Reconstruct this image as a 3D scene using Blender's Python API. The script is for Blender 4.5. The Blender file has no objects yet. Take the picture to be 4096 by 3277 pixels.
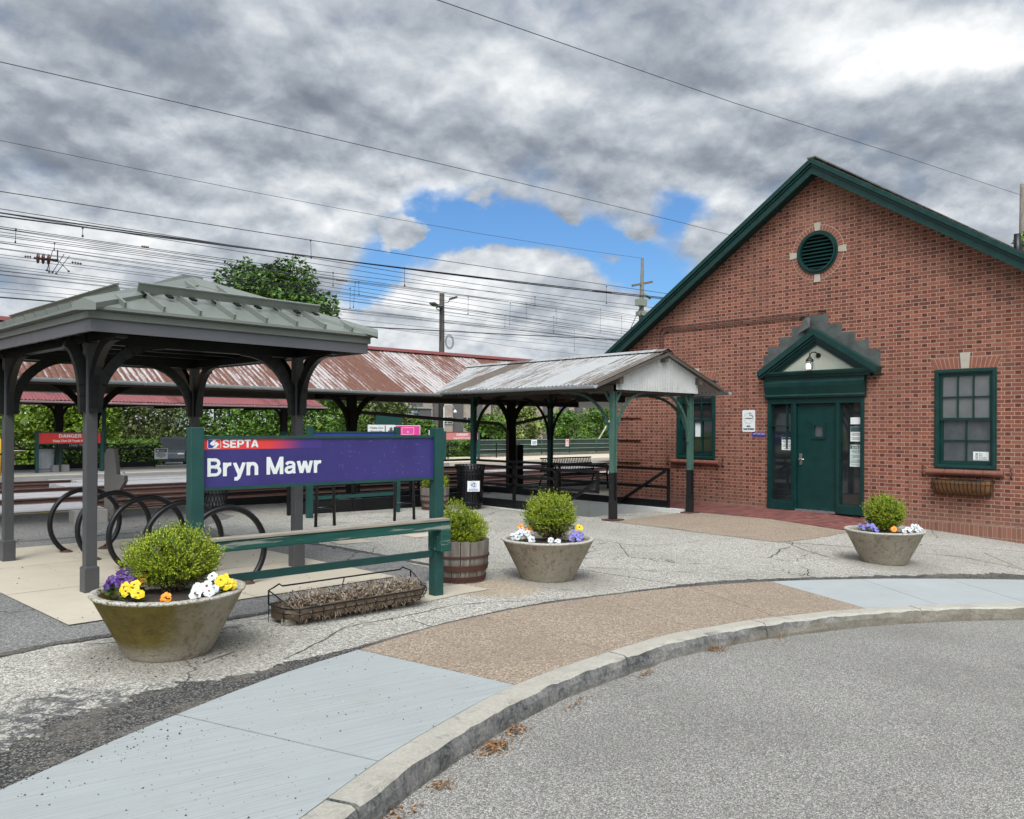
import bpy, bmesh, math, random
from mathutils import Vector, Matrix, noise as mnoise
from mathutils.geometry import tessellate_polygon
R = math.radians
SC = bpy.context.scene
COL = SC.collection
rnd = random.Random(7)
# World frame: X runs along the railway, Y from the road towards the tracks, Z up. Camera eye 1.65 m up.
FV, FU = 0.6749, 0.7379

def G(x, y):      # the forecourt falls gently towards the low end of the building
    return 0.10 - 0.01 * (x - 2) - 0.0062 * max(0, x - 5) * min(5, max(0, 8 - y))

# ------------------------------------------------------------------ mesh builder
OFF = {}
class MB:
    def __init__(s): s.v = []; s.f = []; s.mi = []; s.sm = []; s.m = 0; s.smooth = False
    def add(s, vs, fs):
        b = len(s.v); s.v += [tuple(p) for p in vs]
        for f in fs:
            s.f.append([b + i for i in f]); s.mi.append(s.m); s.sm.append(s.smooth)
        return s
    def box(s, x0, x1, y0, y1, z0, z1):
        v = [(x, y, z) for z in (z0, z1) for y in (y0, y1) for x in (x0, x1)]
        return s.add(v, [(0, 2, 3, 1), (4, 5, 7, 6), (0, 1, 5, 4), (2, 6, 7, 3), (0, 4, 6, 2), (1, 3, 7, 5)])
    def bar(s, p, q, w, h=None, up=(0, 0, 1), taper=1.0):
        h = h or w; p = Vector(p); q = Vector(q); d = (q - p).normalized(); u = Vector(up)
        if abs(d.dot(u)) > .98: u = Vector((0, 1, 0))
        a = d.cross(u).normalized(); b = a.cross(d).normalized()
        v = []
        for c, k in ((p, 1), (q, taper)):
            for sx, sy in ((-1, -1), (1, -1), (1, 1), (-1, 1)):
                v.append(c + a * (sx * w / 2 * k) + b * (sy * h / 2 * k))
        return s.add(v, [(0, 1, 2, 3), (7, 6, 5, 4), (0, 4, 5, 1), (1, 5, 6, 2), (2, 6, 7, 3), (3, 7, 4, 0)])
    def tube(s, pts, r, n=8, closed=False, caps=True):
        pts = [Vector(p) for p in pts]; m = len(pts); rs = r if isinstance(r, (list, tuple)) else [r] * m
        v = []; pa = None
        for i in range(m):
            if closed: d = pts[(i + 1) % m] - pts[i - 1]
            else: d = pts[min(i + 1, m - 1)] - pts[max(i - 1, 0)]
            d.normalize()
            if pa is None:
                u = Vector((0, 0, 1)) if abs(d.z) < .9 else Vector((1, 0, 0))
                pa = d.cross(u).normalized()
            else:
                pa = (pa - d * pa.dot(d)).normalized()
            pb = d.cross(pa)
            for k in range(n):
                t = 2 * math.pi * k / n
                v.append(pts[i] + (pa * math.cos(t) + pb * math.sin(t)) * rs[i])
        f = []
        for i in range(m if closed else m - 1):
            j = (i + 1) % m
            for k in range(n):
                f.append((i * n + k, i * n + (k + 1) % n, j * n + (k + 1) % n, j * n + k))
        sm = s.smooth; s.smooth = True; s.add(v, f)
        s.smooth = False
        if caps and not closed:
            b = len(s.v) - len(v)
            for base, rev in ((0, True), ((m - 1) * n, False)):
                idx = [b + base + k for k in range(n)]
                s.f.append(idx[::-1] if rev else idx); s.mi.append(s.m); s.sm.append(False)
        s.smooth = sm
        return s
    def lathe(s, prof, c=(0, 0, 0), n=32, cap=True, ang=0):
        v = []
        for r, z in prof:
            for k in range(n):
                t = 2 * math.pi * k / n + ang
                v.append((c[0] + r * math.cos(t), c[1] + r * math.sin(t), c[2] + z))
        f = []
        for i in range(len(prof) - 1):
            for k in range(n):
                f.append((i * n + k, i * n + (k + 1) % n, (i + 1) * n + (k + 1) % n, (i + 1) * n + k))
        if cap:
            f.append(tuple(range(n))[::-1]); f.append(tuple((len(prof) - 1) * n + k for k in range(n)))
        return s.add(v, f)
    def prism(s, poly, fn, a, b, holes=()):
        """extrude a flat polygon; fn(u,v,w) -> xyz, w from a to b"""
        rings = [poly] + list(holes); allp = [p for r in rings for p in r]
        tri = tessellate_polygon([[Vector((p[0], p[1], 0)) for p in r] for r in rings])
        n = len(allp)
        v = [fn(p[0], p[1], a) for p in allp] + [fn(p[0], p[1], b) for p in allp]
        f = [tuple(t) for t in tri] + [tuple(i + n for i in t[::-1]) for t in tri]
        k = 0
        for r in rings:
            m = len(r)
            for i in range(m):
                f.append((k + i, k + (i + 1) % m, n + k + (i + 1) % m, n + k + i))
            k += m
        return s.add(v, f)
    def flat(s, poly, fn, w=0, holes=()):
        rings = [poly] + list(holes); allp = [p for r in rings for p in r]
        tri = tessellate_polygon([[Vector((p[0], p[1], 0)) for p in r] for r in rings])
        return s.add([fn(p[0], p[1], w) for p in allp], [tuple(t) for t in tri])
    def strip(s, A, B, rows=1):
        n = len(A); v = []
        for r in range(rows + 1):
            k = r / rows
            v += [tuple(a[i] * (1 - k) + b[i] * k for i in range(3)) for a, b in zip(A, B)]
        f = [(r * n + i, r * n + i + 1, (r + 1) * n + i + 1, (r + 1) * n + i) for r in range(rows) for i in range(n - 1)]
        return s.add(v, f)
    def build(s, name, mats, parent=None, bevel=0, fix=True, thing=None):
        me = bpy.data.meshes.new(name)
        o = bpy.data.objects.new(name, me); COL.objects.link(o)
        off = Vector((0, 0, 0))
        if parent is not None:
            o.parent = parent; off = Vector(OFF.get(parent.name, (0, 0, 0)))
            OFF[o.name] = tuple(off)
        elif thing and thing.get('loc'):
            off = Vector(thing['loc']); o.location = off
        me.from_pydata([tuple(Vector(p) - off) for p in s.v], [], s.f)
        for m in (mats if isinstance(mats, (list, tuple)) else [mats]): me.materials.append(m)
        me.polygons.foreach_set('material_index', s.mi); me.polygons.foreach_set('use_smooth', s.sm)
        if fix and len(s.f) < 60000:
            bm = bmesh.new(); bm.from_mesh(me); bmesh.ops.recalc_face_normals(bm, faces=bm.faces); bm.to_mesh(me); bm.free()
        me.update()
        if bevel:
            b = o.modifiers.new('edge', 'BEVEL'); b.width = bevel; b.segments = 2; b.limit_method = 'ANGLE'; b.angle_limit = R(40)
        if thing:
            o['label'] = thing['label']; o['category'] = thing['cat']
            if thing.get('group'): o['group'] = thing['group']
        return o
def thing(name, label, cat, loc=(0, 0, 0), group=None, rz=0):
    o = bpy.data.objects.new(name, None); COL.objects.link(o); o.location = loc; o.rotation_euler.z = rz
    o.empty_display_size = .1
    o['label'] = label; o['category'] = cat
    if group: o['group'] = group
    OFF[o.name] = tuple(loc)
    return o
def T(label, cat, group=None, loc=None): return dict(label=label, cat=cat, group=group, loc=loc)
def struct(o, kind='structure'): o['kind'] = kind; return o
def dup(root, loc, rz=None, label=None, scale=None):
    kids = [c for c in root.children]
    r = root.copy(); COL.objects.link(r); r.location = loc
    if rz is not None: r.rotation_euler.z = rz
    if scale: r.scale = scale
    if label: r['label'] = label
    for ch in kids:
        g = [c for c in ch.children]
        c = ch.copy(); COL.objects.link(c); c.parent = r
        for d in g:
            e = d.copy(); COL.objects.link(e); e.parent = c
    return r
_tc = {}
def text_polys(s, bold=0.0, sx=1.0):
    k = (s, bold)
    if k not in _tc:
        cu = bpy.data.curves.new('lettering', 'FONT'); cu.body = s; cu.size = 1.0; cu.offset = bold; cu.resolution_u = 3
        o = bpy.data.objects.new('lettering', cu); COL.objects.link(o)
        dg = bpy.context.evaluated_depsgraph_get(); dg.update()
        me = bpy.data.meshes.new_from_object(o.evaluated_get(dg))
        vs = [(v.co.x, v.co.y) for v in me.vertices if True]; fs = [tuple(p.vertices) for p in me.polygons]
        bpy.data.objects.remove(o); bpy.data.curves.remove(cu); bpy.data.meshes.remove(me)
        _tc[k] = (vs, fs)
    return _tc[k]
def lettering(mb, s, fn, u, v, h, w=None, bold=0.02, align='L', d=0.0):
    """write s with cap height h at (u,v) in the plane fn; w fits the width"""
    vs, fs = text_polys(s, bold)
    if not vs: return mb
    x0 = min(p[0] for p in vs); x1 = max(p[0] for p in vs)
    k = h / 0.729; kx = k if w is None else w / (x1 - x0)
    sh = {'L': -x0, 'C': -(x0 + x1) / 2, 'R': -x1}[align]
    return mb.add([fn(u + (p[0] + sh) * kx, v + p[1] * k, d) for p in vs], fs)
def _arc(cx, cy, rx, ry, a, b, n=10): return [(cx + rx * math.cos(R(a + (b - a) * i / n)), cy + ry * math.sin(R(a + (b - a) * i / n))) for i in range(n + 1)]
_q = .095
GL = {  # skeletons of bold grotesque letters: cap height 1, stroke .19
 'B': (.70, [[(.095, 0), (.095, 1)], [(.09, .905), (.38, .905)] + _arc(.38, .715, .19, .19, 90, -90) + [(.09, .525)], [(.09, .525), (.41, .525)] + _arc(.41, .31, .205, .215, 90, -90) + [(.09, .095)]]),
 'r': (.42, [[(.09, 0), (.09, .74)], _arc(.36, .36, .27, .30, 178, 95) + [(.41, .655)]]),
 'y': (.60, [[(.07, .74), (.315, .10)], [(.555, .74), (.33, .06), (.27, -.10), (.20, -.165), (.06, -.165)]]),
 'n': (.61, [[(.09, 0), (.09, .74)], _arc(.305, .42, .205, .235, 180, 0) + [(.51, 0)]]),
 'M': (.88, [[(.09, 0), (.09, 1)], [(.10, .985), (.44, .03)], [(.44, .03), (.78, .985)], [(.79, 1), (.79, 0)]]),
 'a': (.60, [[(.08, .54)] + _arc(.29, .52, .20, .15, 165, 0) + [(.49, .10), (.54, .0)], [(.49, .43), (.27, .385)] + _arc(.235, .225, .165, .155, 100, 300) + [(.40, .13), (.49, .24)]]),
 'w': (.84, [[(.055, .74), (.225, .03)], [(.225, .03), (.42, .72)], [(.42, .72), (.615, .03)], [(.615, .03), (.785, .74)]]),
 'S': (.68, [_arc(.33, .725, .235, .19, 10, 180) + _arc(.33, .725, .235, .20, 180, 262)[1:] + _arc(.34, .285, .245, .20, 82, 0)[0:] + _arc(.34, .285, .245, .20, 0, -172)[1:]]),
 'E': (.62, [[(.095, 0), (.095, 1)], [(.09, .91), (.58, .91)], [(.09, .52), (.54, .52)], [(.09, .09), (.60, .09)]]),
 'P': (.66, [[(.095, 0), (.095, 1)], [(.09, .91), (.36, .91)] + _arc(.36, .68, .21, .23, 90, -90) + [(.09, .45)]]),
 'T': (.62, [[(.0, .91), (.62, .91)], [(.31, .9), (.31, 0)]]),
 'A': (.72, [[(.075, 0), (.345, .99)], [(.375, .99), (.645, 0)], [(.17, .29), (.55, .29)]]),
 'D': (.72, [[(.095, 0), (.095, 1)], [(.09, .91), (.30, .91)] + _arc(.30, .5, .32, .41, 90, -90) + [(.09, .09)]]),
 'N': (.72, [[(.095, 0), (.095, 1)], [(.10, .97), (.62, .03)], [(.625, 0), (.625, 1)]]),
 'G': (.76, [_arc(.37, .5, .275, .41, 35, 330, 18) + [(.645, .46)], [(.40, .46), (.71, .46)], [(.65, .46), (.65, 0)]]),
 'R': (.71, [[(.095, 0), (.095, 1)], [(.09, .91), (.37, .91)] + _arc(.37, .70, .20, .21, 90, -90) + [(.09, .49)], [(.35, .48), (.60, .0)]]),
 'O': (.78, [_arc(.39, .5, .295, .41, 0, 360, 24)]), 'I': (.20, [[(.1, 0), (.1, 1)]]),
 'K': (.72, [[(.095, 0), (.095, 1)], [(.10, .40), (.60, 1)], [(.27, .55), (.64, 0)]]),
 ' ': (.30, [])}
def strokes(mb, s, fn, u, v, h, w, d, wt=.19, gap=.085, align='L'):
    adv = sum(GL[c][0] for c in s) + gap * (len(s) - 1); kx = w / adv; x = u - (w / 2 if align == 'C' else 0); k = 0
    for c in s:
        for st in GL[c][1]:
            n = len(st); L = []; Rr = []; hw = wt / 2 * (.86 if c in 'aSGRBe' else 1)
            for i, p in enumerate(st):
                a = st[max(0, i - 1)]; b = st[min(n - 1, i + 1)]; tx, ty = b[0] - a[0], b[1] - a[1]; q = math.hypot(tx, ty) or 1; nx, ny = -ty / q, tx / q
                if 0 < i < n - 1:
                    ex, ey = p[0] - a[0], p[1] - a[1]; e = math.hypot(ex, ey) or 1; cs = max(.55, abs(-ey / e * nx + ex / e * ny))
                else: cs = 1
                L.append((p[0] + nx * hw / cs, p[1] + ny * hw / cs)); Rr.append((p[0] - nx * hw / cs, p[1] - ny * hw / cs))
            top = .74 if c in 'rynaw' else 1; bot = -.27 if c == 'y' else 0
            P = [fn(x + px * kx, v + max(bot, min(top, py)) * h, d + k * .00008) for px, py in L + Rr]; k += 1
            mb.add(P, [(i, i + 1, n + i + 1, n + i) for i in range(n - 1)])
        x += (GL[c][0] + gap) * kx
    return mb
def faceY(y, x0=0, z0=0): return lambda u, v, w: (x0 + u, y - w, z0 + v)      # faces -Y (towards the road)
def faceX(x, y0=0, z0=0): return lambda u, v, w: (x - w, y0 - u, z0 + v)      # faces -X (the gable front)
def rect(a, b, c, d): return [(a, c), (b, c), (b, d), (a, d)]
def rrect(a, b, c, d, r, n=5):
    o = []
    for cx, cy, t0 in ((b - r, c + r, -90), (b - r, d - r, 0), (a + r, d - r, 90), (a + r, c + r, 180)):
        for i in range(n + 1):
            t = R(t0 + 90 * i / n); o.append((cx + r * math.cos(t), cy + r * math.sin(t)))
    return o
def circ(cx, cy, r, n=32): return [(cx + r * math.cos(2 * math.pi * i / n), cy + r * math.sin(2 * math.pi * i / n)) for i in range(n)]

# ------------------------------------------------------------------ materials
class N:
    """a node socket with arithmetic"""
    nt = None
    def __init__(s, k): s.k = k
    def _m(s, op, *o):
        n = N.nt.nodes.new('ShaderNodeMath'); n.operation = op
        for i, a in enumerate((s,) + o):
            if isinstance(a, N): N.nt.links.new(a.k, n.inputs[i])
            else: n.inputs[i].default_value = a
        return N(n.outputs[0])
    def __add__(s, o): return s._m('ADD', o)
    def __sub__(s, o): return s._m('SUBTRACT', o)
    def __mul__(s, o): return s._m('MULTIPLY', o)
    def __truediv__(s, o): return s._m('DIVIDE', o)
    def rsub(s, c): return N.val(c)._m('SUBTRACT', s)
    def lt(s, o): return s._m('LESS_THAN', o)
    def gt(s, o): return s._m('GREATER_THAN', o)
    def floor(s): return s._m('FLOOR')
    def fract(s): return s._m('FRACT')
    def abs(s): return s._m('ABSOLUTE')
    def mx(s, o): return s._m('MAXIMUM', o)
    def mn(s, o): return s._m('MINIMUM', o)
    def pw(s, o): return s._m('POWER', o)
    def step(s, a, b, c=0., d=1.):
        n = N.nt.nodes.new('ShaderNodeMapRange'); n.interpolation_type = 'SMOOTHSTEP'
        N.nt.links.new(s.k, n.inputs[0])
        for i, q in enumerate((a, b, c, d)): n.inputs[i + 1].default_value = q
        return N(n.outputs[0])
    @staticmethod
    def val(c):
        n = N.nt.nodes.new('ShaderNodeValue'); n.outputs[0].default_value = c; return N(n.outputs[0])
def nd(t, **kw):
    n = N.nt.nodes.new(t)
    for k, q in kw.items(): setattr(n, k, q)
    return n
def put(n, i, q):
    if isinstance(q, N): N.nt.links.new(q.k, n.inputs[i])
    else: n.inputs[i].default_value = q
def coords(kind='Object'): return N(nd('ShaderNodeTexCoord').outputs[kind])
def xyz(v):
    n = nd('ShaderNodeSeparateXYZ'); put(n, 0, v); return [N(o) for o in n.outputs]
def vec(x, y, z):
    n = nd('ShaderNodeCombineXYZ'); put(n, 0, x); put(n, 1, y); put(n, 2, z); return N(n.outputs[0])
def scl(v, s, loc=(0, 0, 0)):
    n = nd('ShaderNodeMapping'); put(n, 0, v); n.inputs[1].default_value = loc; n.inputs[3].default_value = s if isinstance(s, tuple) else (s, s, s); return N(n.outputs[0])
def noi(v, s=5., d=4., r=.55, dist=0.):
    n = nd('ShaderNodeTexNoise'); put(n, 'Vector', v); put(n, 'Scale', s); put(n, 'Detail', d); put(n, 'Roughness', r); put(n, 'Distortion', dist); return N(n.outputs[0])
def vor(v, s=5., feat='F1', rand=1., out=0):
    n = nd('ShaderNodeTexVoronoi', feature=feat); put(n, 'Vector', v); put(n, 'Scale', s); put(n, 'Randomness', rand); return N(n.outputs[out])
def white(v):
    n = nd('ShaderNodeTexWhiteNoise'); put(n, 0, v); return N(n.outputs['Value'])
def mix(f, a, b):
    n = nd('ShaderNodeMix', data_type='RGBA', clamp_factor=True)
    put(n, 0, f)
    for i, q in ((6, a), (7, b)): put(n, i, q if isinstance(q, N) else (*q, 1))
    return N(n.outputs[2])
def ramp(f, *st):
    n = nd('ShaderNodeValToRGB'); put(n, 0, f); e = n.color_ramp.elements
    for i, (p, c) in enumerate(st):
        if i > 1: e.new(p)
    for i, (p, c) in enumerate(st): e[i].position = p
    for x in e:
        c = min(st, key=lambda q: abs(q[0] - x.position))[1]; x.color = (*c, 1)
    return N(n.outputs[0])
def island():
    return N(nd('ShaderNodeNewGeometry').outputs['Random Per Island'])
def M(name, fn):
    m = bpy.data.materials.new(name); m.use_nodes = True; nt = m.node_tree; N.nt = nt
    b = nt.nodes['Principled BSDF']; r = fn() or {}
    def s(k, q):
        if isinstance(q, N): nt.links.new(q.k, b.inputs[k])
        elif isinstance(q, tuple): b.inputs[k].default_value = (*q, 1)
        else: b.inputs[k].default_value = q
    s('Base Color', r.get('c', (.5, .5, .5))); s('Roughness', r.get('r', .7)); s('Metallic', r.get('m', 0.))
    s('Specular IOR Level', r.get('s', .4))
    if 'b' in r:
        n = nd('ShaderNodeBump'); put(n, 'Height', r['b']); n.inputs['Strength'].default_value = r.get('bs', .4); n.inputs['Distance'].default_value = r.get('bd', .01)
        nt.links.new(n.outputs[0], b.inputs['Normal'])
    if 'e' in r:
        b.inputs['Emission Color'].default_value = (*r['e'], 1); b.inputs['Emission Strength'].default_value = r.get('es', 1)
    if 't' in r: b.inputs['Transmission Weight'].default_value = r['t']
    if 'sub' in r:
        pass
    return m
def plain(name, c, r=.6, m=0., var=.18, sc=6., bump=0., s=.4, obj=True, wear=None, wt=.62):
    def f():
        v = coords(); n1 = noi(v, sc, 5, .6); n2 = noi(v, sc * 7, 3, .6)
        k = n1 * .7 + n2 * .3
        col = ramp(k, (.3, tuple(x * (1 - var) for x in c)), (.7, tuple(min(1, x * (1 + var)) for x in c)))
        if wear:
            w = noi(scl(v, (sc * .5, sc * .5, sc * 2.5)), 3., 6, .7)
            col = mix(w.step(wt, wt + .06), col, wear)
        d = dict(c=col, r=n1.step(.3, .7, r * .85, min(1, r * 1.12)), m=m, s=s)
        if bump: d['b'] = n2; d['bs'] = bump; d['bd'] = .004
        return d
    return M(name, f)

def m_brick(flip=False):
    def f():
        x, y, z = xyz(coords())
        u = y - x
        w = noi(coords(), 9, 2, .5)
        z = z + (w - .5) * .010; u = u + (noi(coords(), 14, 2, .5) - .5) * .012
        cz = z / .07; row = cz.floor(); fz = cz - row
        par = (row * .5).fract() * 2.
        cu = u / .305 + par * .5; cell = cu.floor(); su = (cu - cell) * .305
        hd = su.gt(.2)
        mort = fz.lt(.15).mx(su.gt(.195) * su.lt(.206)).mx(su.gt(.295))
        # soldier course at the foot
        zs = -.012
        sold = z.lt(zs)
        us = u / .074; cs = us.floor(); fs = us - cs
        zz = (z - zs) / -.2; rs = zz.floor(); fr = zz - rs
        morts = fs.lt(.13).mx(fr.lt(.05))
        mort = mort + (morts - mort) * sold
        rv = white(vec(cell, row, hd)); rv2 = white(vec(cs, rs, 3.3))
        rv = rv + (rv2 - rv) * sold
        st = ramp(rv, (.0, (.16, .051, .034)), (.35, (.212, .073, .046)), (.8, (.262, .097, .062)), (1., (.118, .039, .029)))
        hc = ramp(rv, (.0, (.07, .021, .015)), (.5, (.12, .036, .023)), (1., (.19, .061, .036)))
        hdd = hd * sold.rsub(1.)
        c = mix(hdd, st, hc)
        dirt = noi(coords(), 30, 4, .65)
        c = mix(dirt.step(.45, .75) * .35, c, (.12, .045, .035))
        big = noi(scl(coords(), (1, 1, .5)), 1.3, 3, .6)
        c = mix(mort, c, ramp(dirt, (.3, (.26, .19, .145)), (.7, (.42, .325, .255))))
        c = mix(big.step(.45, .75) * .38, c, (.15, .066, .046))
        lt = noi(scl(coords(), (1, 1.3, .6), (3, 1, 7)), .8, 5, .65); c = mix(lt.step(.52, .75) * .25, c, (.30, .17, .12))
        run = noi(scl(coords(), (1, 5., .35), (1, 9, 2)), 1.2, 5, .6); c = mix(run.step(.56, .72) * .42, c, (.10, .044, .033))
        zr = xyz(coords())[2]; c = mix((zr + (dirt - .5) * .5).step(.55, -.1) * .35, c, (.17, .115, .085))
        h = mort.rsub(1.) + dirt * .25
        return dict(c=c, r=.88, s=.25, b=h, bs=.55, bd=.008)
    return M('brickwork', f)
def cracks(v, s, wd, seed=0.):
    d = noi(scl(v, 1., (seed, seed, 0)), 2.2, 4, .6)
    vv = vec(*[a + (d - .5) * .5 for a in xyz(v)])
    return vor(vv, s, 'DISTANCE_TO_EDGE')
def m_asphalt(name, lo, hi, chip, gap, sc=95., crack=0, patch=.25, allig=False):
    def f():
        v = coords(); px, py, pz = xyz(v)
        p = vor(v, sc, 'F1', 1., 0); rc = vor(v, sc, 'F1', 1., 1)
        n = nd('ShaderNodeSeparateColor'); put(n, 0, rc); rv = N(n.outputs[0])
        fine = noi(v, sc * .45, 4, .75); big = noi(v, .55, 5, .62); mid = noi(v, 2.8, 5, .65)
        col = ramp(rv, (.0, lo), (.55, hi), (.9, chip))
        k = (p * 1.2).step(.42, .75) * fine.step(.35, .6)
        col = mix(k * .85, col, gap)
        col = mix(fine.step(.54, .70) * .45, col, gap)
        tint = big.step(.36, .68)
        col = mix(tint * patch, col, tuple(a * .55 for a in lo))
        col = mix(mid.step(.55, .8) * patch * .8, col, tuple(a * .62 for a in lo))
        h = rv * .5 + fine - k
        if crack:
            cr = cracks(v, crack, .01); thin = (cr + (fine - .5) * .008).lt(.0075 * crack).mn(noi(v, 1.1, 2, .5).step(.40, .54))
            col = mix(thin * .9, col, (.03, .03, .028)); h = h - thin * 2.
        if not allig and sc > 115:
            oil = noi(scl(v, 1., (9, 4, 0)), 1.6, 6, .7); col = mix(oil.step(.60, .72) * .35, col, tuple(a * .5 for a in lo)); col = mix(oil.step(.40, .30) * .22, col, tuple(min(1, a * 1.15) for a in hi))
        if allig:
            dd = ((px - 1.15) / 1.0).pw(2.) + ((py - 4.75) / .62).pw(2.)
            msk = (dd + (mid - .5) * 2.6).step(1.5, .1)
            ca = cracks(v, 7., .02, 3.); al = (ca + (fine - .5) * .1).step(.085, .02) * msk
            st = (noi(v, 9., 7, .8) * 1.0 + msk * .15).step(.60, .70)
            col = mix((al * .85).mx(st * .85), col, (.045, .046, .05)); h = h - al
            dt = ((px - 2.15) / .75).pw(2.) + ((py - 5.75) / .75).pw(2.)
            col = mix((dt + (noi(v, 9, 5, .7) - .5) * 1.2).step(1.2, .4) * .42, col, (.13, .11, .085))
            for gx, gy, gr, gc in ((5.4, 6.2, .62, (.30, .19, .09)), (6.25, 6.1, .75, (.20, .18, .15)), (10.97, 4.62, .85, (.20, .18, .15))):
                dt = ((px - gx) / gr).pw(2.) + ((py - gy) / gr).pw(2.)
                col = mix((dt + (noi(v, 7, 5, .7) - .5) * 1.1).step(1.0, .25) * .45, col, gc)
        if name == 'tar': col = mix(noi(scl(v, (.8, 1.6, 1.)), 2.6, 6, .7).step(.47, .62) * .75, col, (.135, .12, .10))
        return dict(c=col, r=.92, s=.2, b=h, bs=.5, bd=.006)
    return M(name, f)
def m_concrete(name, c, broom=0., var=.1, speck=.0, stain=(.25, .22, .17), st=.25, broom_dir=(.12, .99)):
    def f():
        v = coords(); big = noi(v, 1.7, 6, .65); fine = noi(v, 60, 4, .7)
        col = ramp(big * .6 + fine * .4, (.3, tuple(a * (1 - var) for a in c)), (.7, tuple(min(1, a * (1 + var)) for a in c)))
        col = mix(noi(v, 3.1, 7, .7).step(.54, .74) * st, col, stain)
        oi = N(nd('ShaderNodeObjectInfo').outputs['Random']); col = mix((oi - .35) * .35, col, tuple(a * .72 for a in c))
        gum = vor(scl(v, 1., (.7, .2, 0)), 2.6, 'F1', 1., 0); col = mix((gum + (fine - .5) * .03).lt(.035) * .6, col, (.10, .095, .09))
        gum2 = vor(scl(v, 1., (.1, .9, 0)), 5.3, 'F1', 1., 0); col = mix((gum2 + (fine - .5) * .04).lt(.03) * .6, col, (.6, .6, .58))
        h = fine
        if broom:
            px, py, pz = xyz(v)
            q = px * broom_dir[0] + py * broom_dir[1]; l = px * broom_dir[1] - py * broom_dir[0]
            br = noi(vec(l * .8, q * 90., pz), 1.6, 3, .75)
            col = mix(br.step(.42, .66) * broom, col, tuple(a * .62 for a in c)); h = h * .4 + br
        if speck:
            sp = vor(v, 26., 'F1', 1., 0); col = mix(sp.lt(.10) * noi(v, 2., 2, .5).step(.4, .6), col, (.05, .045, .04))
        return dict(c=col, r=.85, s=.25, b=h, bs=.25, bd=.004)
    return M(name, f)
def m_aggregate():
    def f():
        v = coords(); rc = vor(v, 85., 'F1', 1., 1); n = nd('ShaderNodeSeparateColor'); put(n, 0, rc); rv = N(n.outputs[0])
        p = vor(v, 85., 'F1', 1., 0)
        c = ramp(rv, (.0, (.095, .078, .075)), (.25, (.19, .142, .108)), (.6, (.30, .23, .165)), (.92, (.42, .35, .265)))
        c = mix((p * 1.2).step(.45, .8) * .8, c, (.22, .17, .122))
        c = mix(noi(v, 1.3, 6, .65).step(.45, .75) * .4, c, (.165, .125, .092))
        c = mix(noi(v, 38., 3, .7).step(.55, .7) * .5, c, (.12, .09, .075))
        return dict(c=c, r=.85, s=.3, b=p.rsub(1.), bs=.5, bd=.006)
    return M('exposed aggregate', f)
def m_rustroof(name, paint, rust, amt=.5, dirv='y'):
    def f():
        v = coords(); x, y, z = xyz(v)
        s = vec(x * 7., y * .9, z * .9) if dirv == 'y' else vec(x * .9, y * 7., z * .9)
        n1 = noi(s, 1.6, 7, .68); n2 = noi(v, .45, 3, .6); n3 = noi(v, 14, 5, .7)
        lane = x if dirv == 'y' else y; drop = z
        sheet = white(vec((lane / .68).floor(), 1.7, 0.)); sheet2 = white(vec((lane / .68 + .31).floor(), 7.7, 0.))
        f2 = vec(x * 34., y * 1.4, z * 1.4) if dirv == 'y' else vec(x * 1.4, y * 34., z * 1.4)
        n4 = noi(f2, 1., 5, .7); val = ((lane / .10 * 6.2832)._m('SINE') * -.5 + .5)  # sine term paints corrugation valley shading in through the rust mask
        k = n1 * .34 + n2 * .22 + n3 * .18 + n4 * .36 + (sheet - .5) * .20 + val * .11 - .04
        lo = 1.08 - amt
        c = ramp(k, (.25, tuple(a * .85 for a in paint)), (.48, paint), (.62, tuple(min(1, a * 1.1) for a in paint)))
        c = mix(k.step(lo - .05, lo + .06), c, ramp(n3, (.3, tuple(a * .55 for a in rust)), (.7, rust)))
        return dict(c=c, r=.75, s=.3, b=n3, bs=.2, bd=.003)
    return M(name, f)
def m_leaf(name, cs, sss=0., r=.5):
    def f():
        i = island(); k = i * .75 + noi(coords(), 3., 2, .5) * .5 - .12
        return dict(c=ramp(k, *cs), r=r, s=.3)
    return M(name, f)
def m_wood(name, c, c2, ax=2, wear=None):
    def f():
        v = coords(); x, y, z = xyz(v); s = [x * 22., y * 22., z * 22.]; s[ax] = s[ax] * .06
        g = noi(vec(*s), 1.2, 5, .65); b = noi(v, 4., 4, .6)
        col = mix(g.step(.35, .7), c, c2); col = mix(b.step(.5, .8) * .4, col, tuple(a * .5 for a in c))
        if wear: col = mix(noi(vec(*s), .8, 6, .7).step(.57, .64), col, wear)
        return dict(c=col, r=.82, s=.25, b=g, bs=.35, bd=.004)
    return M(name, f)
def m_shingle():
    def f():
        x, y, z = xyz(coords()); row = (z / .085).floor(); u = x / .3 + white(vec(row, 0., 0.)); c = u.floor()
        rv = white(vec(c, row, 1.)); e = (z / .085).fract().lt(.16).mx(u.fract().lt(.05))
        col = ramp(rv, (0., (.085, .078, .07)), (.6, (.13, .12, .105)), (1., (.18, .165, .145)))
        return dict(c=mix(e * .8, mix(noi(coords(), 40, 3, .7).step(.4, .7) * .5, col, (.07, .065, .06)), (.03, .03, .03)), r=.95, s=.15)
    return M('roof shingles', f)
def m_pavers():
    def f():
        x, y, z = xyz(coords()); u = y / .1; r = u.floor(); w = x / .2 + (r * .5).fract(); c = w.floor()
        rv = white(vec(c, r, 0.)); j = u.fract().lt(.09).mx(w.fract().lt(.05))
        col = ramp(rv, (0., (.10, .032, .03)), (.5, (.16, .05, .042)), (1., (.22, .08, .062)))
        col = mix(noi(coords(), 3, 5, .65).step(.45, .75) * .4, col, (.09, .045, .04))
        return dict(c=mix(j, col, (.06, .05, .045)), r=.8, s=.3, b=j.rsub(1.), bs=.5, bd=.006)
    return M('brick pavers', f)
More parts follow.
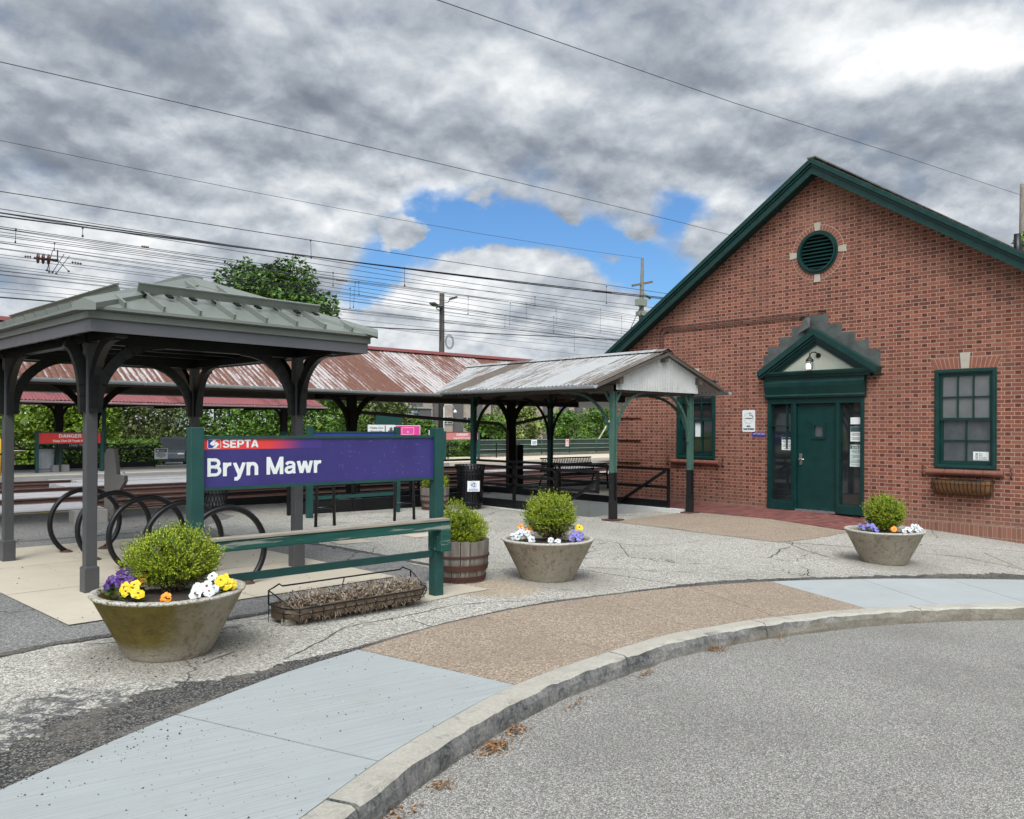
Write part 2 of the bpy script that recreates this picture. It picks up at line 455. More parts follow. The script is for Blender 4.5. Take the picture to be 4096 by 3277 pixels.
def m_planter(name, moss):
    def f():
        v = coords(); x, y, z = xyz(v)
        b = noi(v, 3.2, 7, .68); fi = noi(v, 45, 4, .7); st = noi(vec(x * 9., y * 9., z * 1.2), 1.1, 6, .7)
        c = ramp(b * .6 + fi * .4, (.3, (.235, .205, .15)), (.7, (.42, .38, .30)))
        c = mix(st.step(.53, .70) * .6, c, (.13, .105, .075))
        c = mix(noi(v, 12., 7, .8).step(.52, .62) * .6, c, (.17, .105, .06)); c = mix(noi(v, 30., 5, .8).step(.56, .66) * .5, c, (.09, .075, .055))
        if moss:
            side = (x * -.75 + y * -.1 + .02 + (b - .5) * .5).step(-.06, .22)
            lowz = z.step(.03, .16)
            c = mix(side * lowz * .92, c, ramp(noi(v, 8, 5, .7), (.3, (.085, .062, .006)), (.7, (.17, .128, .018))))
            s2 = (x * .8 - y * .3 - .33 + (b - .5) * .3).step(0., .10)
            c = mix(s2 * .6, c, (.30, .235, .04))
        rim = z.gt(.415)
        c = mix(rim * fi.step(.35, .6), c, (.42, .40, .36))
        chips = rim * vor(v, 45., 'F1', 1., 0).lt(.22)
        c = mix(chips * .8, c, (.10, .09, .075))
        return dict(c=c, r=.9, s=.2, b=fi + b, bs=.9, bd=.012)
    return M(name, f)
def m_kerb():
    def f():
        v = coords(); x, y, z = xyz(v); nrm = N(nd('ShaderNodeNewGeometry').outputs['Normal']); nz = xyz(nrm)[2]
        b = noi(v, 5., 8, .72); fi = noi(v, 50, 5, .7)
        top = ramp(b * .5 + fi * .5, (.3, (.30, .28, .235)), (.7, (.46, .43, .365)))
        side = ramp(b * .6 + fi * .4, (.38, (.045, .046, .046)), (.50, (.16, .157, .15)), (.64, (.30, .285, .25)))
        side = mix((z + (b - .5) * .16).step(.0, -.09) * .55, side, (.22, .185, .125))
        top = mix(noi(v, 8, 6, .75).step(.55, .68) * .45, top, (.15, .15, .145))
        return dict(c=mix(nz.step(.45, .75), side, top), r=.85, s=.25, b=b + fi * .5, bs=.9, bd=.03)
    return M('kerb stone', f)

BRICK = m_brick()
ASPH = m_asphalt('worn light asphalt', (.26, .245, .21), (.435, .412, .357), (.61, .585, .52), (.10, .094, .080), 90., .42, .28, True)
ASPD = m_asphalt('grey asphalt', (.14, .136, .128), (.215, .21, .2), (.35, .34, .32), (.065, .063, .06), 110., .35, .3)
ROAD = m_asphalt('road asphalt', (.165, .156, .140), (.285, .272, .247), (.50, .476, .428), (.070, .065, .058), 165., 0, .28)
TAR = m_asphalt('tar', (.030, .029, .028), (.065, .062, .058), (.24, .23, .205), (.014, .014, .014), 110., 0, .2)
CONC_A = m_concrete('broomed concrete', (.290, .306, .300), .48, .07, 1.)
CONC_B = m_concrete('pale concrete', (.315, .332, .325), .25, .07, 0)
CONC_P = m_concrete('beige concrete pad', (.42, .37, .29), 0, .09, .0, (.20, .17, .13), .25)
CONC_W = m_concrete('whitewashed wall', (.50, .50, .47), 0, .12, 0, (.38, .27, .12), .5)
CONC_G = m_concrete('grey concrete', (.25, .24, .22), 0, .15, 0)
CONC_T = m_concrete('tan concrete', (.50, .44, .34), 0, .08, 0)
AGG = m_aggregate(); PAV = m_pavers(); SHING = m_shingle(); KERB = m_kerb()
GREEN = plain('dark green paint', (.0025, .028, .025), .38, 0, .25, 5, .1)
GREEN2 = plain('green trim paint worn', (.0035, .031, .027), .42, 0, .3, 5, .15, wear=(.10, .12, .11), wt=.70)
SIGNG = plain('sign green paint', (.009, .050, .044), .45, 0, .2, 6, .1, wear=(.25, .30, .27), wt=.74)
SIGNG2 = m_wood('green painted wood', (.009, .055, .043), (.014, .075, .058), 0, (.20, .21, .18))
WOODG = m_wood('weathered wood', (.30, .27, .22), (.16, .14, .115), 0)
CANG = plain('canopy post green paint', (.055, .115, .092), .5, 0, .2, 5, .1, wear=(.20, .14, .08), wt=.70)
CANB = plain('black base paint', (.010, .010, .011), .45, 0, .3, 8)
CREAM = plain('cream stucco', (.36, .37, .30), .9, 0, .08, 3, .3)
STONE = plain('limestone', (.36, .325, .265), .85, 0, .1, 12, .2)
LEAD = plain('lead flashing', (.085, .095, .088), .55, .3, .4, 4, .1)
TERRA = plain('terracotta sill', (.16, .060, .040), .7, 0, .25, 6, .2)
ARCHB = plain('arch bricks', (.215, .075, .046), .85, 0, .25, 9, .2)
MORT = plain('mortar', (.38, .31, .25), .9, 0, .15, 12, .2)
GREY = plain('grey shelter paint', (.058, .058, .060), .42, 0, .12, 4)
GREYD = plain('dark bracket paint', (.006, .0065, .007), .34, 0, .25, 4)
FASC = plain('shelter fascia paint', (.098, .098, .106), .45, 0, .1, 3)
FASL = plain('shelter gutter metal', (.145, .158, .14), .40, .1, .1, 3)
ROOFM = plain('standing seam roof metal', (.18, .195, .172), .34, .25, .06, 1.2)
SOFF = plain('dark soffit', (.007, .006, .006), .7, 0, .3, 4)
BLACK = plain('black metal paint', (.005, .005, .006), .38, 0, .3, 5)
BLACKG = plain('gloss black plastic', (.006, .006, .008), .2, 0, .3, 4)
GLASS = M('window glass', lambda: dict(c=ramp(noi(coords(), 2.2, 3, .5), (.3, (.006, .008, .009)), (.7, (.018, .021, .022))), r=.04, s=.8))
GLASSF = M('filmed glass', lambda: dict(c=ramp(noi(coords(), 2.2, 4, .6), (.3, (.095, .098, .098)), (.7, (.135, .138, .135))), r=.22, s=.7))
GLASSM = M('grey glass', lambda: dict(c=ramp(noi(coords(), 3.2, 4, .6), (.3, (.045, .052, .06)), (.7, (.085, .09, .095))), r=.16, s=.8))  # grey base colour stands in for grey reflections in the panes
WHITE = plain('white paint', (.74, .75, .75), .5, 0, .05, 6)
PAPER = plain('paper', (.62, .64, .62), .8, 0, .05, 8)
INK = plain('black ink', (.012, .014, .02), .6, 0, .1, 6)
INKG = plain('grey ink', (.16, .18, .18), .6, 0, .1, 6)
RED = plain('sign red', (.62, .045, .035), .45, 0, .12, 4)
REDF = plain('faded sign red', (.52, .17, .16), .55, 0, .12, 4)
BLUE = plain('sign blue', (.03, .035, .25), .4, 0, .12, 4)
PURP = None
def f_purp():
    v = coords(); x, y, z = xyz(v)
    sc = noi(scl(v, (6., 1., 16.)), 2., 6, .8); fade = noi(v, 2.2, 4, .6)
    c = ramp(fade, (.3, (.025, .018, .112)), (.7, (.037, .028, .148)))
    c = mix(sc.step(.60, .72) * x.step(-.1, .4) * .30, c, (.24, .23, .38))
    return dict(c=c, r=.38, s=.5)
PURP = M('purple sign face', f_purp)
def f_redband():
    x, y, z = xyz(coords()); return dict(c=mix(x.step(-.60, -.22), (.60, .04, .035), (.045, .026, .16)), r=.38, s=.5)
REDB = M('red to purple band', f_redband)
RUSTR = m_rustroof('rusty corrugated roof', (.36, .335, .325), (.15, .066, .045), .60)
RUSTS = m_rustroof('weathered corrugated roof', (.30, .30, .295), (.13, .105, .085), .50, 'x')
REDROOF = m_rustroof('red corrugated roof', (.19, .062, .066), (.12, .038, .036), .45)
REDCAP = plain('red ridge cap', (.14, .032, .03), .6, 0, .2, 3)
GUTT = plain('galvanised gutter', (.42, .45, .47), .35, .35, .12, 3)
GABLE = plain('white corrugated sheet', (.40, .40, .385), .6, 0, .14, 3, wear=(.24, .20, .15), wt=.62)
UNDER = plain('roof underside', (.085, .072, .062), .8, 0, .3, 3)
TIMB = m_wood('black timber', (.007, .0065, .006), (.014, .012, .011), 2)
RUST = plain('rusty steel', (.085, .042, .032), .75, .2, .35, 9, .2)
RAILT = plain('rail steel', (.30, .28, .27), .35, .8, .2, 9)
BALL = m_asphalt('ballast', (.055, .048, .045), (.09, .08, .076), (.16, .145, .14), (.02, .018, .017), 22., 0, .4)
SLEEP = m_wood('sleeper wood', (.055, .04, .032), (.085, .065, .055), 1)
BOARD = m_wood('grey crossing planks', (.34, .33, .33), (.22, .21, .21), 0)
YEL = plain('yellow paint', (.62, .40, .03), .6, 0, .15, 5, wear=(.25, .22, .17), wt=.66)
GRASS = M('grass', lambda: dict(c=ramp(noi(coords(), 6., 6, .75), (.3, (.06, .10, .018)), (.5, (.13, .18, .04)), (.7, (.22, .25, .09))), r=.9, s=.15, b=noi(coords(), 40, 4, .7), bs=.5))
SHRUB = m_leaf('boxwood leaves', ((.05, (.035, .07, .005)), (.3, (.115, .18, .009)), (.62, (.26, .32, .015)), (.85, (.40, .43, .03)), (.97, (.56, .54, .07))), r=.45)
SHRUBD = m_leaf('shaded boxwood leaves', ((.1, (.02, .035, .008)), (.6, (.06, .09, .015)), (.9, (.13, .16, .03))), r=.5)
TWIG = m_leaf('dry twigs', ((.1, (.05, .03, .018)), (.5, (.12, .08, .045)), (.9, (.22, .17, .08))), r=.8)
COIR = plain('coir liner', (.17, .12, .075), .95, 0, .35, 14, .6)
COIRB = plain('brown coir liner', (.15, .068, .026), .95, 0, .3, 14, .5)
STRAW = m_leaf('dead plants', ((.05, (.07, .045, .03)), (.5, (.19, .14, .10)), (.95, (.36, .30, .22))), r=.9)
SOIL = plain('potting soil', (.035, .025, .018), .95, 0, .4, 20, .6)
BARK = plain('bark', (.07, .055, .042), .9, 0, .3, 9, .5)
TREES = [m_leaf('tree leaves deep', ((.1, (.022, .055, .008)), (.5, (.05, .115, .014)), (.9, (.115, .20, .028)))),
         m_leaf('tree leaves bright', ((.1, (.045, .085, .008)), (.5, (.12, .20, .015)), (.9, (.24, .33, .03)))),
         m_leaf('tree leaves olive', ((.1, (.03, .045, .012)), (.5, (.075, .10, .028)), (.9, (.16, .19, .055)))),
         m_leaf('hedge leaves', ((.1, (.025, .06, .008)), (.5, (.065, .14, .014)), (.9, (.15, .24, .03)))),
         m_leaf('flowering bush leaves', ((.1, (.05, .075, .01)), (.5, (.14, .19, .035)), (.8, (.27, .30, .07)), (1., (.6, .6, .45))))]
PET = {'purple': plain('purple petals', (.045, .008, .12), .5, 0, .3, 20), 'yellow': plain('yellow petals', (.62, .43, .008), .5, 0, .2, 20),
       'orange': plain('orange petals', (.80, .24, .01), .5, 0, .15, 20), 'white': plain('white petals', (.47, .48, .48), .5, 0, .06, 20),
       'blue': plain('lavender petals', (.14, .13, .36), .5, 0, .5, 20)}
FLEAF = m_leaf('pansy leaves', ((.1, (.02, .05, .008)), (.6, (.06, .12, .02)), (.9, (.12, .2, .03))))
EYE = plain('pansy centre', (.16, .06, .03), .6)
PLANT_A = m_planter('mossy planter concrete', True); PLANT_B = m_planter('planter concrete', False)
STAVE = m_wood('barrel staves', (.115, .098, .082), (.22, .195, .17), 2)
HOOP = plain('rusty hoop', (.075, .030, .021), .8, .2, .35, 9, .2)
WIRE = plain('wire', (.035, .037, .042), .6, .2, .1, 3)
INSU = plain('brown porcelain', (.055, .022, .018), .25, 0, .2, 5)
CARP = plain('dark car paint', (.014, .020, .025), .3, .1, .1, 3)
TYRE = plain('tyre rubber', (.015, .015, .015), .8, 0, .2, 8)
ALLOY = plain('alloy', (.4, .4, .42), .3, .8, .1, 5)
STEEL = plain('satin steel', (.45, .43, .38), .3, .9, .1, 8)
KIOSK = plain('kiosk grey paint', (.17, .155, .14), .5, 0, .12, 3)
POLEW = m_wood('pole wood', (.11, .095, .08), (.20, .175, .15), 2)
BLDS = m_concrete('college stone cladding', (.36, .29, .255), 0, .3, 0, (.20, .14, .12), .6)
BLDG = plain('college grey piers', (.105, .095, .10), .8, 0, .12, 2)
PINK = plain('pink poster', (.62, .05, .26), .5, 0, .15, 3)
PINKL = plain('pale pink print', (.80, .35, .50), .5, 0, .15, 5)
LEAFL = m_leaf('dry leaf litter', ((.1, (.09, .042, .02)), (.5, (.21, .105, .045)), (.9, (.36, .25, .15))), r=.8)
LAMPON = M('lit lamp glass', lambda: dict(c=(.9, .88, .8), r=.3, e=(1., .93, .78), es=2.2))
LAMPG = M('lantern glass', lambda: dict(c=(.9, .92, .9), r=.05, s=.5, t=.95))
# ------------------------------------------------------------------ setting
def lerp_tab(tab, x):
    if x <= tab[0][0]:
        (a, b), (c, d) = tab[0], tab[1]
    elif x >= tab[-1][0]:
        (a, b), (c, d) = tab[-2], tab[-1]
    else:
        for i in range(len(tab) - 1):
            if x <= tab[i + 1][0]: (a, b), (c, d) = tab[i], tab[i + 1]; break
    return b + (d - b) * (x - a) / (c - a)
def smooth_tab(tab, x):          # catmull-rom through the surveyed points, straight beyond them
    if x <= tab[0][0] or x >= tab[-1][0]: return lerp_tab(tab, x)
    for i in range(len(tab) - 1):
        if x <= tab[i + 1][0]: break
    p = lambda k: tab[max(0, min(len(tab) - 1, k))]
    (x0, y0), (x1, y1), (x2, y2), (x3, y3) = p(i - 1), p(i), p(i + 1), p(i + 2)
    t = (x - x1) / (x2 - x1); h = x2 - x1
    m1 = (y2 - y0) / (x2 - x0); m2 = (y3 - y1) / (x3 - x1)
    return (2*t**3-3*t*t+1)*y1 + (t**3-2*t*t+t)*h*m1 + (-2*t**3+3*t*t)*y2 + (t**3-t*t)*h*m2
KB = [(-6, -1.6), (-3, .35), (0, 2.15), (1.568, 2.95), (2.3, 3.307), (3.406, 3.679), (4.453, 3.82), (5.3, 3.86), (6.2, 3.79), (7.0, 3.64), (8.0, 3.36), (9.1, 2.88), (10.5, 2.05), (13, .25), (18, -3.6)]
WB = [(-6, -.4), (-3, 1.75), (0, 3.58), (.758, 4.011), (1.657, 4.463), (2.414, 4.78), (3.112, 4.98), (4.0, 5.2), (4.9, 5.27), (5.8, 5.23), (6.979, 5.08), (8.2, 4.75), (9.3, 4.3), (10.03, 3.95), (11.5, 3.15), (13.5, 1.75), (18, -1.6)]
kb = lambda x: smooth_tab(KB, x)
wb = lambda x: smooth_tab(WB, x)
def xs_range(a, b, st):
    n = max(1, int(math.ceil((b - a) / st))); return [a + (b - a) * i / n for i in range(n + 1)]
def kfront(x, w=.15):           # outer edge of the kerb, square to the curve
    d = (kb(x + .05) - kb(x - .05)) / .1; n = math.hypot(1, d)
    return (x + d / n * w, kb(x) - w / n)
# forecourt sheet, open where the stairs go down
HX0, HX1, HY0, HY1 = 11.35, 13.35, 10.3, 15.2
m = MB()
cols = sorted(set([round(v, 4) for v in xs_range(-8, HX0, .4) + xs_range(HX0, HX1, .5) + xs_range(HX1, 44, .8)]))
rows = []
for x in cols:
    y0 = kb(x) + .0
    r = [y0 + (HY0 - y0) * i / 14 for i in range(15)] + [HY0 + (HY1 - HY0) * i / 6 for i in range(1, 7)] + [HY1 + (16.8 - HY1) * i / 2 for i in (1, 2)]
    rows.append(r)
nr = len(rows[0])
m.v = [(x, y, G(x, y) - (.012 if y < wb(x) - .01 else 0)) for x, r in zip(cols, rows) for y in r]
for i in range(len(cols) - 1):
    for j in range(nr - 1):
        if HX0 - .01 <= cols[i] < HX1 - .01 and HY0 - .01 <= rows[i][j] < HY1 - .01: continue
        m.f.append([i * nr + j, (i + 1) * nr + j, (i + 1) * nr + j + 1, i * nr + j + 1]); m.mi.append(0); m.sm.append(False)
struct(m.build('forecourt', ASPH))
# road, and the wider land out to the horizon
m = MB()
cx = xs_range(-14, 24, .5)
A = [(*kfront(x, .1), G(*kfront(x, .1)) - .125) for x in cx]
B = [(x * 1.6 - 4, -16, G(x, 0) - .16) for x in cx]
m.strip(A, B, 14); struct(m.build('road', ROAD))
m = MB(); m.box(-700, 700, -700, 900, -1.6, -1.0)
struct(m.build('terrain', GRASS))
m = MB(); m.strip([(x, 36.1, -.06) for x in (-60, 20, 120)], [(x, 46.5, -.74) for x in (-60, 20, 120)], 6); m.strip([(x, 46.5, -.74) for x in (-60, 20, 120)], [(x, 90, -.9) for x in (-60, 20, 120)], 3); struct(m.build('lawn', GRASS))
m = MB(); m.box(8, 34, 47, 57, -.95, -.735); struct(m.build('car_park', ASPD))
# kerb stones
cuts = [-3.4, -1.0, 1.75, 4.42, 6.22, 8.2, 9.1 + .55, 11.6, 13.9]
for i in range(len(cuts) - 1):
    a, b = cuts[i] + .008, cuts[i + 1] - .008
    ks = xs_range(a, b, .06); m = MB(); prof = []
    for x in ks:
        ix, iy = x, kb(x); w = .155 + .012 * mnoise.noise((x * 3.1, i * 7, 0)); ox, oy = kfront(x, w)
        gz = G(ix, iy) + .006 * mnoise.noise((x * 2, i * 3, 5)); nx, ny = (ox - ix) / w, (oy - iy) / w
        j = lambda k: .012 * mnoise.noise((x * 6 + i * 11, k * 5.3, 1.7)) + .006 * mnoise.noise((x * 17, k * 9.1, 4))
        prof.append([(ix, iy, gz - .3), (ix, iy, gz + .004), (ox - nx * .03, oy - ny * .03, gz + .002), (ox - nx * .006 + nx * j(1), oy - ny * .006 + ny * j(1), gz - .014 + j(6)),
                     (ox + nx * (.006 + j(2)), oy + ny * (.006 + j(2)), gz - .055), (ox + nx * (.012 + j(3)), oy + ny * (.012 + j(3)), gz - .1), (ox + nx * .012, oy + ny * .012, gz - .3)])
    np_ = len(prof[0])
    m.add([p for q in prof for p in q], [(k * np_ + l, (k + 1) * np_ + l, (k + 1) * np_ + (l + 1) % np_, k * np_ + (l + 1) % np_) for k in range(len(prof) - 1) for l in range(np_)] + [tuple(range(np_)), tuple(range((len(prof) - 1) * np_, len(prof) * np_))])
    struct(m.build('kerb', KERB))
# sidewalk slabs between kerb and forecourt (joints are real gaps)
def slab(a, b, a2, b2, mat, name='sidewalk'):
    """a..b along the back edge, a2..b2 along the kerb"""
    n = max(4, int((b - a) / .12)); m = MB(); T0 = []; B0 = []
    for i in range(n + 1):
        k = i / n; xa = a + (b - a) * k; xb = a2 + (b2 - a2) * k
        T0.append((xa, wb(xa), G(xa, wb(xa)) + .006)); B0.append((xb, kb(xb) + .006, G(xb, kb(xb)) + .003))
    m.strip(T0, B0, 5)
    sk = lambda P: [(p[0], p[1], p[2] - .06) for p in P]
    m.strip(T0, sk(T0)); m.strip(B0, sk(B0))
    m.strip([T0[0], B0[0]], sk([T0[0], B0[0]])); m.strip([T0[-1], B0[-1]], sk([T0[-1], B0[-1]]))
    struct(m.build(name, mat))
g = .006
bk = [-4, -1.5, .2, 1.66, 3.112]; kk = [-4.4, -2.2, .55, 2.13, 3.406]
for i in range(4): slab(bk[i] + g, bk[i + 1] - g, kk[i] + g, kk[i + 1] - g, CONC_A)
bk = [3.112, 4.45, 5.85, 7.1, 8.2]; kk = [3.406, 4.453, 5.52, 6.55, 7.68]
for i in range(4): slab(bk[i] + g * .6, bk[i + 1] - g * .6, kk[i] + g * .6, kk[i + 1] - g * .6, AGG)
bk = [8.2, 9.35, 10.45, 11.8, 14.]; kk = [7.68, 8.55, 9.55, 10.6, 12.6]
for i in range(4): slab(bk[i] + g * .6, bk[i + 1] - g * .6, kk[i] + g * .6, kk[i + 1] - g * .6, CONC_B)
# tar filling along the back of the sidewalk, ragged outer edge
def width_at(x):
    tab = [(-6, .5), (0, .5), (.84, .42), (1.386, .52), (1.7, .44), (2.1, .32), (2.43, .20), (3.1, .07), (3.8, .035), (4.6, .05), (5.4, .07), (6.2, .06), (6.9, .10), (7.5, .19), (8.2, .16), (9.2, .17), (10.0, .20), (10.8, .34), (11.4, .42), (12.3, .3), (16, .3)]
    return lerp_tab(tab, x)
m = MB(); A = []; B = []
for x in xs_range(-5, 15, .025):
    d = (wb(x + .05) - wb(x - .05)) / .1; n = math.hypot(1, d); w = width_at(x)
    w *= 1 + .35 * mnoise.noise((x * 2.3, 3.1, 0)) + .35 * mnoise.noise((x * 9, 1.2, 0)) + .25 * mnoise.noise((x * 31, 8, 0)); w = max(.01, w)
    y0 = wb(x) - .012; A.append((x, y0, G(x, y0) + .003)); x2, y2 = x - d / n * w, wb(x) + w / n
    B.append((x2, y2, G(x2, y2) + .003))
m.strip(A, B, 3); struct(m.build('tar_strip', TAR))
def ragged(poly, st=.06, amp=.02, sd=0.):
    out = []
    for i, p in enumerate(poly):
        q = poly[(i + 1) % len(poly)]; L = math.hypot(q[0] - p[0], q[1] - p[1]); n = max(1, int(L / st))
        nx, ny = -(q[1] - p[1]) / L, (q[0] - p[0]) / L
        for k in range(n):
            t = k / n; x = p[0] + (q[0] - p[0]) * t; y = p[1] + (q[1] - p[1]) * t
            w = amp * (mnoise.noise((x * 3, y * 3, sd)) + .6 * mnoise.noise((x * 11, y * 11, sd)))
            out.append((x + nx * w, y + ny * w))
    return out
def patch(name, poly, mat, h, amp=.0, sd=0.):
    p = ragged(poly, .08 if amp else .4, amp, sd); m = MB()
    m.flat(p, lambda u, v, w: (u, v, G(u, v) + h)); return struct(m.build(name, mat))
def line(name, pts, w, mat, h, amp=.4, sd=0.):
    m = MB(); A = []; B = []; P = []
    for i in range(len(pts) - 1):
        n = max(1, int(math.dist(pts[i], pts[i + 1]) / .06))
        P += [(pts[i][0] + (pts[i + 1][0] - pts[i][0]) * k / n, pts[i][1] + (pts[i + 1][1] - pts[i][1]) * k / n) for k in range(n)]
    P.append(pts[-1])
    for i, p in enumerate(P):
        a = P[max(0, i - 1)]; b = P[min(len(P) - 1, i + 1)]; L = math.dist(a, b) or 1; nx, ny = -(b[1] - a[1]) / L, (b[0] - a[0]) / L
        c = .06 * mnoise.noise((p[0] * 1.5, p[1] * 1.5, sd)) + .02 * mnoise.noise((p[0] * 8, p[1] * 8, sd))
        k = w / 2 * (1 + amp * mnoise.noise((p[0] * 6, p[1] * 6, sd + 5)) + amp * mnoise.noise((p[0] * 19, p[1] * 19, sd + 9)))
        x, y = p[0] + nx * c, p[1] + ny * c
        A.append((x + nx * k, y + ny * k, G(x, y) + h)); B.append((x - nx * k, y - ny * k, G(x, y) + h))
    m.strip(A, B); return struct(m.build(name, mat))
patch('asphalt_patch', [(-7, 6.1), (1.2, 6.42), (2.0, 6.5), (3.1, 6.5), (4.3, 6.62), (5.55, 7.0), (5.72, 8.7), (5.56, 10.2), (4.9, 10.6), (5.3, 13.0), (6.3, 14.2), (6.3, 16.75), (-7, 16.75)], ASPD, .003, .05)
line('tar_seam', [(-4, 6.0), (1.2, 6.40), (1.57, 6.48), (1.97, 6.5), (3.1, 6.49), (4.3, 6.6), (5.0, 6.8)], .10, TAR, .006)
line('tar_seam', [(5.72, 7.0), (5.71, 7.7), (5.715, 8.75), (5.56, 10.2), (4.9, 10.45)], .09, TAR, .006, .4, 3.)
line('tar_seam', [(-2, 12.3), (2.4, 12.6), (3.7, 12.7), (5.2, 12.7)], .06, TAR, .006, .4, 5.)
c4 = math.cos(R(4)); s4 = math.sin(R(4))
def rot4(u, v): return (1.776 + u * c4 - v * s4, 7.016 + u * s4 + v * c4)     # shelter frame: origin at the pad's near corner
for i in range(3):
    for j in range(2):
        a = [(0, 0), (0, 0)]
        patch('concrete_pad', [rot4(.004 + j * 1.6, .004 + i * 1.62), rot4(1.596 + j * 1.6, .004 + i * 1.62), rot4(1.596 + j * 1.6, 1.612 + i * 1.62), rot4(.004 + j * 1.6, 1.612 + i * 1.62)], CONC_P, .011)
patch('concrete_footing', [(4.2, 5.98), (5.3, 6.12), (5.25, 6.5), (4.25, 6.42)], CONC_P, .005, .02, 2.)
for a in (5.83, 7.05): patch('concrete_footing', [(a, 9.78), (a + .5, 9.74), (a + .5, 10.1), (a, 10.12)], CONC_P, .006, .01, 3.)
patch('aggregate_pad', [(11.06, 9.42), (11.02, 7.8), (11.3, 6.42), (12.3, 6.36), (13.8, 6.5), (13.8, 9.42), (13.3, 9.75), (11.5, 9.55)], AGG, .005, .03, 4.)
patch('brick_paving', [(13.81, 6.62), (15.80, 6.55), (15.80, 13.4), (13.81, 13.4)], PAV, .009, .012, 6.)
line('crack', [(11.4, 6.4), (11.0, 5.9), (10.6, 5.2)], .012, TAR, .004, .8, 8.)
line('crack', [(11.2, 6.9), (12.1, 5.4), (12.8, 4.4), (12.4, 3.4)], .018, TAR, .004, .8, 11.)
line('crack', [(4.4, 8.0), (6.2, 7.6), (7.6, 5.9), (8.4, 5.0)], .010, TAR, .004, .8, 14.)
line('crack', [(5.5, 6.9), (6.6, 7.9), (9.2, 7.2), (11.0, 7.0)], .009, TAR, .004, .8, 17.)
line('crack', [(2.6, 5.1), (3.4, 5.6), (4.6, 5.75), (5.6, 5.3)], .009, TAR, .004, .8, 21.)
line('crack', [(7.2, 12.2), (8.6, 10.9), (10.1, 10.4), (10.9, 9.5)], .014, TAR, .004, .8, 23.)
# stairwell
m = MB(); wz = -2.6
m.box(HX1, HX1 + .22, 9.75, HY1 + .2, wz, .055); m.box(HX0 - .2, HX0, 10.9, HY1 + .2, wz, .03); m.box(HX0, HX1, HY1, HY1 + .2, wz, .04)
struct(m.build('stairwell', CONC_W))
m = MB()
for i in range(14): m.box(HX0, HX1, 10.3 + i * .3, 10.3 + (i + 1) * .3 + .02, wz, G(12.3, 10) - .17 * (i + 1))
struct(m.build('stairs', CONC_G))
# platforms, ballast, tracks
m = MB(); m.box(-60, 110, 16.8, 16.98, -.9, .035); struct(m.build('platform_edge', CONC_G))
m = MB(); m.flat(rect(-60, 110, 16.60, 16.78), lambda u, v, w: (u, v, .085 if u < 0 else max(-.3, G(u, v)) + .012)); 
struct(MB().strip([(x, 16.56, G(x, 16.6) + .006) for x in (-20, 3, 6.2)], [(x, 16.74, G(x, 16.6) + .006) for x in (-20, 3, 6.2)]).build('platform_edge_line', YEL))
m = MB(); m.box(-60, 110, 16.98, 30.55, -.7, -.30); struct(m.build('track_bed', BALL))
m = MB(); m.box(-60, 24, 30.6, 36.2, -.8, .0); struct(m.build('far_platform', CONC_G))
m = MB(); m.box(24.02, 110, 30.6, 36.1, -.8, .0); struct(m.build('far_platform', CONC_T))
m = MB(); m.box(-60, 27, 30.6, 30.75, .002, .012); struct(m.build('platform_edge_line', CONC_T))
TRY = [18.4, 22.0, 25.6, 29.2]
tl = ['rusty railway track nearest the forecourt, crossed by grey planks', 'rusty railway track second from the forecourt platform', 'rusty railway track third from the forecourt, before the last', 'rusty railway track running along the far platform edge']
for y, l in zip(TRY, tl):
    t = thing('railway_track', l, 'railway track', (8, y, -.3), 'railway tracks')
    for s in (-.7525, .7525):
        m = MB(); pr = [(-.07, .0), (.07, .0), (.07, .015), (.012, .03), (.012, .115), (.036, .125), (.036, .155), (-.036, .155), (-.036, .125), (-.012, .115), (-.012, .03), (-.07, .015)]
        m.prism(pr, lambda u, v, w: (w, y + s + u, -.28 + v), -40, 100)
        r = m.build('rail', RUST, t)
        m = MB(); m.box(-40, 100, y + s - .034, y + s + .034, -.1245, -.121); m.build('running_surface', RAILT, r)
    m = MB()
    for i in range(100): m.box(-8 + i * .58, -8 + i * .58 + .22, y - 1.25, y + 1.25, -.33, -.275)
    struct(m.build('sleepers', SLEEP, t), 'stuff')
m = MB(); m.box(-40, 100, 20.2 - .06, 20.2 + .06, -.3, -.16); struct(m.build('guard_timber', RUST))
for (x0, x1, y0, y1) in ((-14, 6.3, 17.05, 17.6), (-14, 5.9, 17.72, 19.08), (-14, 5.6, 19.22, 21.2), (7.5, 20, 28.5, 29.85), (7.0, 20, 30.0, 30.5), (6.6, 19, 26.5, 28.3), (24, 33, 21.3, 22.7), (22, 33, 25, 26.3), (20, 33, 28.5, 29.9), (-14, 6.4, 22.9, 24.7)):
    m = MB(); n = int((y1 - y0) / .2)
    for k in range(n): m.box(x0 + .1 * rnd.random(), x1 - .1 * rnd.random(), y0 + k * .2 + .006, y0 + (k + 1) * .2 - .006, -.25, -.118 + .004 * rnd.random())
    struct(m.build('crossing_planks', BOARD))
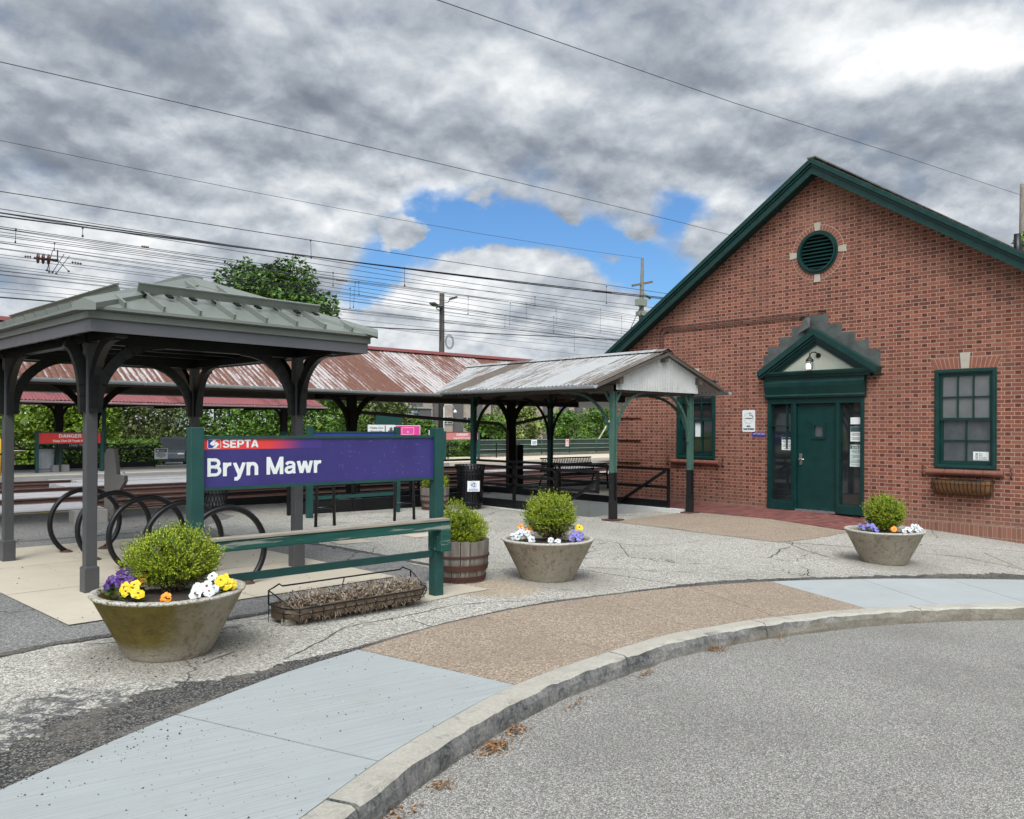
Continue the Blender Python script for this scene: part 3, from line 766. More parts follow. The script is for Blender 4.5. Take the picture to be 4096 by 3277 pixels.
# ------------------------------------------------------------------ brick station building
BX, BY = 15.79, 8.1
bl = thing('station_building', 'red brick station building with green gable boards and pedimented green door', 'building', (BX, BY, 0))
top = lambda y: 6.94 - .658 * abs(y - BY)
def circhole(cy, cz, r, n=40): return [(cy + r * math.cos(2 * math.pi * i / n), cz + r * math.sin(2 * math.pi * i / n)) for i in range(n)]
WIN = [(4.86, 5.88), (10.53, 11.58)]; WZ = (.95, 2.73)
holes = [rect(a, b, *WZ) for a, b in WIN] + [rect(7.17, 9.22, -.05, 2.29), circhole(8.14, 5.22, .37)]
m = MB()
m.prism([(2.85, -1), (13.35, -1), (13.35, top(13.35)), (BY, top(BY)), (2.85, top(2.85))], lambda u, v, w: (BX + w, u, v), 0, .32, holes)
m.box(BX + .32, 31, 2.85, 3.1, -1, 3.45); m.box(BX + .32, 31, 13.1, 13.35, -1, 3.45)
zz = -.25
while zz < 2.5:
    m.box(BX - .055, BX + .01, 12.63, 13.352, zz, zz + .47); zz += .54
m.build('wall', BRICK, bl)
m = MB(); m.box(BX + .5, BX + .55, 3.1, 13.1, -.5, 3.4); m.box(BX + .3205, BX + .34, 7.6, 8.7, 4.7, 5.7); m.build('dark_interior', plain('dark interior', (.012, .013, .014), .9), bl)
RX0, RX1 = 15.43, 31.
m = MB()
for sg in (-1, 1):
    e = (BY + sg * 5.42, 7.04 - .658 * 5.42)
    m.prism([(BY, 7.04), e, (e[0], e[1] - .10), (BY, 6.94)], lambda u, v, w: (w, u, v), RX0, RX1)
rf = m.build('roof', SHING, bl)
m = MB(); m.box(RX0, RX1, BY - .09, BY + .09, 7.035, 7.06); m.build('ridge_cap', SHING, rf)
for sg in (-1, 1):
    m = MB(); y1 = BY + sg * 5.40
    f = lambda yy, d: (yy, 7.02 - .658 * abs(yy - BY) - d)
    m.prism([f(BY, .0), f(y1, .0), f(y1, .285), f(BY, .285)], lambda u, v, w: (w, u, v), RX0 + .03, RX0 + .09)
    m.prism([f(BY, -.015), f(y1, -.015), f(y1, .085), f(BY, .085)], lambda u, v, w: (w, u, v), RX0 - .03, RX0 + .028)
    m.prism([f(BY, .10), f(y1, .10), f(y1, .135), f(BY, .135)], lambda u, v, w: (w, u, v), RX0 + .0, RX0 + .028)
    m.prism([f(BY, .20), f(y1 - sg * .05, .20), f(y1 - sg * .05, .225), f(BY, .225)], lambda u, v, w: (w, u, v), RX0 + .092, BX - .002)
    m.build('gable_board', GREEN2, bl)
m = MB(); m.tube([(17.6, 5.08, 4.7), (17.6, 5.08, 5.36)], .062, 12); m.tube([(17.6, 5.08, 4.98), (17.6, 5.08, 5.02)], .12, 12)
m.build('vent_pipe', BLACK, bl)
# round louvred vent
vc = (8.14, 5.22); FX = faceX(BX)
m = MB(); fn = lambda u, v, w: (BX - w, u, v)
m.prism(circhole(*vc, .435, 48), fn, -.12, .03, [circhole(*vc, .345, 48)[::-1]])
m.prism(circhole(*vc, .395, 48), fn, .03, .055, [circhole(*vc, .36, 48)[::-1]])
rv = m.build('round_vent', GREEN, bl)
m = MB()
for i in range(9):
    z = vc[1] - .30 + i * .075; hw = math.sqrt(max(.001, .35 ** 2 - (z - vc[1]) ** 2))
    m.add([(BX + .075, vc[0] - hw, z + .05), (BX + .075, vc[0] + hw, z + .05), (BX - .005, vc[0] + hw, z), (BX - .005, vc[0] - hw, z), (BX + .075, vc[0] - hw, z + .035), (BX + .075, vc[0] + hw, z + .035), (BX - .005, vc[0] + hw, z - .016), (BX - .005, vc[0] - hw, z - .016)], [(0, 1, 2, 3), (7, 6, 5, 4), (3, 2, 6, 7), (0, 3, 7, 4), (1, 5, 6, 2)])
m.build('louvres', GREEN, rv)
m = MB(); m.prism(circhole(*vc, .37, 40), fn, -.13, -.12); m.build('dark_backing', BLACK, rv)
nb = 44; m = MB()
for i in range(nb):
    if i % 11 == 0:
        if i: m.build('brick_ring', ARCHB, rv)
        m = MB(); continue
    t0 = 2 * math.pi * (i - .5 + .07) / nb; t1 = 2 * math.pi * (i + .5 - .07) / nb
    p = lambda r, t: (vc[0] + r * math.cos(t), vc[1] + r * math.sin(t))
    m.prism([p(.44, t0), p(.545, t0), p(.545, t1), p(.44, t1)], fn, -.01, .006)
m.build('brick_ring', ARCHB, rv)
m = MB(); m.prism(circhole(*vc, .555, 48), fn, -.01, .003, [circhole(*vc, .43, 48)[::-1]]); m.build('mortar_ring', MORT, rv)
for t in (0, 90, 180, 270):
    t = R(t); c, s = math.cos(t), math.sin(t); m = MB()
    q = lambda r, w: (vc[0] + c * r - s * w, vc[1] + s * r + c * w)
    m.prism([q(.438, -.055), q(.60, -.07), q(.60, .07), q(.438, .055)], fn, -.01, .018); m.build('keystone', STONE, rv)
# sash windows
def window(y0, y1, right):
    z0, z1 = WZ; m = MB(); fx = lambda u, v, w: (BX - w, u, v)
    m.prism(rect(y0, y1, z0, z1), fx, -.09, .022, [rect(y0 + .075, y1 - .075, z0 + .07, z1 - .075)[::-1]])
    m.prism(rect(y0 + .02, y1 - .02, z0 + .02, z1 - .02), fx, .022, .036, [rect(y0 + .055, y1 - .055, z0 + .05, z1 - .055)[::-1]])
    w = m.build('window', GREEN2, bl, .004)
    a, b = y0 + .075, y1 - .075; zm = z0 + .07 + (z1 - z0 - .145) * .5; s = .05
    m = MB()
    m.prism(rect(a, b, zm - .02, z1 - .075), fx, -.055, -.02, [rect(a + s, b - s, zm + .025, z1 - .075 - s)[::-1]])
    m.prism(rect(a, b, z0 + .07, zm + .02), fx, -.10, -.06, [rect(a + s, b - s, z0 + .07 + .075, zm - .02)[::-1]])
    def bars(y0, y1, zz0, zz1, nx, nz, d):
        for i in range(1, nx): yy = y0 + (y1 - y0) * i / nx; m.box(BX + d - .02, BX + d + .012, yy - .011, yy + .011, zz0, zz1)
        for j in range(1, nz): z = zz0 + (zz1 - zz0) * j / nz; m.box(BX + d - .0195, BX + d + .0115, y0, y1, z - .011, z + .011)
    bars(a + s, b - s, zm + .025, z1 - .075 - s, 3, 2, .035); bars(a + s, b - s, z0 + .145, zm - .02, 2 if right else 3, 2, .075)
    m.build('sash', GREEN, w)
    m = MB(); m.box(BX + .045, BX + .05, a + s - .01, b - s + .01, zm + .02, z1 - .12); m.build('glass', GLASSF if right else GLASS, w)
    m = MB(); m.box(BX + .085, BX + .09, a + s - .01, b - s + .01, z0 + .14, zm - .01); m.build('glass', GLASSM if right else GLASS, w)
    m = MB(); m.smooth = False
    sl = [(0.02, -.005), (-.05, -.01), (-.085, -.04), (-.09, -.075), (-.06, -.12), (0.02, -.135)]
    n = 4; L0, L1 = y0 - .12, y1 + .13
    for i in range(n):
        m.prism(sl, lambda u, v, k: (BX + u, k, z0 + v), L0 + (L1 - L0) * i / n + .002, L0 + (L1 - L0) * (i + 1) / n - .002)
    m.build('sill', TERRA, w, .01)
    # splayed brick arch and keystone
    m = MB(); yc = (y0 + y1) / 2; hb = (y1 - y0) / 2; ht = hb + .085; H0, H1 = z1 + .004, z1 + .205; nn = 15
    for i in range(nn):
        if i == nn // 2: continue
        q = lambda k, h: (yc + (hb + (ht - hb) * h) * (2 * k - 1), H0 + (H1 - H0) * h)
        k0 = (i + .06) / nn; k1 = (i + .94) / nn
        m.prism([q(k0, .02), q(k1, .02), q(k1, .98), q(k0, .98)], fx, -.01, .006)
    m.build('brick_arch', ARCHB, w)
    m = MB(); m.prism([(yc - hb, H0), (yc + hb, H0), (yc + ht, H1), (yc - ht, H1)], fx, -.01, .003); m.build('mortar_bed', MORT, w)
    m = MB(); m.prism([(yc - .065, H0 + .0), (yc + .065, H0), (yc + .085, H1 + .085), (yc - .085, H1 + .085)], fx, -.012, .02); m.build('keystone', STONE, w, .004)
    for yy in (y0 - .23, y1 + .20) if right else (y0 - .2, y1 + .23):
        m = MB(); m.tube([(BX, yy, .98), (BX - .05, yy, .99), (BX - .055, yy, .93), (BX - .03, yy - .02, .90), (BX - .05, yy, .86), (BX, yy, .80)], .012, 6); m.build('shutter_hook', RUST, w)
window(*WIN[0], True); window(*WIN[1], False)
# doorway: frame, sidelights, door, frieze, pediment
fx = lambda u, v, w: (BX - w, u, v)
m = MB()
m.prism(rect(7.17, 9.22, -.03, 2.29), fx, -.12, .03, [rect(7.24, 7.66, .16, 2.17)[::-1], rect(7.73, 8.585, -.02, 2.17)[::-1], rect(8.66, 9.15, .16, 2.17)[::-1]])
m.box(BX - .06, BX - .03, 7.17, 7.70, -.02, .14); m.box(BX - .06, BX - .03, 8.63, 9.22, -.02, .14)
for a in (7.17, 9.17): m.box(BX - .045, BX - .031, a, a + .05, .14, 2.29)
dw = m.build('doorway', GREEN, bl, .004)
m = MB(); m.box(BX + .05, BX + .06, 7.24, 7.66, .16, 2.17); m.box(BX + .05, BX + .06, 8.66, 9.15, .16, 2.17); m.build('sidelight_glass', GLASS, dw)
m = MB(); m.box(BX + .0, BX + .05, 8.66, 8.71, .16, 2.17); m.box(BX, BX + .05, 8.71, 9.15, 1.70, 1.725); m.box(BX + .02, BX + .05, 8.80, 8.825, 1.25, 2.17); m.build('sidelight_bars', GREEN, dw)
m = MB(); m.prism(rect(7.735, 8.58, .012, 2.165), fx, -.085, -.04, [rect(8.03, 8.21, 1.50, 1.72)[::-1]]); dr = m.build('door', GREEN, bl, .003)
m = MB(); m.prism(rect(7.975, 8.265, 1.445, 1.775), fx, -.041, -.022, [rect(8.03, 8.21, 1.50, 1.72)[::-1]]); m.build('window_trim', GREEN, dr)
m = MB(); m.box(BX + .06, BX + .065, 8.03, 8.21, 1.50, 1.72); m.build('door_window', GLASSM, dr)
m = MB(); m.prism(rrect(8.475, 8.535, .92, 1.15, .012), fx, -.04, -.03); m.tube([(BX + .03, 8.505, 1.03), (BX - .035, 8.505, 1.03)], .016, 10); m.tube([(BX - .03, 8.505, 1.03), (BX - .035, 8.40, 1.03)], .011, 8)
m.build('handle', STEEL, dr)
m = MB(); m.box(BX - .05, BX + .06, 7.73, 8.585, -.03, .010); m.build('threshold', ALLOY, dr)
m = MB()
pr = [(-.02, 2.29), (.085, 2.29), (.10, 2.33), (.085, 2.36), (.10, 2.42), (.125, 2.52), (.13, 2.60), (.10, 2.66), (.10, 2.70), (-.02, 2.70)]
m.prism(pr, lambda u, v, k: (BX - u, k, v), 7.13, 9.26); m.build('frieze', GREEN, bl)
PZ = 2.84; HP = 1.265; AP = 3.66; PC = 8.1
m = MB()
cp = [(-.02, 2.70), (.14, 2.70), (.15, 2.74), (.18, 2.75), (.20, 2.80), (.20, 2.83), (-.02, 2.83)]
m.prism(cp, lambda u, v, k: (BX - u, k, v), 7.0, 9.22)
sl = (AP - PZ) / HP
for sg in (-1, 1):
    for (t0, t1, d) in ((0, .105, .25), (.108, .15, .21), (.153, .19, .17), (.193, .22, .14), (.223, .262, .11)):
        q = lambda h, t: (PC + sg * h, AP - h * sl - t * 1.2)
        hm = HP if t0 < .15 else HP - (t1 * 1.2) / sl * .30 - .02
        m.prism([q(0, t0), q(hm, t0), q(hm - t1 * .25, t1), q(0, t1)], fx, -.01, d)
pd = m.build('pediment', GREEN, bl)
m = MB(); m.prism([(PC - 1.0, 2.835), (PC + 1.0, 2.835), (PC, AP - .28)], fx, .0, .075); m.build('tympanum', CREAM, pd)
m = MB(); cx0 = PC + .06; st = .27; rs = .185
m.prism(rect(cx0 - .25, cx0 + .24, 3.4, 3.95), fx, 0, .012)
for sg in (-1, 1):
    for i in range(1, 5):
        a = .245 + (i - 1) * st; zt = 3.95 - i * rs - .02
        e = cx0 + sg * a; f2 = cx0 + sg * (a + st + .02)
        if abs(f2 - PC) > HP: f2 = PC + sg * (HP - .03)
        m.prism(rect(min(e, f2), max(e, f2), zt - .42, zt), fx, 0, .006 + .003 * (4 - i))
m.add([(BX - .02, cx0 + .28, 3.62), (BX - .02, cx0 + .22, 3.95), (BX - .06, cx0 + .1, 3.9), (BX - .27, cx0 - .0, 3.70), (BX - .26, cx0 + .3, 3.55)], [(0, 1, 2, 3, 4)])
m.build('flashing', LEAD, pd)
for k, (dz, x2, rr) in enumerate(((.0, 8.02, .010), (-.085, 8.40, .014))):
    m = MB(); y0 = 12.05 - k * .085; z0 = 4.02 + dz
    pts = [(BX - .03, y0, 3.1), (BX - .03, y0, z0 - .13)] + [(BX - .03, y0 - .13 * (1 - math.cos(t)), z0 - .13 + .13 * math.sin(t)) for t in (.4, .8, 1.2, 1.571)] + [(BX - .03, x2, z0 + .012)]
    m.tube(pts, rr, 8); m.tube([(BX - .03, x2 + .08, z0 + .012), (BX - .03, x2 - .08, z0 + .012)], rr + .012, 8)
    for q in range(6): yy = y0 - .3 - q * .6; m.box(BX - .045, BX, yy - .008, yy + .008, z0 - .012, z0 + .026)
    m.build('conduit', RUST, bl)
# things fixed to the gable wall
def sheet(name, lab, cat, fn, r, mat, th=.003, group=None, root=None, rad=0):
    t = thing(name, lab, cat, root, group); m = MB()
    m.prism(rrect(*r, rad) if rad else rect(*r), fn, 0, th); m.build('panel', mat, t); return t
def addtext(t, fn, items, mat, d, name='lettering'):
    m = MB()
    for it in items:
        if it[0] == 'bar': m.flat(rect(*it[1:]), fn, d)
        elif it[0] == 'poly': m.flat(it[1], fn, d, it[2] if len(it) > 2 else ())
        else: lettering(m, it[0], fn, it[1], it[2], it[3], it[4] if len(it) > 4 else None, it[5] if len(it) > 5 else .02, it[6] if len(it) > 6 else 'L', d)
    return m.build(name, mat, t)
FW = faceX(BX - .004, 9.69, 1.82)
t = sheet('no_smoking_sign', 'white no smoking sign with cigarette picture on brick beside the green doorway', 'sign', FW, (-.155, .155, -.235, .235), PAPER, .004, None, (BX, 9.69, 1.82), .03)
lt = addtext(t, FW, [('bar', -.09, .075, .045, .062), ('bar', .078, .088, .045, .062), ('bar', .091, .101, .045, .062)], INK, .0055)
m = MB(); strokes(m, 'NO', FW, 0, -.135, .042, .085, .0055, .24, .1, 'C'); m.build('words', INK, t); m = MB(); strokes(m, 'SMOKING', FW, 0, -.195, .042, .262, .0055, .24, .1, 'C'); m.build('words', INK, t)
m = MB(); m.flat(circ(0, .06, .125, 40), FW, .0050, [circ(0, .06, .108, 40)[::-1]]); m.flat([(-.085, .135), (-.075, .145), (.085, -.015), (.075, -.025)], FW, .0052); m.build('prohibition_ring', plain('faded ring', (.48, .46, .44), .8), t)
m = MB(); m.tube([FW(u, v, .006) for u, v in ((.09, .07), (.10, .10), (.08, .12), (.03, .125), (.01, .15), (.03, .17), (.06, .165))], .006, 5); m.build('smoke_line', INK, t)
FW = faceX(BX - .004, 9.44, 1.528)
t = sheet('office_plaque', 'small blue plaque with white writing under the no smoking sign', 'sign', FW, (-.16, .16, -.04, .04), BLUE, .006, None, (BX, 9.44, 1.528))
addtext(t, FW, [('SEPTA TICKET OFFICE', 0, .005, .018, .28, .02, 'C')], WHITE, .0075)
# notices in the glass
def notice(y0, y1, z0, z1, lab, head, x=BX + .048, mat=PAPER, lines=8, htxt=None):
    yc, zc = (y0 + y1) / 2, (z0 + z1) / 2; w, h = abs(y1 - y0) / 2, abs(z1 - z0) / 2; FW = faceX(x, yc, zc)
    t = sheet('paper_notice', lab, 'notice', FW, (-w, w, -h, h), mat, .001, None, (x, yc, zc))
    if head: m = MB(); m.flat(rect(-w * .97, w * .97, h - head, h * .98), FW, .0016); m.build('heading', plain('notice heading', (.03, .06, .06), .6), t)
    if htxt: addtext(t, FW, [(s, 0, h - head * (.42 + .45 * i), head * .28, w * 1.5, .03, 'C') for i, s in enumerate(htxt)], PAPER, .0022, 'heading_text')
    if lines:
        it = []; tt = h - head - .02; k = (2 * h - head - .04) / lines
        for i in range(lines):
            ww = w * (.75 + .15 * math.sin(i * 2.1)); 
            if i % 4 != 3: it.append(('bar', -ww, ww, tt - i * k - k * .5, tt - i * k))
        addtext(t, FW, it, INKG, .0022, 'text_lines')
    return t
notice(7.258, 7.468, 1.749, 1.882, 'plain white sheet topmost in the glass beside the green door', 0, lines=0)
notice(7.245, 7.468, 1.412, 1.698, 'timetable sheet with dark heading in the middle of the sidelight', .10, lines=7)
notice(7.186, 7.475, .917, 1.352, 'tall notice headed EFFECTIVE JULY 8, 2019 taped in the door sidelight', .09, mat=plain('pale green paper', (.42, .50, .46), .8), lines=13, htxt=['EFFECTIVE', 'JULY 8, 2019'])
notice(8.716, 8.94, 1.21, 1.477, 'white notice with grey grid in the narrow sidelight beside the door handle', .05, lines=9)
notice(10.98, 11.12, 1.45, 1.78, 'white sheet behind the dark window under the canopy', 0, x=BX + .08, lines=0)
yc, zc = 5.137, 1.187; FW = faceX(BX + .083, yc, zc)
t = sheet('window_card', 'white card reading Bryn Mawr Beautiful in the window corner', 'notice', FW, (-.125, .125, -.075, .075), PAPER, .001, None, (BX + .083, yc, zc))
addtext(t, FW, [('Bryn', -.03, .03, .022, .06), ('Mawr', -.03, -.005, .022, .065), ('Beautiful', -.03, -.04, .022, .115), ('bar', -.10, .10, -.062, -.056), ('poly', rrect(-.088, -.048, -.045, .05, .012), [rrect(-.082, -.054, -.039, .044, .01)[::-1]]), ('poly', circ(-.068, .03, .01, 10)), ('poly', [(-.08, .012), (-.068, -.004), (-.056, .012)]), ('poly', [(-.08, -.012), (-.068, -.034), (-.056, -.012)])], INK, .0016)
# lantern
t = thing('wall_lantern', 'black lit lantern hanging in the pediment over the green door', 'lamp', (BX - .08, 8.16, 2.85))
lx = BX - .27; ly = 8.16
m = MB(); m.lathe([(.05, 0), (.05, .02)], (0, 0, 0), 16); m.v = [(BX - .076 - p[2], ly - .09 + p[0], 3.13 + p[1]) for p in m.v]
m.tube([(BX - .08, ly - .09, 3.13), (BX - .15, ly - .06, 3.19), (BX - .22, ly - .02, 3.19), (lx, ly, 3.13)], .012, 8); m.build('bracket', BLACK, t)
m = MB(); m.lathe([(.075, 3.02), (.06, 3.05), (.03, 3.085), (.02, 3.10), (.008, 3.15), (.004, 3.20)], (lx, ly, 0), 12)
for k in range(4):
    a = math.pi / 4 + k * math.pi / 2; m.bar((lx + .072 * math.cos(a), ly + .072 * math.sin(a), 3.02), (lx + .048 * math.cos(a), ly + .048 * math.sin(a), 2.82), .009)
m.lathe([(.05, 2.81), (.05, 2.825)], (lx, ly, 0), 4, ang=math.pi / 4); m.build('cage', BLACK, t)
m = MB(); m.lathe([(.064, 3.02), (.042, 2.825)], (lx, ly, 0), 4, ang=math.pi / 4); m.build('glass', LAMPG, t)
m = MB()
for a in range(3): m.lathe([(.012, 2.85), (.016, 2.90), (.012, 2.95)], (lx - .062 + .01, ly - .03 + a * .03, 0), 8)
m.build('bulb', LAMPON, t)
# hanging trough on the wall under the right window
def trough(name, lab, L, w, h, loc, rz, liner, fill=False):
    t = thing(name, lab, 'planter basket', loc, None, rz); OFF[t.name] = (0, 0, 0)
    m = MB(); n = 15; prof = lambda k, s=1.: [(-w, h), (-w * .99, h * .72), (-w * .90, h * .42), (-w * .70, h * .17), (-w * .42, h * .03), (-w * .15, 0), (-.005, 0), (0, h)]
    def shrink(x): e = abs(2 * x / L); return 1 - .30 * max(0, (e - .72) / .28) ** 2
    xs = xs_range(-L / 2 * .97, L / 2 * .97, L / 30); P = []
    for x in xs:
        s = shrink(x); row = []
        for (a, b) in prof(0): row.append((x, a * s, h - (h - b) * (s if b < h else 1) + .012 * mnoise.noise((x * 9, a * 20, b * 20)) + (.016 * mnoise.noise((x * 5, a * 3, 1)) + .01 if b == h else 0)))
        P.append(row)
    k = len(P[0]); m.smooth = True
    m.add([p for r in P for p in r], [(i * k + j, (i + 1) * k + j, (i + 1) * k + j + 1, i * k + j + 1) for i in range(len(P) - 1) for j in range(k - 1)] + [tuple(range(k)), tuple(range((len(P) - 1) * k, len(P) * k))])
    m.smooth = False
    for i in range(len(xs) - 1):
        pass
    m.build('coir_liner', liner, t)
    m = MB()
    for i in range(n):
        x = -L / 2 + L * i / (n - 1); s = shrink(x); xb = x * .93
        m.tube([(x, -w * 1.04 * s, h * .98), (x, -w * 1.03 * s, h * .72), (xb + (x - xb) * .6, -w * .94 * s, h * .40), (xb + (x - xb) * .3, -w * .73 * s, h * .13), (xb, -w * .42 * s, -.006), (xb, -w * .2, -.012), (xb, .0, -.012)], .005, 5)
    rim = [(-L / 2, 0, h), (-L / 2, -w * .70, h), (-L / 2 + .10, -w * 1.03, h)] + [(x, -w * 1.04, h) for x in xs_range(-L / 2 + .2, L / 2 - .2, .3)] + [(L / 2 - .10, -w * 1.03, h), (L / 2, -w * .70, h), (L / 2, 0, h)]
    m.tube(rim, .007, 6); m.tube([(p[0], p[1] * 1.015, h * .72) for p in rim], .005, 5); m.tube([(-L / 2, 0, h), (L / 2, 0, h)], .006, 5); m.tube([(-L / 2, .0, h), (-L / 2, 0, 0), (L / 2, 0, 0), (L / 2, 0, h)], .005, 5)
    if fill:
        hh = h + .13
        m.tube([(-L / 2, 0, h), (-L / 2, 0, hh - .02), (-L / 2 + .05, 0, hh), (-L / 2 + .09, 0, hh + .02), (-L / 2 + .12, 0, hh), (L / 2 - .12, 0, hh), (L / 2 - .09, 0, hh + .02), (L / 2 - .05, 0, hh), (L / 2, 0, hh - .02), (L / 2, 0, h)], .007, 6)
        m.tube([(0, 0, hh), (-.04, 0, h)], .005, 5); m.tube([(-L / 2, 0, hh - .02), (-L / 2 + .05, -w * .9, h)], .006, 5); m.tube([(L / 2, 0, hh - .02), (L / 2 - .05, -w * .9, h)], .006, 5)
    m.build('wire_frame', BLACK, t)
    if fill:
        m = MB(); r = random.Random(3)
        m.smooth = True
        gx = xs_range(-L / 2 * .9, L / 2 * .9, .06); gy = xs_range(-w * .9, -.02, .05)
        m.add([(x, y * shrink(x), h * .85 + .05 * mnoise.noise((x * 5, y * 9, 2)) + .03 * mnoise.noise((x * 15, y * 15, 2))) for x in gx for y in gy], [(i * len(gy) + j, (i + 1) * len(gy) + j, (i + 1) * len(gy) + j + 1, i * len(gy) + j + 1) for i in range(len(gx) - 1) for j in range(len(gy) - 1)])
        m.build('dead_soil', SOIL, t)
        m = MB()
        for i in range(2400):
            x = r.uniform(-L / 2 * .92, L / 2 * .92); y = r.uniform(-w * .95, -.01) * shrink(x); z = h * .85 + r.random() ** 2 * .10 + .03 * mnoise.noise((x * 5, y * 9, 2))
            a = r.uniform(0, 6.28); el = r.uniform(-.3, .7); l = r.uniform(.02, .085); q = r.uniform(.002, .005)
            d = Vector((math.cos(a) * math.cos(el), math.sin(a) * math.cos(el), math.sin(el))) * l; sd = Vector((-math.sin(a), math.cos(a), r.uniform(-.6, .6))) * q
            p = Vector((x, y, z)); m.add([p - sd, p + d * .5 - sd + Vector((0, 0, .01)), p + d, p + d * .5 + sd + Vector((0, 0, .01)), p + sd], [(0, 1, 2, 3, 4)])
        for i in range(420):      # frayed fibres hanging off the liner
            x = r.uniform(-L / 2 * .95, L / 2 * .95); k = r.random(); s = shrink(x)
            y = -w * (1.02 if k > .4 else .5 + k) * s; z = h * (.05 + .8 * k) ; p = Vector((x, y, z)); d = Vector((r.uniform(-.04, .04), -r.uniform(.0, .025), -r.uniform(.01, .05))); q = Vector((.0025, 0, 0))
            m.add([p - q, p + q, p + d], [(0, 1, 2)])
        m.build('dead_plants', STRAW, t, fix=False)
    return t
trough('window_trough', 'brown coir lined wire trough hanging empty below the window sill on the brick wall', .98, .22, .27, (BX - .03, 5.38, .50), -math.pi / 2, COIRB)
trough('dried_up_trough', 'wire trough of dead brown plants lying on the pavement by the station sign', 1.40, .33, .15, (3.72, 6.19, .083), R(1), COIR, True)
# ------------------------------------------------------------------ grey bus-stop style shelter (local frame, turned 4 degrees)
sh = thing('shelter', 'grey open shelter with green standing seam hip roof and curved dark brackets', 'shelter', (2.291, 8.336, 0), None, R(4)); OFF[sh.name] = (0, 0, 0)
SU, SV = 2.2, 2.52; gz = .10
for (u, v) in ((0, 0), (SU, 0), (0, SV), (SU, SV)):
    m = MB(); m.box(u - .05, u + .05, v - .05, v + .05, gz - .03, 2.44); p = m.build('post', GREY, sh, .006)
    m = MB(); m.box(u - .066, u + .066, v - .066, v + .066, gz - .02, gz + .235); m.lathe([(.093, .235), (.072, .25)], (u, v, gz), 4, ang=math.pi / 4); m.build('base_sleeve', GREY, p, .005)
    for (dx, dy) in ((1, 0), (-1, 0), (0, 1), (0, -1)):
        out = (dx < 0 and u == 0) or (dx > 0 and u > 0)
        r = .17 if out else (.62 if dx else .56); h = .62 if out else .66
        pts = [(u + dx * (.05 + r * (1 - math.cos(t))), v + dy * (.05 + r * (1 - math.cos(t))), 1.78 + .04 + h * math.sin(t) * .97) for t in [math.pi / 2 * k / 9 for k in range(10)]]
        pts = [(u + dx * .05, v + dy * .05, 1.78)] + pts
        m = MB()
        for i in range(len(pts) - 1):
            m.bar(pts[i], (Vector(pts[i + 1]) + (Vector(pts[i + 1]) - Vector(pts[i])) * .12), .062, .10, up=(dx, dy, .02) if i < 5 else (0, 0, 1))
        m.build('bracket', GREYD, p)
U0, U1, V0, V1, ZE = -.30, 2.55, -.84, SV + .84, 2.46
m = MB()
for (a, b, c, d) in ((-.06, SU + .06, -.05, .05), (-.06, SU + .06, SV - .05, SV + .05)): m.box(a, b, c, d, 2.42, 2.52)
for (a, b) in ((-.05, .05), (SU - .05, SU + .05)): m.box(a, b, V0 + .1, V1 - .1, 2.425, 2.515)
for k in range(7): vv = V0 + .3 + k * .6; m.box(U0 + .05, U1 - .05, vv, vv + .06, 2.50, 2.555)
m.build('beams', GREYD, sh)
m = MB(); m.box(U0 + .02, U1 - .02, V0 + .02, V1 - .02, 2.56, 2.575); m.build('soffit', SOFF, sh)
def ringbox(m, e, z0, z1, t):
    a, b, c, d = U0 - e, U1 + e, V0 - e, V1 + e
    m.box(a, b, c, c + t, z0, z1); m.box(a, b, d - t, d, z0, z1); m.box(a, a + t, c + t, d - t, z0, z1); m.box(b - t, b, c + t, d - t, z0, z1)
m = MB(); ringbox(m, 0, 2.45, 2.555, .03); fa = m.build('fascia', FASC, sh)
m = MB(); ringbox(m, .022, 2.556, 2.62, .05); ringbox(m, .035, 2.621, 2.635, .06); ringbox(m, .05, 2.636, 2.65, .08); m.build('gutter', FASL, sh, .004)
E0 = .075; a, b, c, d = U0 - E0, U1 + E0, V0 - E0, V1 + E0; ze, zr = 2.655, 3.175; uc = (U0 + U1) / 2
ra, rb = (uc, .30, zr), (uc, V1 - 1.14, zr)
C = [(a, c, ze), (b, c, ze), (b, d, ze), (a, d, ze)]
m = MB(); m.add(C + [ra, rb], [(0, 1, 4), (1, 2, 5, 4), (2, 3, 5), (3, 0, 4, 5)])
m.add([(p[0], p[1], p[2] - .025) for p in C], [(0, 1, 2, 3)]); m.add(C + [(p[0], p[1], p[2] - .025) for p in C], [(0, 1, 5, 4), (1, 2, 6, 5), (2, 3, 7, 6), (3, 0, 4, 7)])
rf = m.build('roof', ROOFM, sh)
def onface(o, ex, up, L):   # helper: point on a roof face from eave coordinate s and slope fraction k
    return lambda s, k, h=0: Vector(o) + Vector(ex) * s + (Vector(up) - Vector(o)) * 0 + Vector((0, 0, h))
m = MB()
def seams(p0, p1, apex0, apex1, n):
    p0, p1, apex0, apex1 = map(Vector, (p0, p1, apex0, apex1)); L = (p1 - p0).length; ex = (p1 - p0).normalized()
    nv = (p1 - p0).cross(apex0 - p0).normalized()
    if nv.z < 0: nv = -nv
    f0 = (apex0 - p0).dot(ex); f1 = (apex1 - p0).dot(ex)
    foot = p0 + ex * f0; upv = apex0 - foot
    for i in range(1, n):
        s = L * i / n
        k = s / f0 if s < f0 else (1 if s <= f1 else (L - s) / (L - f1))
        q = p0 + ex * s; e = q + upv * max(.02, k - .03)
        m.bar(q + nv * .025 - upv.normalized() * -.01, e + nv * .025, .022, .05, up=nv)
seams(C[0], C[1], ra, ra, 9); seams(C[1], C[2], ra, rb, 14); seams(C[2], C[3], rb, rb, 9); seams(C[3], C[0], rb, ra, 14)
m.build('seam', ROOFM, rf)
m = MB()
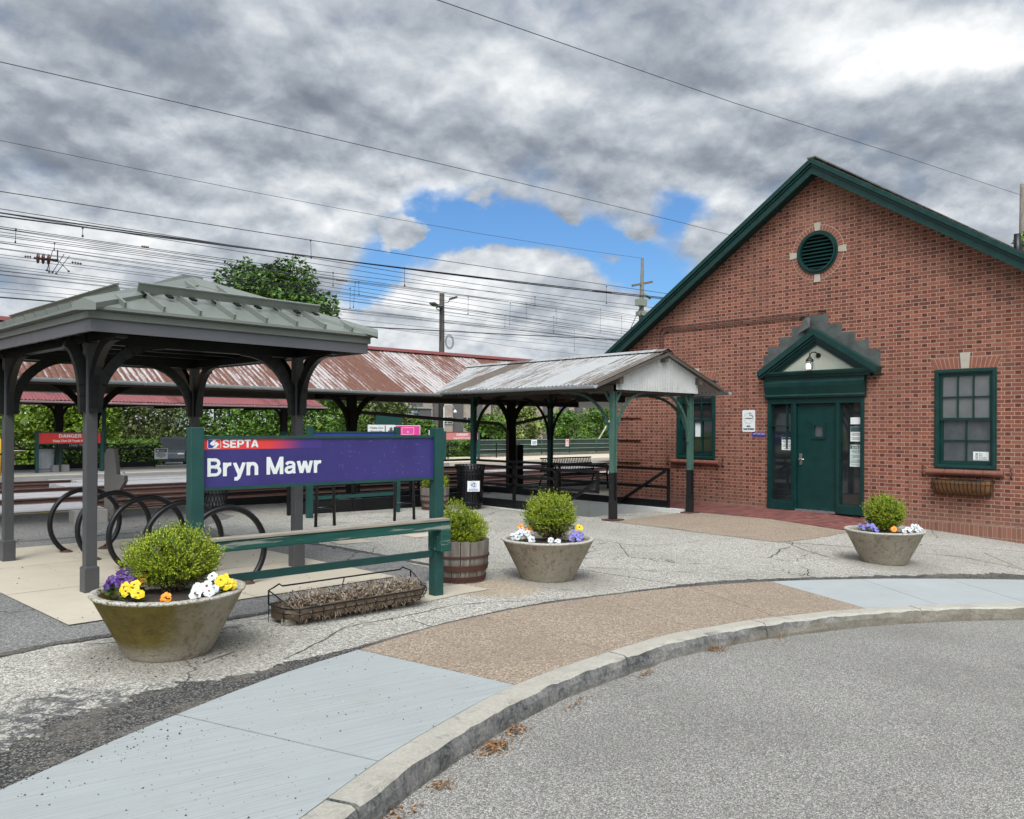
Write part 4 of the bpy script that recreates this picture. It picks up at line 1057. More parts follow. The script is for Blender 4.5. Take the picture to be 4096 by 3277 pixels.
def hip(p, q, w=.105):
    p, q = Vector(p), Vector(q); dd = (q - p); out = Vector((dd.x, dd.y, 0)).normalized(); sd = Vector((-out.y, out.x, 0))
    for sg in (-1, 1):
        A0, A1 = p + Vector((0, 0, .058)), q + Vector((0, 0, .058)); B0, B1 = p + sd * sg * w + Vector((0, 0, .0)), q + sd * sg * w + Vector((0, 0, .0)); drop = Vector((0, 0, -.045))
        # fold down each face
        B0 = B0 - out * 0 + Vector((0, 0, .012)); B1 = B1 + Vector((0, 0, -.022))
        m.add([A0, A1, B1, B0, B0 + drop, B1 + drop], [(0, 1, 2, 3), (3, 2, 5, 4)])
    m.add([p + Vector((0, 0, .058)), p + sd * w + Vector((0, 0, .012)), p - sd * w + Vector((0, 0, .012)), p + sd * w - Vector((0, 0, .045)), p - sd * w - Vector((0, 0, .045))], [(1, 0, 2, 4, 3)])
hip(C[0], ra); hip(C[1], ra); hip(C[2], rb); hip(C[3], rb); m.bar((ra[0], ra[1], zr + .04), (rb[0], rb[1], zr + .04), .22, .05)
m.build('hip_cap', ROOFM, rf)
def guard(p0, p1, ap, k, i0, i1):
    p0, p1, ap = Vector(p0), Vector(p1), Vector(ap); nv = (p1 - p0).cross(ap - p0).normalized(); nv = nv if nv.z > 0 else -nv
    mid = p0 + (p1 - p0) * (i0 + i1) / 2; up = (ap - mid); up -= (p1 - p0).normalized() * up.dot((p1 - p0).normalized())
    A0 = p0 + (p1 - p0) * i0 + up * k + nv * .085; B0 = p0 + (p1 - p0) * i1 + up * k + nv * .085
    m = MB(); m.bar(A0, B0, .012, .085, up=nv); m.bar(A0 + nv * .04, B0 + nv * .04, .035, .012, up=nv); g = m.build('snow_guard', ROOFM, sh)
    n = 8
    for i in range(n + 1):
        q = A0 + (B0 - A0) * (.03 + .94 * i / n); m = MB(); m.bar(q - nv * .045, q - nv * .045 - up.normalized() * .085, .05, .018, up=nv); m.build('clip', GREYD, g)
guard(C[0], C[1], ra, .36, .20, .84); guard(C[3], C[0], ra, .36, .12, .86); guard(C[1], C[2], ra, .36, .12, .86)

# ------------------------------------------------------------------ canopies of corrugated iron
def corr(m, fn, a, b, pitch, amp, rows, seg=6):
    """corrugations run down the slope; fn(s, k, h) -> xyz with s along the eave, k down the slope"""
    n = int((b - a) / pitch * seg); vs = []
    for i in range(n + 1):
        s = a + (b - a) * i / n; h = amp * math.sin(2 * math.pi * i / seg)
        for k in rows: vs.append(fn(s, k, h + .004 * mnoise.noise((s * .7, k * 3, 1))))
    r = len(rows); sm = m.smooth; m.smooth = True
    m.add(vs, [(i * r + j, (i + 1) * r + j, (i + 1) * r + j + 1, i * r + j + 1) for i in range(n) for j in range(r - 1)]); m.smooth = sm
def gutter(m, p, q, r=.06):
    p, q = Vector(p), Vector(q); d = (q - p).normalized(); sd = d.cross(Vector((0, 0, 1))).normalized(); n = 8; v = []
    L = (q - p).length; ns = max(1, int(L / 1.2))
    for i in range(ns + 1):
        c = p + (q - p) * i / ns + Vector((0, 0, .012 * mnoise.noise((i * 1.3, p.x, p.y))))
        for k in range(n + 1): t = math.pi * k / n; v.append(c + sd * (r * math.cos(t)) - Vector((0, 0, 1)) * (r * math.sin(t)))
    w = n + 1; m.smooth = True
    m.add(v, [(i * w + k, i * w + k + 1, (i + 1) * w + k + 1, (i + 1) * w + k) for i in range(ns) for k in range(n)])
    m.smooth = False; m.add(v[:w], [tuple(range(w))]); m.add(v[-w:], [tuple(range(w))])
    for i in range(ns * 2):
        c = p + (q - p) * (i + .5) / (ns * 2); m.tube([c + sd * r * 1.04 * math.cos(t) - Vector((0, 0, r * 1.04 * math.sin(t) - .004)) for t in [math.pi * k / 8 for k in range(9)]], .007, 5)
mc = thing('platform_canopy', 'long rusty corrugated iron canopy over the near platform', 'canopy', (9.66, 15.8, 0))
CY, CE, CZ, CR = 15.8, 2.06, 2.38, 3.42; X0, X1 = -12., 34.
m = MB()
corr(m, lambda s, k, h: (s, CY - CE * k, CR - (CR - CZ) * k + h), X0, X1, .10, .015, (0, .33, .66, 1.03))
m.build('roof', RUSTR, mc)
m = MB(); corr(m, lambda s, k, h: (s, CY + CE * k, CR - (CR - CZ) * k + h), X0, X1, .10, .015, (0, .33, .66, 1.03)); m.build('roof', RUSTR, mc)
m = MB(); m.add([(X0, CY - .16, CR - .035), (X1, CY - .16, CR - .035), (X1, CY, CR + .05), (X0, CY, CR + .05), (X0, CY + .16, CR - .035), (X1, CY + .16, CR - .035)], [(0, 1, 2, 3), (3, 2, 5, 4)]); m.build('ridge_cap', REDCAP, mc)
m = MB(); gutter(m, (X0, CY - CE - .08, CZ - .02), (10.5, CY - CE - .08, CZ - .02)); gutter(m, (14.5, CY - CE - .08, CZ - .02), (X1, CY - CE - .08, CZ - .02)); m.build('gutter', GUTT, mc)
m = MB(); gutter(m, (X0, CY + CE + .08, CZ - .02), (X1, CY + CE + .08, CZ - .02)); m.build('gutter', GUTT, mc)
m = MB()
for yy in (CY - CE + .5, CY + CE - .5): m.box(X0, X1, yy - .05, yy + .05, 2.30, 2.44)
m.box(X0, X1, CY - .06, CY + .06, 2.95, 3.25); m.build('purlins', UNDER, mc)
posts = [-6.2, -.9, 4.36, 9.66, 14.42, 19.4, 24.4, 29.4]
for px_ in posts:
    zb = max(-.1, G(px_, CY)) if px_ < 16 else -.05
    m = MB(); m.box(px_ - .085, px_ + .085, CY - .085, CY + .085, zb, 3.1); p = m.build('post', TIMB, mc)
    m = MB(); m.box(px_ - .06, px_ + .06, CY - CE + .2, CY + CE - .2, 2.32, 2.46)
    for sg in (-1, 1): m.bar((px_, CY + sg * .1, 2.98), (px_, CY + sg * (CE - .25), 2.38), .08, .1)
    m.build('cross_beam', TIMB, p)
    for sg in (-1, 1):
        m = MB(); pts = [(px_ + sg * (.06 + 1.0 * (1 - math.cos(t))), CY, 1.62 + .86 * math.sin(t)) for t in [math.pi / 2 * k / 10 for k in range(10)]]
        for i in range(9): m.bar(pts[i], Vector(pts[i + 1]) + (Vector(pts[i + 1]) - Vector(pts[i])) * .1, .09, .10, up=(1, 0, .01))
        m.build('bracket', TIMB, p)
    m = MB(); m.box(px_ - .22, px_ + .22, CY - .22, CY + .22, zb - .1, zb + .06); m.build('concrete_foot', CONC_G, p)
for sx, xe in ((1, 18.0), (-1, 10.6)):
    m = MB(); m.tube([(xe, CY + CE + .08, CZ - .06), (xe, CY + CE, CZ - .22), (xe - sx * .25, CY + CE - .25, CZ - .35), (14.42 + sx * .25, CY + .15, 1.75), (14.42 + sx * .12, CY, 1.55), (14.42 + sx * .12, CY, .1)], .045, 8); m.build('downpipe', UNDER, mc)
sc = thing('entrance_canopy', 'small gabled canopy with white corrugated front over the stairs', 'canopy', (12.5, 9.6, 0))
QX, QE, QZ, QR, QY0, QY1 = 12.5, 1.97, 2.41, 3.10, 9.38, 15.35
for sg in (-1, 1):
    m = MB(); corr(m, lambda s, k, h: (QX + sg * QE * k, s, QR - (QR - QZ) * k + h), QY0, QY1, .10, .013, (0, .33, .66, 1.02)); m.build('roof', RUSTS, sc)
    m = MB(); gutter(m, (QX + sg * (QE + .07), QY0 - .03, QZ - .02), (QX + sg * (QE + .07), 13.75, QZ - .02)); m.build('gutter', GUTT, sc)
m = MB(); m.add([(QX - .15, QY0 - .01, QR - .02), (QX - .15, QY1, QR - .02), (QX, QY1, QR + .04), (QX, QY0 - .01, QR + .04), (QX + .15, QY1, QR - .02), (QX + .15, QY0 - .01, QR - .02)], [(0, 1, 2, 3), (3, 2, 4, 5)]); m.build('ridge_cap', RUSTS, sc)
m = MB(); a, b = 11.18, 13.62; vs = []; n = 150
zt = lambda x: QR - .05 - (QR - QZ) / QE * abs(x - QX)
for i in range(n + 1):
    x = a + (b - a) * i / n; yy = 9.50 - .018 * math.sin(i / n * (b - a) / .076 * 6.283); vs += [(x, yy, 2.335), (x, yy, zt(x))]
m.smooth = True; m.add(vs, [(2 * i, 2 * i + 2, 2 * i + 3, 2 * i + 1) for i in range(n)]); m.build('gable_panel', GABLE, sc)
m = MB()
for x in (a + .03, b - .03, QX): m.box(x - .05, x + .05, QY0 + .02, 14.8, zt(x) - .16, zt(x) - .03)
for yy in (9.62, 13.48): m.box(a, b, yy - .05, yy + .05, 2.30, 2.42)
for x in (a + .06, b - .06): m.box(x - .05, x + .05, 9.57, 14.0, 2.31, 2.41)
m.build('frame', UNDER, sc)
m = MB(); m.bar((QX, QY0 - .01, QR - .07), (QX - QE * 1.01, QY0 - .01, QZ - .045), .02, .05); m.bar((QX, QY0 - .01, QR - .07), (QX + QE * 1.01, QY0 - .01, QZ - .045), .02, .05); m.build('verge_trim', UNDER, sc)
for (x, y) in ((11.24, 9.62), (13.58, 9.64), (11.24, 13.5), (13.5, 13.45)):
    zb = G(x, y); m = MB()
    def section(z0, z1, e): m.box(x - .030, x + .030, y - .012, y + .012, z0, z1); m.box(x - .050 - e, x - .030, y - .046 - e, y + .046 + e, z0, z1); m.box(x + .030, x + .050 + e, y - .046 - e, y + .046 + e, z0, z1)
    section(zb + .85, 2.40, 0); p = m.build('post', CANG if y < 10 else SIGNG, sc)
    m = MB(); section(zb + .02, zb + .852, .004); m.box(x - .058, x + .058, y - .055, y + .055, zb + .02, zb + .36); m.build('black_base', CANB, p)
    m = MB(); m.box(x - .16, x + .16, y - .13, y + .13, zb - .02, zb + .025); m.build('base_plate', RUST, p)
    for (dx, dy, r) in ((1 if x < QX else -1, 0, .80), (0, 1 if y < 10 else -1, .95)):
        pts = [(x + dx * (.06 + r * (1 - math.cos(t))), y + dy * (.06 + r * (1 - math.cos(t))), 1.38 + .92 * math.sin(t)) for t in [math.pi / 2 * k / 12 for k in range(13)]]; m = MB()
        for i in range(12): m.bar(pts[i], Vector(pts[i + 1]) + (Vector(pts[i + 1]) - Vector(pts[i])) * .1, .04, .045, up=(dx, dy, .01))
        m.build('bracket', CANG if y < 10 else TIMB, p)
        m = MB(); m.bar((x + dx * .05, y + dy * .05, 2.1), (x + dx * .2, y + dy * .2, 2.32), .04, .05); m.build('gusset', CANG if y < 10 else TIMB, p)
m = MB(); m.box(11.75, 12.75, 10.6, 11.0, 2.16, 2.30); lf = m.build('light_fitting', BLACK, sc)
m = MB(); m.box(11.8, 12.7, 10.62, 10.98, 2.05, 2.159); m.build('diffuser', M('unlit diffuser', lambda: dict(c=(.55, .56, .55), r=.4)), lf)
fc = thing('far_platform_canopy', 'red corrugated iron canopy over the far platform', 'canopy', (8.1, 33.4, 0))
FYC, FE, FZ, FR = 33.4, 1.9, 2.55, 3.02
for sg in (-1, 1):
    m = MB(); corr(m, lambda s, k, h: (s, FYC + sg * (.55 + (FE - .55) * k), FR - (FR - FZ) * k + h), -24, 17.9, .12, .014, (0, .5, 1.02), 5); m.build('roof', REDROOF, fc)
    m = MB(); corr(m, lambda s, k, h: (s, FYC + sg * .9 * k, 3.62 - .36 * k + h), -24, 18.2, .12, .014, (0, 1), 5); m.build('upper_roof', REDROOF, fc)
    m = MB(); gutter(m, (-24, FYC + sg * (FE + .08), FZ - .04), (18.0, FYC + sg * (FE + .08), FZ - .04), .07); m.build('gutter', plain('pinkish gutter', (.52, .36, .36), .5, .1, .12, 3), fc)
m = MB(); m.box(-24, 17.6, FYC - .55, FYC + .55, 2.9, 3.3); m.build('clerestory', TIMB, fc)
m = MB()
for i in range(22): m.box(-23 + i * 1.95, -22.9 + i * 1.95, FYC - FE + .1, FYC + FE - .1, 2.38, 2.5)
m.box(-24, 17.8, FYC - FE + .2, FYC - FE + .3, 2.40, 2.52); m.build('rafters', TIMB, fc)
for x in (-13.2, -2.5, 8.12, 17.0):
    m = MB(); m.box(x - .11, x + .11, FYC - .11, FYC + .11, .2, 2.9); p = m.build('post', SIGNG, fc)
    m = MB(); m.box(x - .12, x + .12, FYC - .12, FYC + .12, 1.45, 2.9)
    for sg in (-1, 1):
        pts = [(x + sg * (.1 + .45 * (1 - math.cos(t))), FYC, 1.9 + .55 * math.sin(t)) for t in [math.pi / 2 * k / 7 for k in range(8)]]
        for i in range(7): m.bar(pts[i], pts[i + 1], .08, .08, up=(1, 0, .01))
    m.build('black_top', TIMB, p)
    m = MB(); m.box(x - .28, x + .28, FYC - .3, FYC + .3, -.02, .24); m.build('concrete_foot', CONC_G, p)
# ------------------------------------------------------------------ signs on posts
def board_sign(lab, xa, xb, y, gz, z0, z1, top, face, rails=True, red=False, cat='sign', beam=False, pw=.1, name='station_sign'):
    xc = (xa + xb) / 2; t = thing(name, lab, cat, (xc, y, gz))
    for x in (xa, xb):
        m = MB(); m.box(x - pw / 2, x + pw / 2, y - pw / 2, y + pw / 2, gz - .05, top); m.build('post', SIGNG, t, .006)
    m = MB(); m.box(xa + pw / 2, xb - pw / 2, y - .012, y + .012, z0, z1); pn = m.build('panel', face, t)
    m = MB()
    for z in (z0, z1): m.box(xa + pw / 2, xb - pw / 2, y - .024, y + .024, z - .012, z + .012)
    m.build('panel_edge', SIGNG, pn)
    if rails:
        m = MB(); m.box(xa, xb, y - .02, y + .02, gz + .36, gz + .42); m.build('lower_rail', SIGNG, t)
    return t, pn
t, pn = board_sign('purple station name sign with red top band between green posts', 2.44, 4.72, 6.21, .08, 1.175, 1.568, 1.645, PURP, True)
FS = faceY(6.21 - .012)
m = MB(); m.prism(rect(2.492, 3.50, 1.475, 1.556), FS, .0, .0012); m.build('red_band', REDB, t)
for w_, u_, l_ in (('Bryn', 2.525, .412), ('Mawr', 3.008, .488)): m = MB(); strokes(m, w_, FS, u_, 1.268, .141, l_, .002); m.build('name_lettering', PAPER, t)
m = MB(); strokes(m, 'SEPTA', FS, 2.645, 1.487, .062, .292, .0025, .2, .06); m.build('operator_lettering', PAPER, t)
m = MB(); m.flat(rrect(2.528, 2.632, 1.482, 1.554, .012), FS, .0016); m.build('emblem_edge', PAPER, t)
m = MB(); m.flat([(2.532, 1.486), (2.588, 1.486), (2.588, 1.55), (2.532, 1.55)], FS, .0020); m.build('emblem_blue_half', BLUE, t)
m = MB(); m.flat([(2.58, 1.486), (2.628, 1.486), (2.628, 1.55), (2.58, 1.55)], FS, .0024); m.build('emblem_red_half', RED, t)
m = MB(); m.flat([(2.545, 1.520), (2.572, 1.549), (2.597, 1.549), (2.575, 1.524), (2.585, 1.514), (2.578, 1.506), (2.560, 1.506)], FS, .0030)
m.flat([(2.578, 1.531), (2.602, 1.531), (2.618, 1.515), (2.592, 1.487), (2.566, 1.487), (2.590, 1.511), (2.572, 1.5225)], FS, .0031); m.build('emblem_arrow', PAPER, t)
m = MB(); m.box(2.40, 4.78, 6.065, 6.150, .700, .784); bm_ = m.build('beam', SIGNG2, t, .008)
m = MB(); m.box(2.38, 4.76, 6.055, 6.160, .7845, .806); m.build('weathered_cap', WOODG, bm_, .004)
m = MB(); m.box(4.665, 4.775, 6.06, 6.268, .50, .765); m.build('wood_block', SIGNG2, t, .006)
m = MB()
r = random.Random(5)
for i in range(46):
    x = r.uniform(3.6, 4.62); z = r.uniform(1.2, 1.54); a = r.choice((1.57, 1.57, 0, .2, 1.2)) + r.gauss(0, .15); l = r.uniform(.008, .05); w = r.uniform(.0006, .0016); c, s_ = math.cos(a), math.sin(a)
    m.flat([(x, z), (x + c * l * .5 - s_ * w, z + s_ * l * .5 + c * w), (x + c * l, z + s_ * l), (x + c * l * .5 + s_ * w, z + s_ * l * .5 - c * w)], FS, .0015)
m.build('scratches', plain('scratch marks', (.26, .25, .42), .7), t)
t, pn = board_sign('blue ticket office direction sign standing behind the purple sign', 7.18, 9.03, 13.13, .0, 1.15, 1.56, 1.66, BLUE)
FS = faceY(13.13 - .012)
m = MB(); lettering(m, 'Ticket Office', FS, 7.98, 1.40, .075, .66, .03, d=.002)
m.flat(rrect(8.70, 8.80, 1.39, 1.49, .015), FS, .002, [rrect(8.722, 8.778, 1.425, 1.475, .006)[::-1]]); m.flat([(8.86, 1.43), (8.91, 1.43), (8.91, 1.41), (8.95, 1.44), (8.91, 1.47), (8.91, 1.45), (8.86, 1.45)], FS, .002); m.build('lettering', PAPER, t)
def danger(x0, x1, y, mat, lab):
    t, pn = board_sign(lab, x0, x1, y, 0, 1.02, 1.42, 1.47, mat, False, name='danger_sign'); FS = faceY(y - .012); xc = (x0 + x1) / 2
    m = MB(); strokes(m, 'DANGER', FS, xc, 1.235, .125, .74, .002, .22, .09, 'C'); m.build('heading_lettering', PAPER, t); m = MB(); lettering(m, 'Keep Out Of Track Area', FS, xc, 1.09, .075, 1.12, .03, 'C', .002); m.build('lettering', PAPER, t)
danger(7.24, 9.36, 32.6, RED, 'bright red danger sign across the tracks between two green posts')
danger(25.6, 27.82, 33.0, REDF, 'faded pink danger sign across the tracks by the fence')
t = thing('parking_sign', 'dark board below and behind the bright red danger sign', 'sign', (8.9, 33.0, 0))
FS = faceY(33.0); m = MB(); m.prism(rect(8.0, 9.5, .86, 1.10), FS, 0, .03); m.box(8.05, 8.1, 33, 33.04, 0, .9); m.box(9.4, 9.45, 33, 33.04, 0, .9); m.build('board', plain('dark board', (.03, .035, .035), .5), t)
m = MB(); lettering(m, 'Daily Parking', FS, 8.75, .92, .09, .78, .02, 'C', .032); m.build('lettering', PAPER, t)
def rail_fence(name, lab, pts, zs, zt, mat, post=1.9, kick=None, rail=.05, group=None, g=None, ends=True, pwid=.05):
    g = g or (lambda x, y: 0); t = thing(name, lab, 'railing', (*pts[0], g(*pts[0])), group)
    for i in range(len(pts) - 1):
        p, q = pts[i], pts[i + 1]; L = math.dist(p, q); n = max(1, round(L / post)); at = lambda k: (p[0] + (q[0] - p[0]) * k, p[1] + (q[1] - p[1]) * k)
        for z in zs:
            m = MB(); m.bar((*p, z + g(*p)), (*q, z + g(*q)), rail, rail); m.build('rail', mat, t)
        for k in range(n + 1):
            if (k == 0 and i > 0) or (not ends and k == n): continue
            x, y = at(k / n); m = MB(); m.box(x - pwid / 2, x + pwid / 2, y - pwid / 2, y + pwid / 2, g(x, y) - .02, zt + g(x, y)); m.build('post', mat, t)
        if kick: m = MB(); m.bar((*p, kick / 2 + .03 + g(*p)), (*q, kick / 2 + .03 + g(*q)), .03, kick); m.build('kickboard', mat, t)
    return t
t = rail_fence('railing', 'black railing along the open side of the stairs, ending in a square loop', [(11.2, 13.35), (11.2, 11.0)], (.50, .68, .86), .88, BLACK, 1.2, .17)
m = MB(); m.bar((11.2, 11.0, .86), (11.2, 9.95, .86), .05, .05); m.bar((11.2, 11.0, .50), (11.2, 9.95, .50), .05, .05); m.bar((11.2, 9.95, .475), (11.2, 9.95, .885), .05, .05); m.build('end_loop', BLACK, t)
m = MB(); m.bar((11.26, 9.95, .72), (11.26, 13.2, -1.15), .05, .05); m.build('sloping_handrail', BLACK, t)
t = rail_fence('railing', 'black railing by the brick wall above the whitewashed stair wall', [(13.5, 16.2), (13.5, 10.1)], (.47, .83), .85, BLACK, 1.5, .17, .055)
m = MB(); m.bar((13.42, 10.12, .80), (13.42, 13.4, -1.1), .05, .05); m.build('sloping_handrail', BLACK, t)
rail_fence('railing', 'black railing along the near platform edge, behind the blue ticket sign', [(6.75, 16.2), (13.44, 16.2)], (.30, .48, .66, .84), .86, BLACK, 1.7, .17)
rail_fence('railing', 'low black railing with solid foot panel between barrel and ticket sign', [(7.1, 13.75), (11.14, 13.75)], (.36, .58), .66, BLACK, 1.35, .24)
rail_fence('railing', 'black railing behind the red danger sign on the far platform', [(-12, 34.5), (11.9, 34.5)], (.08, .43, .79), .80, BLACK, 1.95, .2)
rail_fence('railing', 'black railing on the far platform below the faded danger sign', [(25.2, 34.4), (32, 34.4)], (.35, .68), .80, BLACK, 1.6)
# bench
t = thing('bench', 'black perforated metal bench with curled arms on the near platform', 'bench', (16.7, 15.75, -.05))
def slats(m, n, x0, x1, fn):
    for i in range(n): x = x0 + (x1 - x0) * (i + .5) / n; m.tube([fn(k, x) for k in range(7)], .012, 5)
BP = [(0, .44), (.12, .415), (.36, .42), (.46, .45), (.52, .55), (.56, .72), (.60, .88)]
m = MB(); slats(m, 30, 15.75, 17.75, lambda k, x: (x, 15.45 + BP[k][0] * 1.0, BP[k][1] - .05)); m.build('seat_slats', BLACKG, t)
m = MB()
for k in (0, 2, 3, 4, 5, 6): m.box(15.73, 17.77, 15.45 + BP[k][0] - .02, 15.45 + BP[k][0] + .02, BP[k][1] - .08, BP[k][1] - .045)
m.build('cross_bars', BLACKG, t)
for x in (15.7, 17.8):
    m = MB(); m.tube([(x, 15.42, -.05), (x, 15.46, .38), (x, 15.44, .60), (x, 15.52, .64), (x, 15.95, .60), (x, 16.0, .45)], .025, 8); m.tube([(x, 16.1, -.05), (x, 15.95, .36), (x, 15.46, .36)], .025, 8); m.build('end_frame', BLACKG, t)
# litter bin with sticker
bx, by = 10.62, 12.85; gz = G(bx, by)
t = thing('litter_bin', 'black slatted litter bin with flared rim and white recycle sticker', 'bin', (bx, by, gz))
m = MB(); m.lathe([(.225, .0), (.225, .09), (.24, .10)], (bx, by, gz), 28); m.lathe([(.245, .10), (.255, .12), (.255, .15), (.245, .16)], (bx, by, gz), 28); m.build('base', BLACKG, t)
m = MB(); prof = [(.243, .15), (.262, .45), (.272, .66), (.280, .78), (.315, .885)]; nb = 30
for i in range(nb):
    a = 2 * math.pi * (i + .5) / nb
    for k in range(4):
        (r0, z0), (r1, z1) = prof[k], prof[k + 1]; m.bar((bx + r0 * math.cos(a), by + r0 * math.sin(a), gz + z0), (bx + r1 * math.cos(a), by + r1 * math.sin(a), gz + z1 + .004), .036, .006, up=(math.cos(a), math.sin(a), .1))
m.build('slats', BLACKG, t)
m = MB()
for r_, z in ((.318, .885), (.285, .78), (.268, .55)): m.tube([(bx + r_ * math.cos(2 * math.pi * k / 36), by + r_ * math.sin(2 * math.pi * k / 36), gz + z) for k in range(36)], .011 if z > .8 else .008, 6, True)
m.build('hoops', BLACKG, t)
m = MB(); m.lathe([(.20, .16), (.235, .70)], (bx, by, gz), 24); m.build('liner', BLACK, t)
an = math.atan2(-by, -bx) + .22; ca, sa = math.cos(an), math.sin(an)
FB = lambda u, v, w: (bx + ca * (.290 + w) + sa * u * -1, by + sa * (.290 + w) - ca * u * -1, gz + v)
m = MB(); m.prism(rect(-.125, .125, .37, .58), FB, 0, .003); st = m.build('sticker', PAPER, t)
m = MB()
for k in range(3):
    a = k * 2.0944 + 1.571; rot = lambda u, v: (u * math.cos(a - 1.571) - v * math.sin(a - 1.571), .50 + u * math.sin(a - 1.571) + v * math.cos(a - 1.571))
    m.flat([rot(*p) for p in ((-.022, .018), (.0, .045), (.020, .045), (.034, .024), (.042, .028), (.036, .004), (.014, .012), (.021, .017), (.010, .032), (-.006, .009))], FB, .004)
m.flat(circ(0, .50, .064, 36), FB, .0038, [circ(0, .50, .060, 36)[::-1]])
lettering(m, 'SAVE OUR TOMORROW', FB, 0, .412, .012, .17, .03, 'C', .004); lettering(m, 'RECYCLE TODAY', FB, 0, .388, .018, .20, .05, 'C', .004); m.build('print', BLUE, st)
# wire mesh bins
def meshbin(lab, x, y, gz, r0, r1, h, mat, bag=False):
    t = thing('mesh_bin', lab, 'bin', (x, y, gz)); m = MB(); n = 22
    for i in range(n):
        for sg in (-1, 1):
            m.tube([(x + (r0 + (r1 - r0) * k) * math.cos(2 * math.pi * (i / n) + sg * k * .8), y + (r0 + (r1 - r0) * k) * math.sin(2 * math.pi * (i / n) + sg * k * .8), gz + .06 + (h - .06) * k) for k in (0, .25, .5, .75, 1)], .006, 4)
    for k in (0, .5, 1): m.tube([(x + (r0 + (r1 - r0) * k) * math.cos(2 * math.pi * i / 28), y + (r0 + (r1 - r0) * k) * math.sin(2 * math.pi * i / 28), gz + .06 + (h - .06) * k) for i in range(28)], .010, 5, True)
    m.lathe([(r0 * .9, 0), (r0, .06)], (x, y, gz), 20); m.build('mesh', mat, t)
    m = MB()
    m.lathe([(r0 * .8, .07)] + [((r0 + (r1 - r0) * k) * (.90 + .03 * math.sin(k * 19)), .06 + (h - .06) * k) for k in (.1, .3, .5, .7, .9, 1.02)], (x, y, gz), 20, False); m.build('bag_liner', plain('plastic bag', (.42, .43, .45), .35, 0, .2, 9) if bag else plain('grey bag', (.12, .12, .115), .5, 0, .3, 7), t)
meshbin('grey wire mesh bin under the purple sign near the platform edge', 6.36, 15.25, G(6.36, 15.25), .20, .26, .62, BLACK)
meshbin('wire mesh bin with pale plastic bag beside the bright red danger sign post', 7.68, 33.3, 0, .22, .29, .80, GUTT, True)
# bike loops on the pad
for i, (y, lab) in enumerate(((11.2, 'black ring bike rack loop farthest from the road, nearest the tracks'), (10.35, 'black ring bike rack loop second from the tracks'), (9.5, 'black ring bike rack loop in the middle of the row'), (8.65, 'black ring bike rack loop behind the mossy planter bush'), (7.8, 'black ring bike rack loop nearest the purple station sign'))):
    xc = 3.03 + (11.2 - y) * .10; gz = G(xc, y) + .011; t = thing('bike_rack_loop', lab, 'bike rack', (xc, y, gz), 'bike rack loops in a row'); rr = .41; t0 = R(-57)
    m = MB(); pts = []
    for k in range(37):
        a = t0 + (math.pi - 2 * t0) * k / 36; pts.append((xc + rr * math.cos(a) * c4, y + rr * math.cos(a) * s4, gz + rr * math.sin(-t0) + .01 + rr * math.sin(a)))
    m.tube(pts, .030, 12); m.build('ring', BLACK, t)
    for p in (pts[0], pts[-1]):
        m = MB(); m.lathe([(.075, -.004), (.075, .008), (.035, .03)], (p[0], p[1], gz), 14); m.build('foot_flange', RUST, t)
for xa, xb, lab in ((6.58, 6.92, 'black hoop bike rack with cross bar standing alone near the ticket sign post'), (8.09, 8.5, 'black hoop bike rack with cross bar beside the far barrel')):
    y = 11.83; gz = G(xa, y); t = thing('hoop_bike_rack', lab, 'bike rack', ((xa + xb) / 2, y, gz), 'hoop bike racks')
    m = MB(); xc = (xa + xb) / 2; r_ = (xb - xa) / 2
    m.tube([(xa, y, gz), (xa + .02, y, gz + .6)] + [(xc - r_ * .9 * math.cos(t_), y, gz + .66 + r_ * 1.0 * math.sin(t_)) for t_ in [math.pi * k / 12 for k in range(13)]] + [(xb - .02, y, gz + .6), (xb, y, gz)], .026, 10); m.build('hoop', BLACK, t)
    m = MB(); m.tube([(xa + .02, y, gz + .30), (xb - .02, y, gz + .30)], .018, 8); m.build('cross_bar', BLACK, t)
# kiosks, concrete block, bollard, wood scraps
def kiosk(lab, x, y, gz, flip):
    t = thing('pay_kiosk', lab, 'kiosk', (x, y, gz)); m = MB(); h = 1.2; a = -.74
    c, s = math.cos(a), math.sin(a); f = lambda u, v, w: (x + c * u - s * w, y + s * u + c * w, gz + v)
    m.prism([(-.085, 0), (.075, 0), (.075, .50), (.17, .50), (.255, .64), (.255, .74), (.13, .76), (.09, 1.12), (.075, 1.2), (-.03, 1.2), (-.085, 1.12)], f, -.07, .07); m.build('cabinet', KIOSK, t, .008)
    m = MB(); m.prism([(.18, .755), (.25, .745), (.20, .81)], f, -.05, .05); m.build('screen_hood', PAPER, t)
    m = MB(); m.prism([(-.11, -.02), (.11, -.02), (.11, .05), (-.11, .05)], f, -.12, .12); m.build('foot', CONC_G, t)
kiosk('grey metal pay kiosk standing at the platform edge behind the bike rings', 4.42, 14.88, G(4.4, 14.9), 0)
t = thing('pay_kiosk', 'dark grey kiosk pillar on the near platform behind the black railing', 'kiosk', (15.0, 16.35, -.05))
m = MB(); m.box(14.9, 15.12, 16.3, 16.5, -.05, 1.18); m.build('cabinet', KIOSK, t, .01); m = MB(); m.box(15.12, 15.3, 16.27, 16.53, -.05, 1.2); m.build('dark_side', BLACK, t); m = MB(); m.box(14.86, 15.1, 16.25, 16.5, 1.181, 1.21); m.build('cap', PAPER, t)
tag = T('grey concrete block on the platform under the kiosk', 'concrete block', None, (4.0, 14.62, G(4, 14.6)))
m = MB(); gz = G(4, 14.6); m.box(3.76, 4.26, 14.5, 14.85, gz - .03, gz + .21); m.build('concrete_block', CONC_G, None, .012, thing=tag)
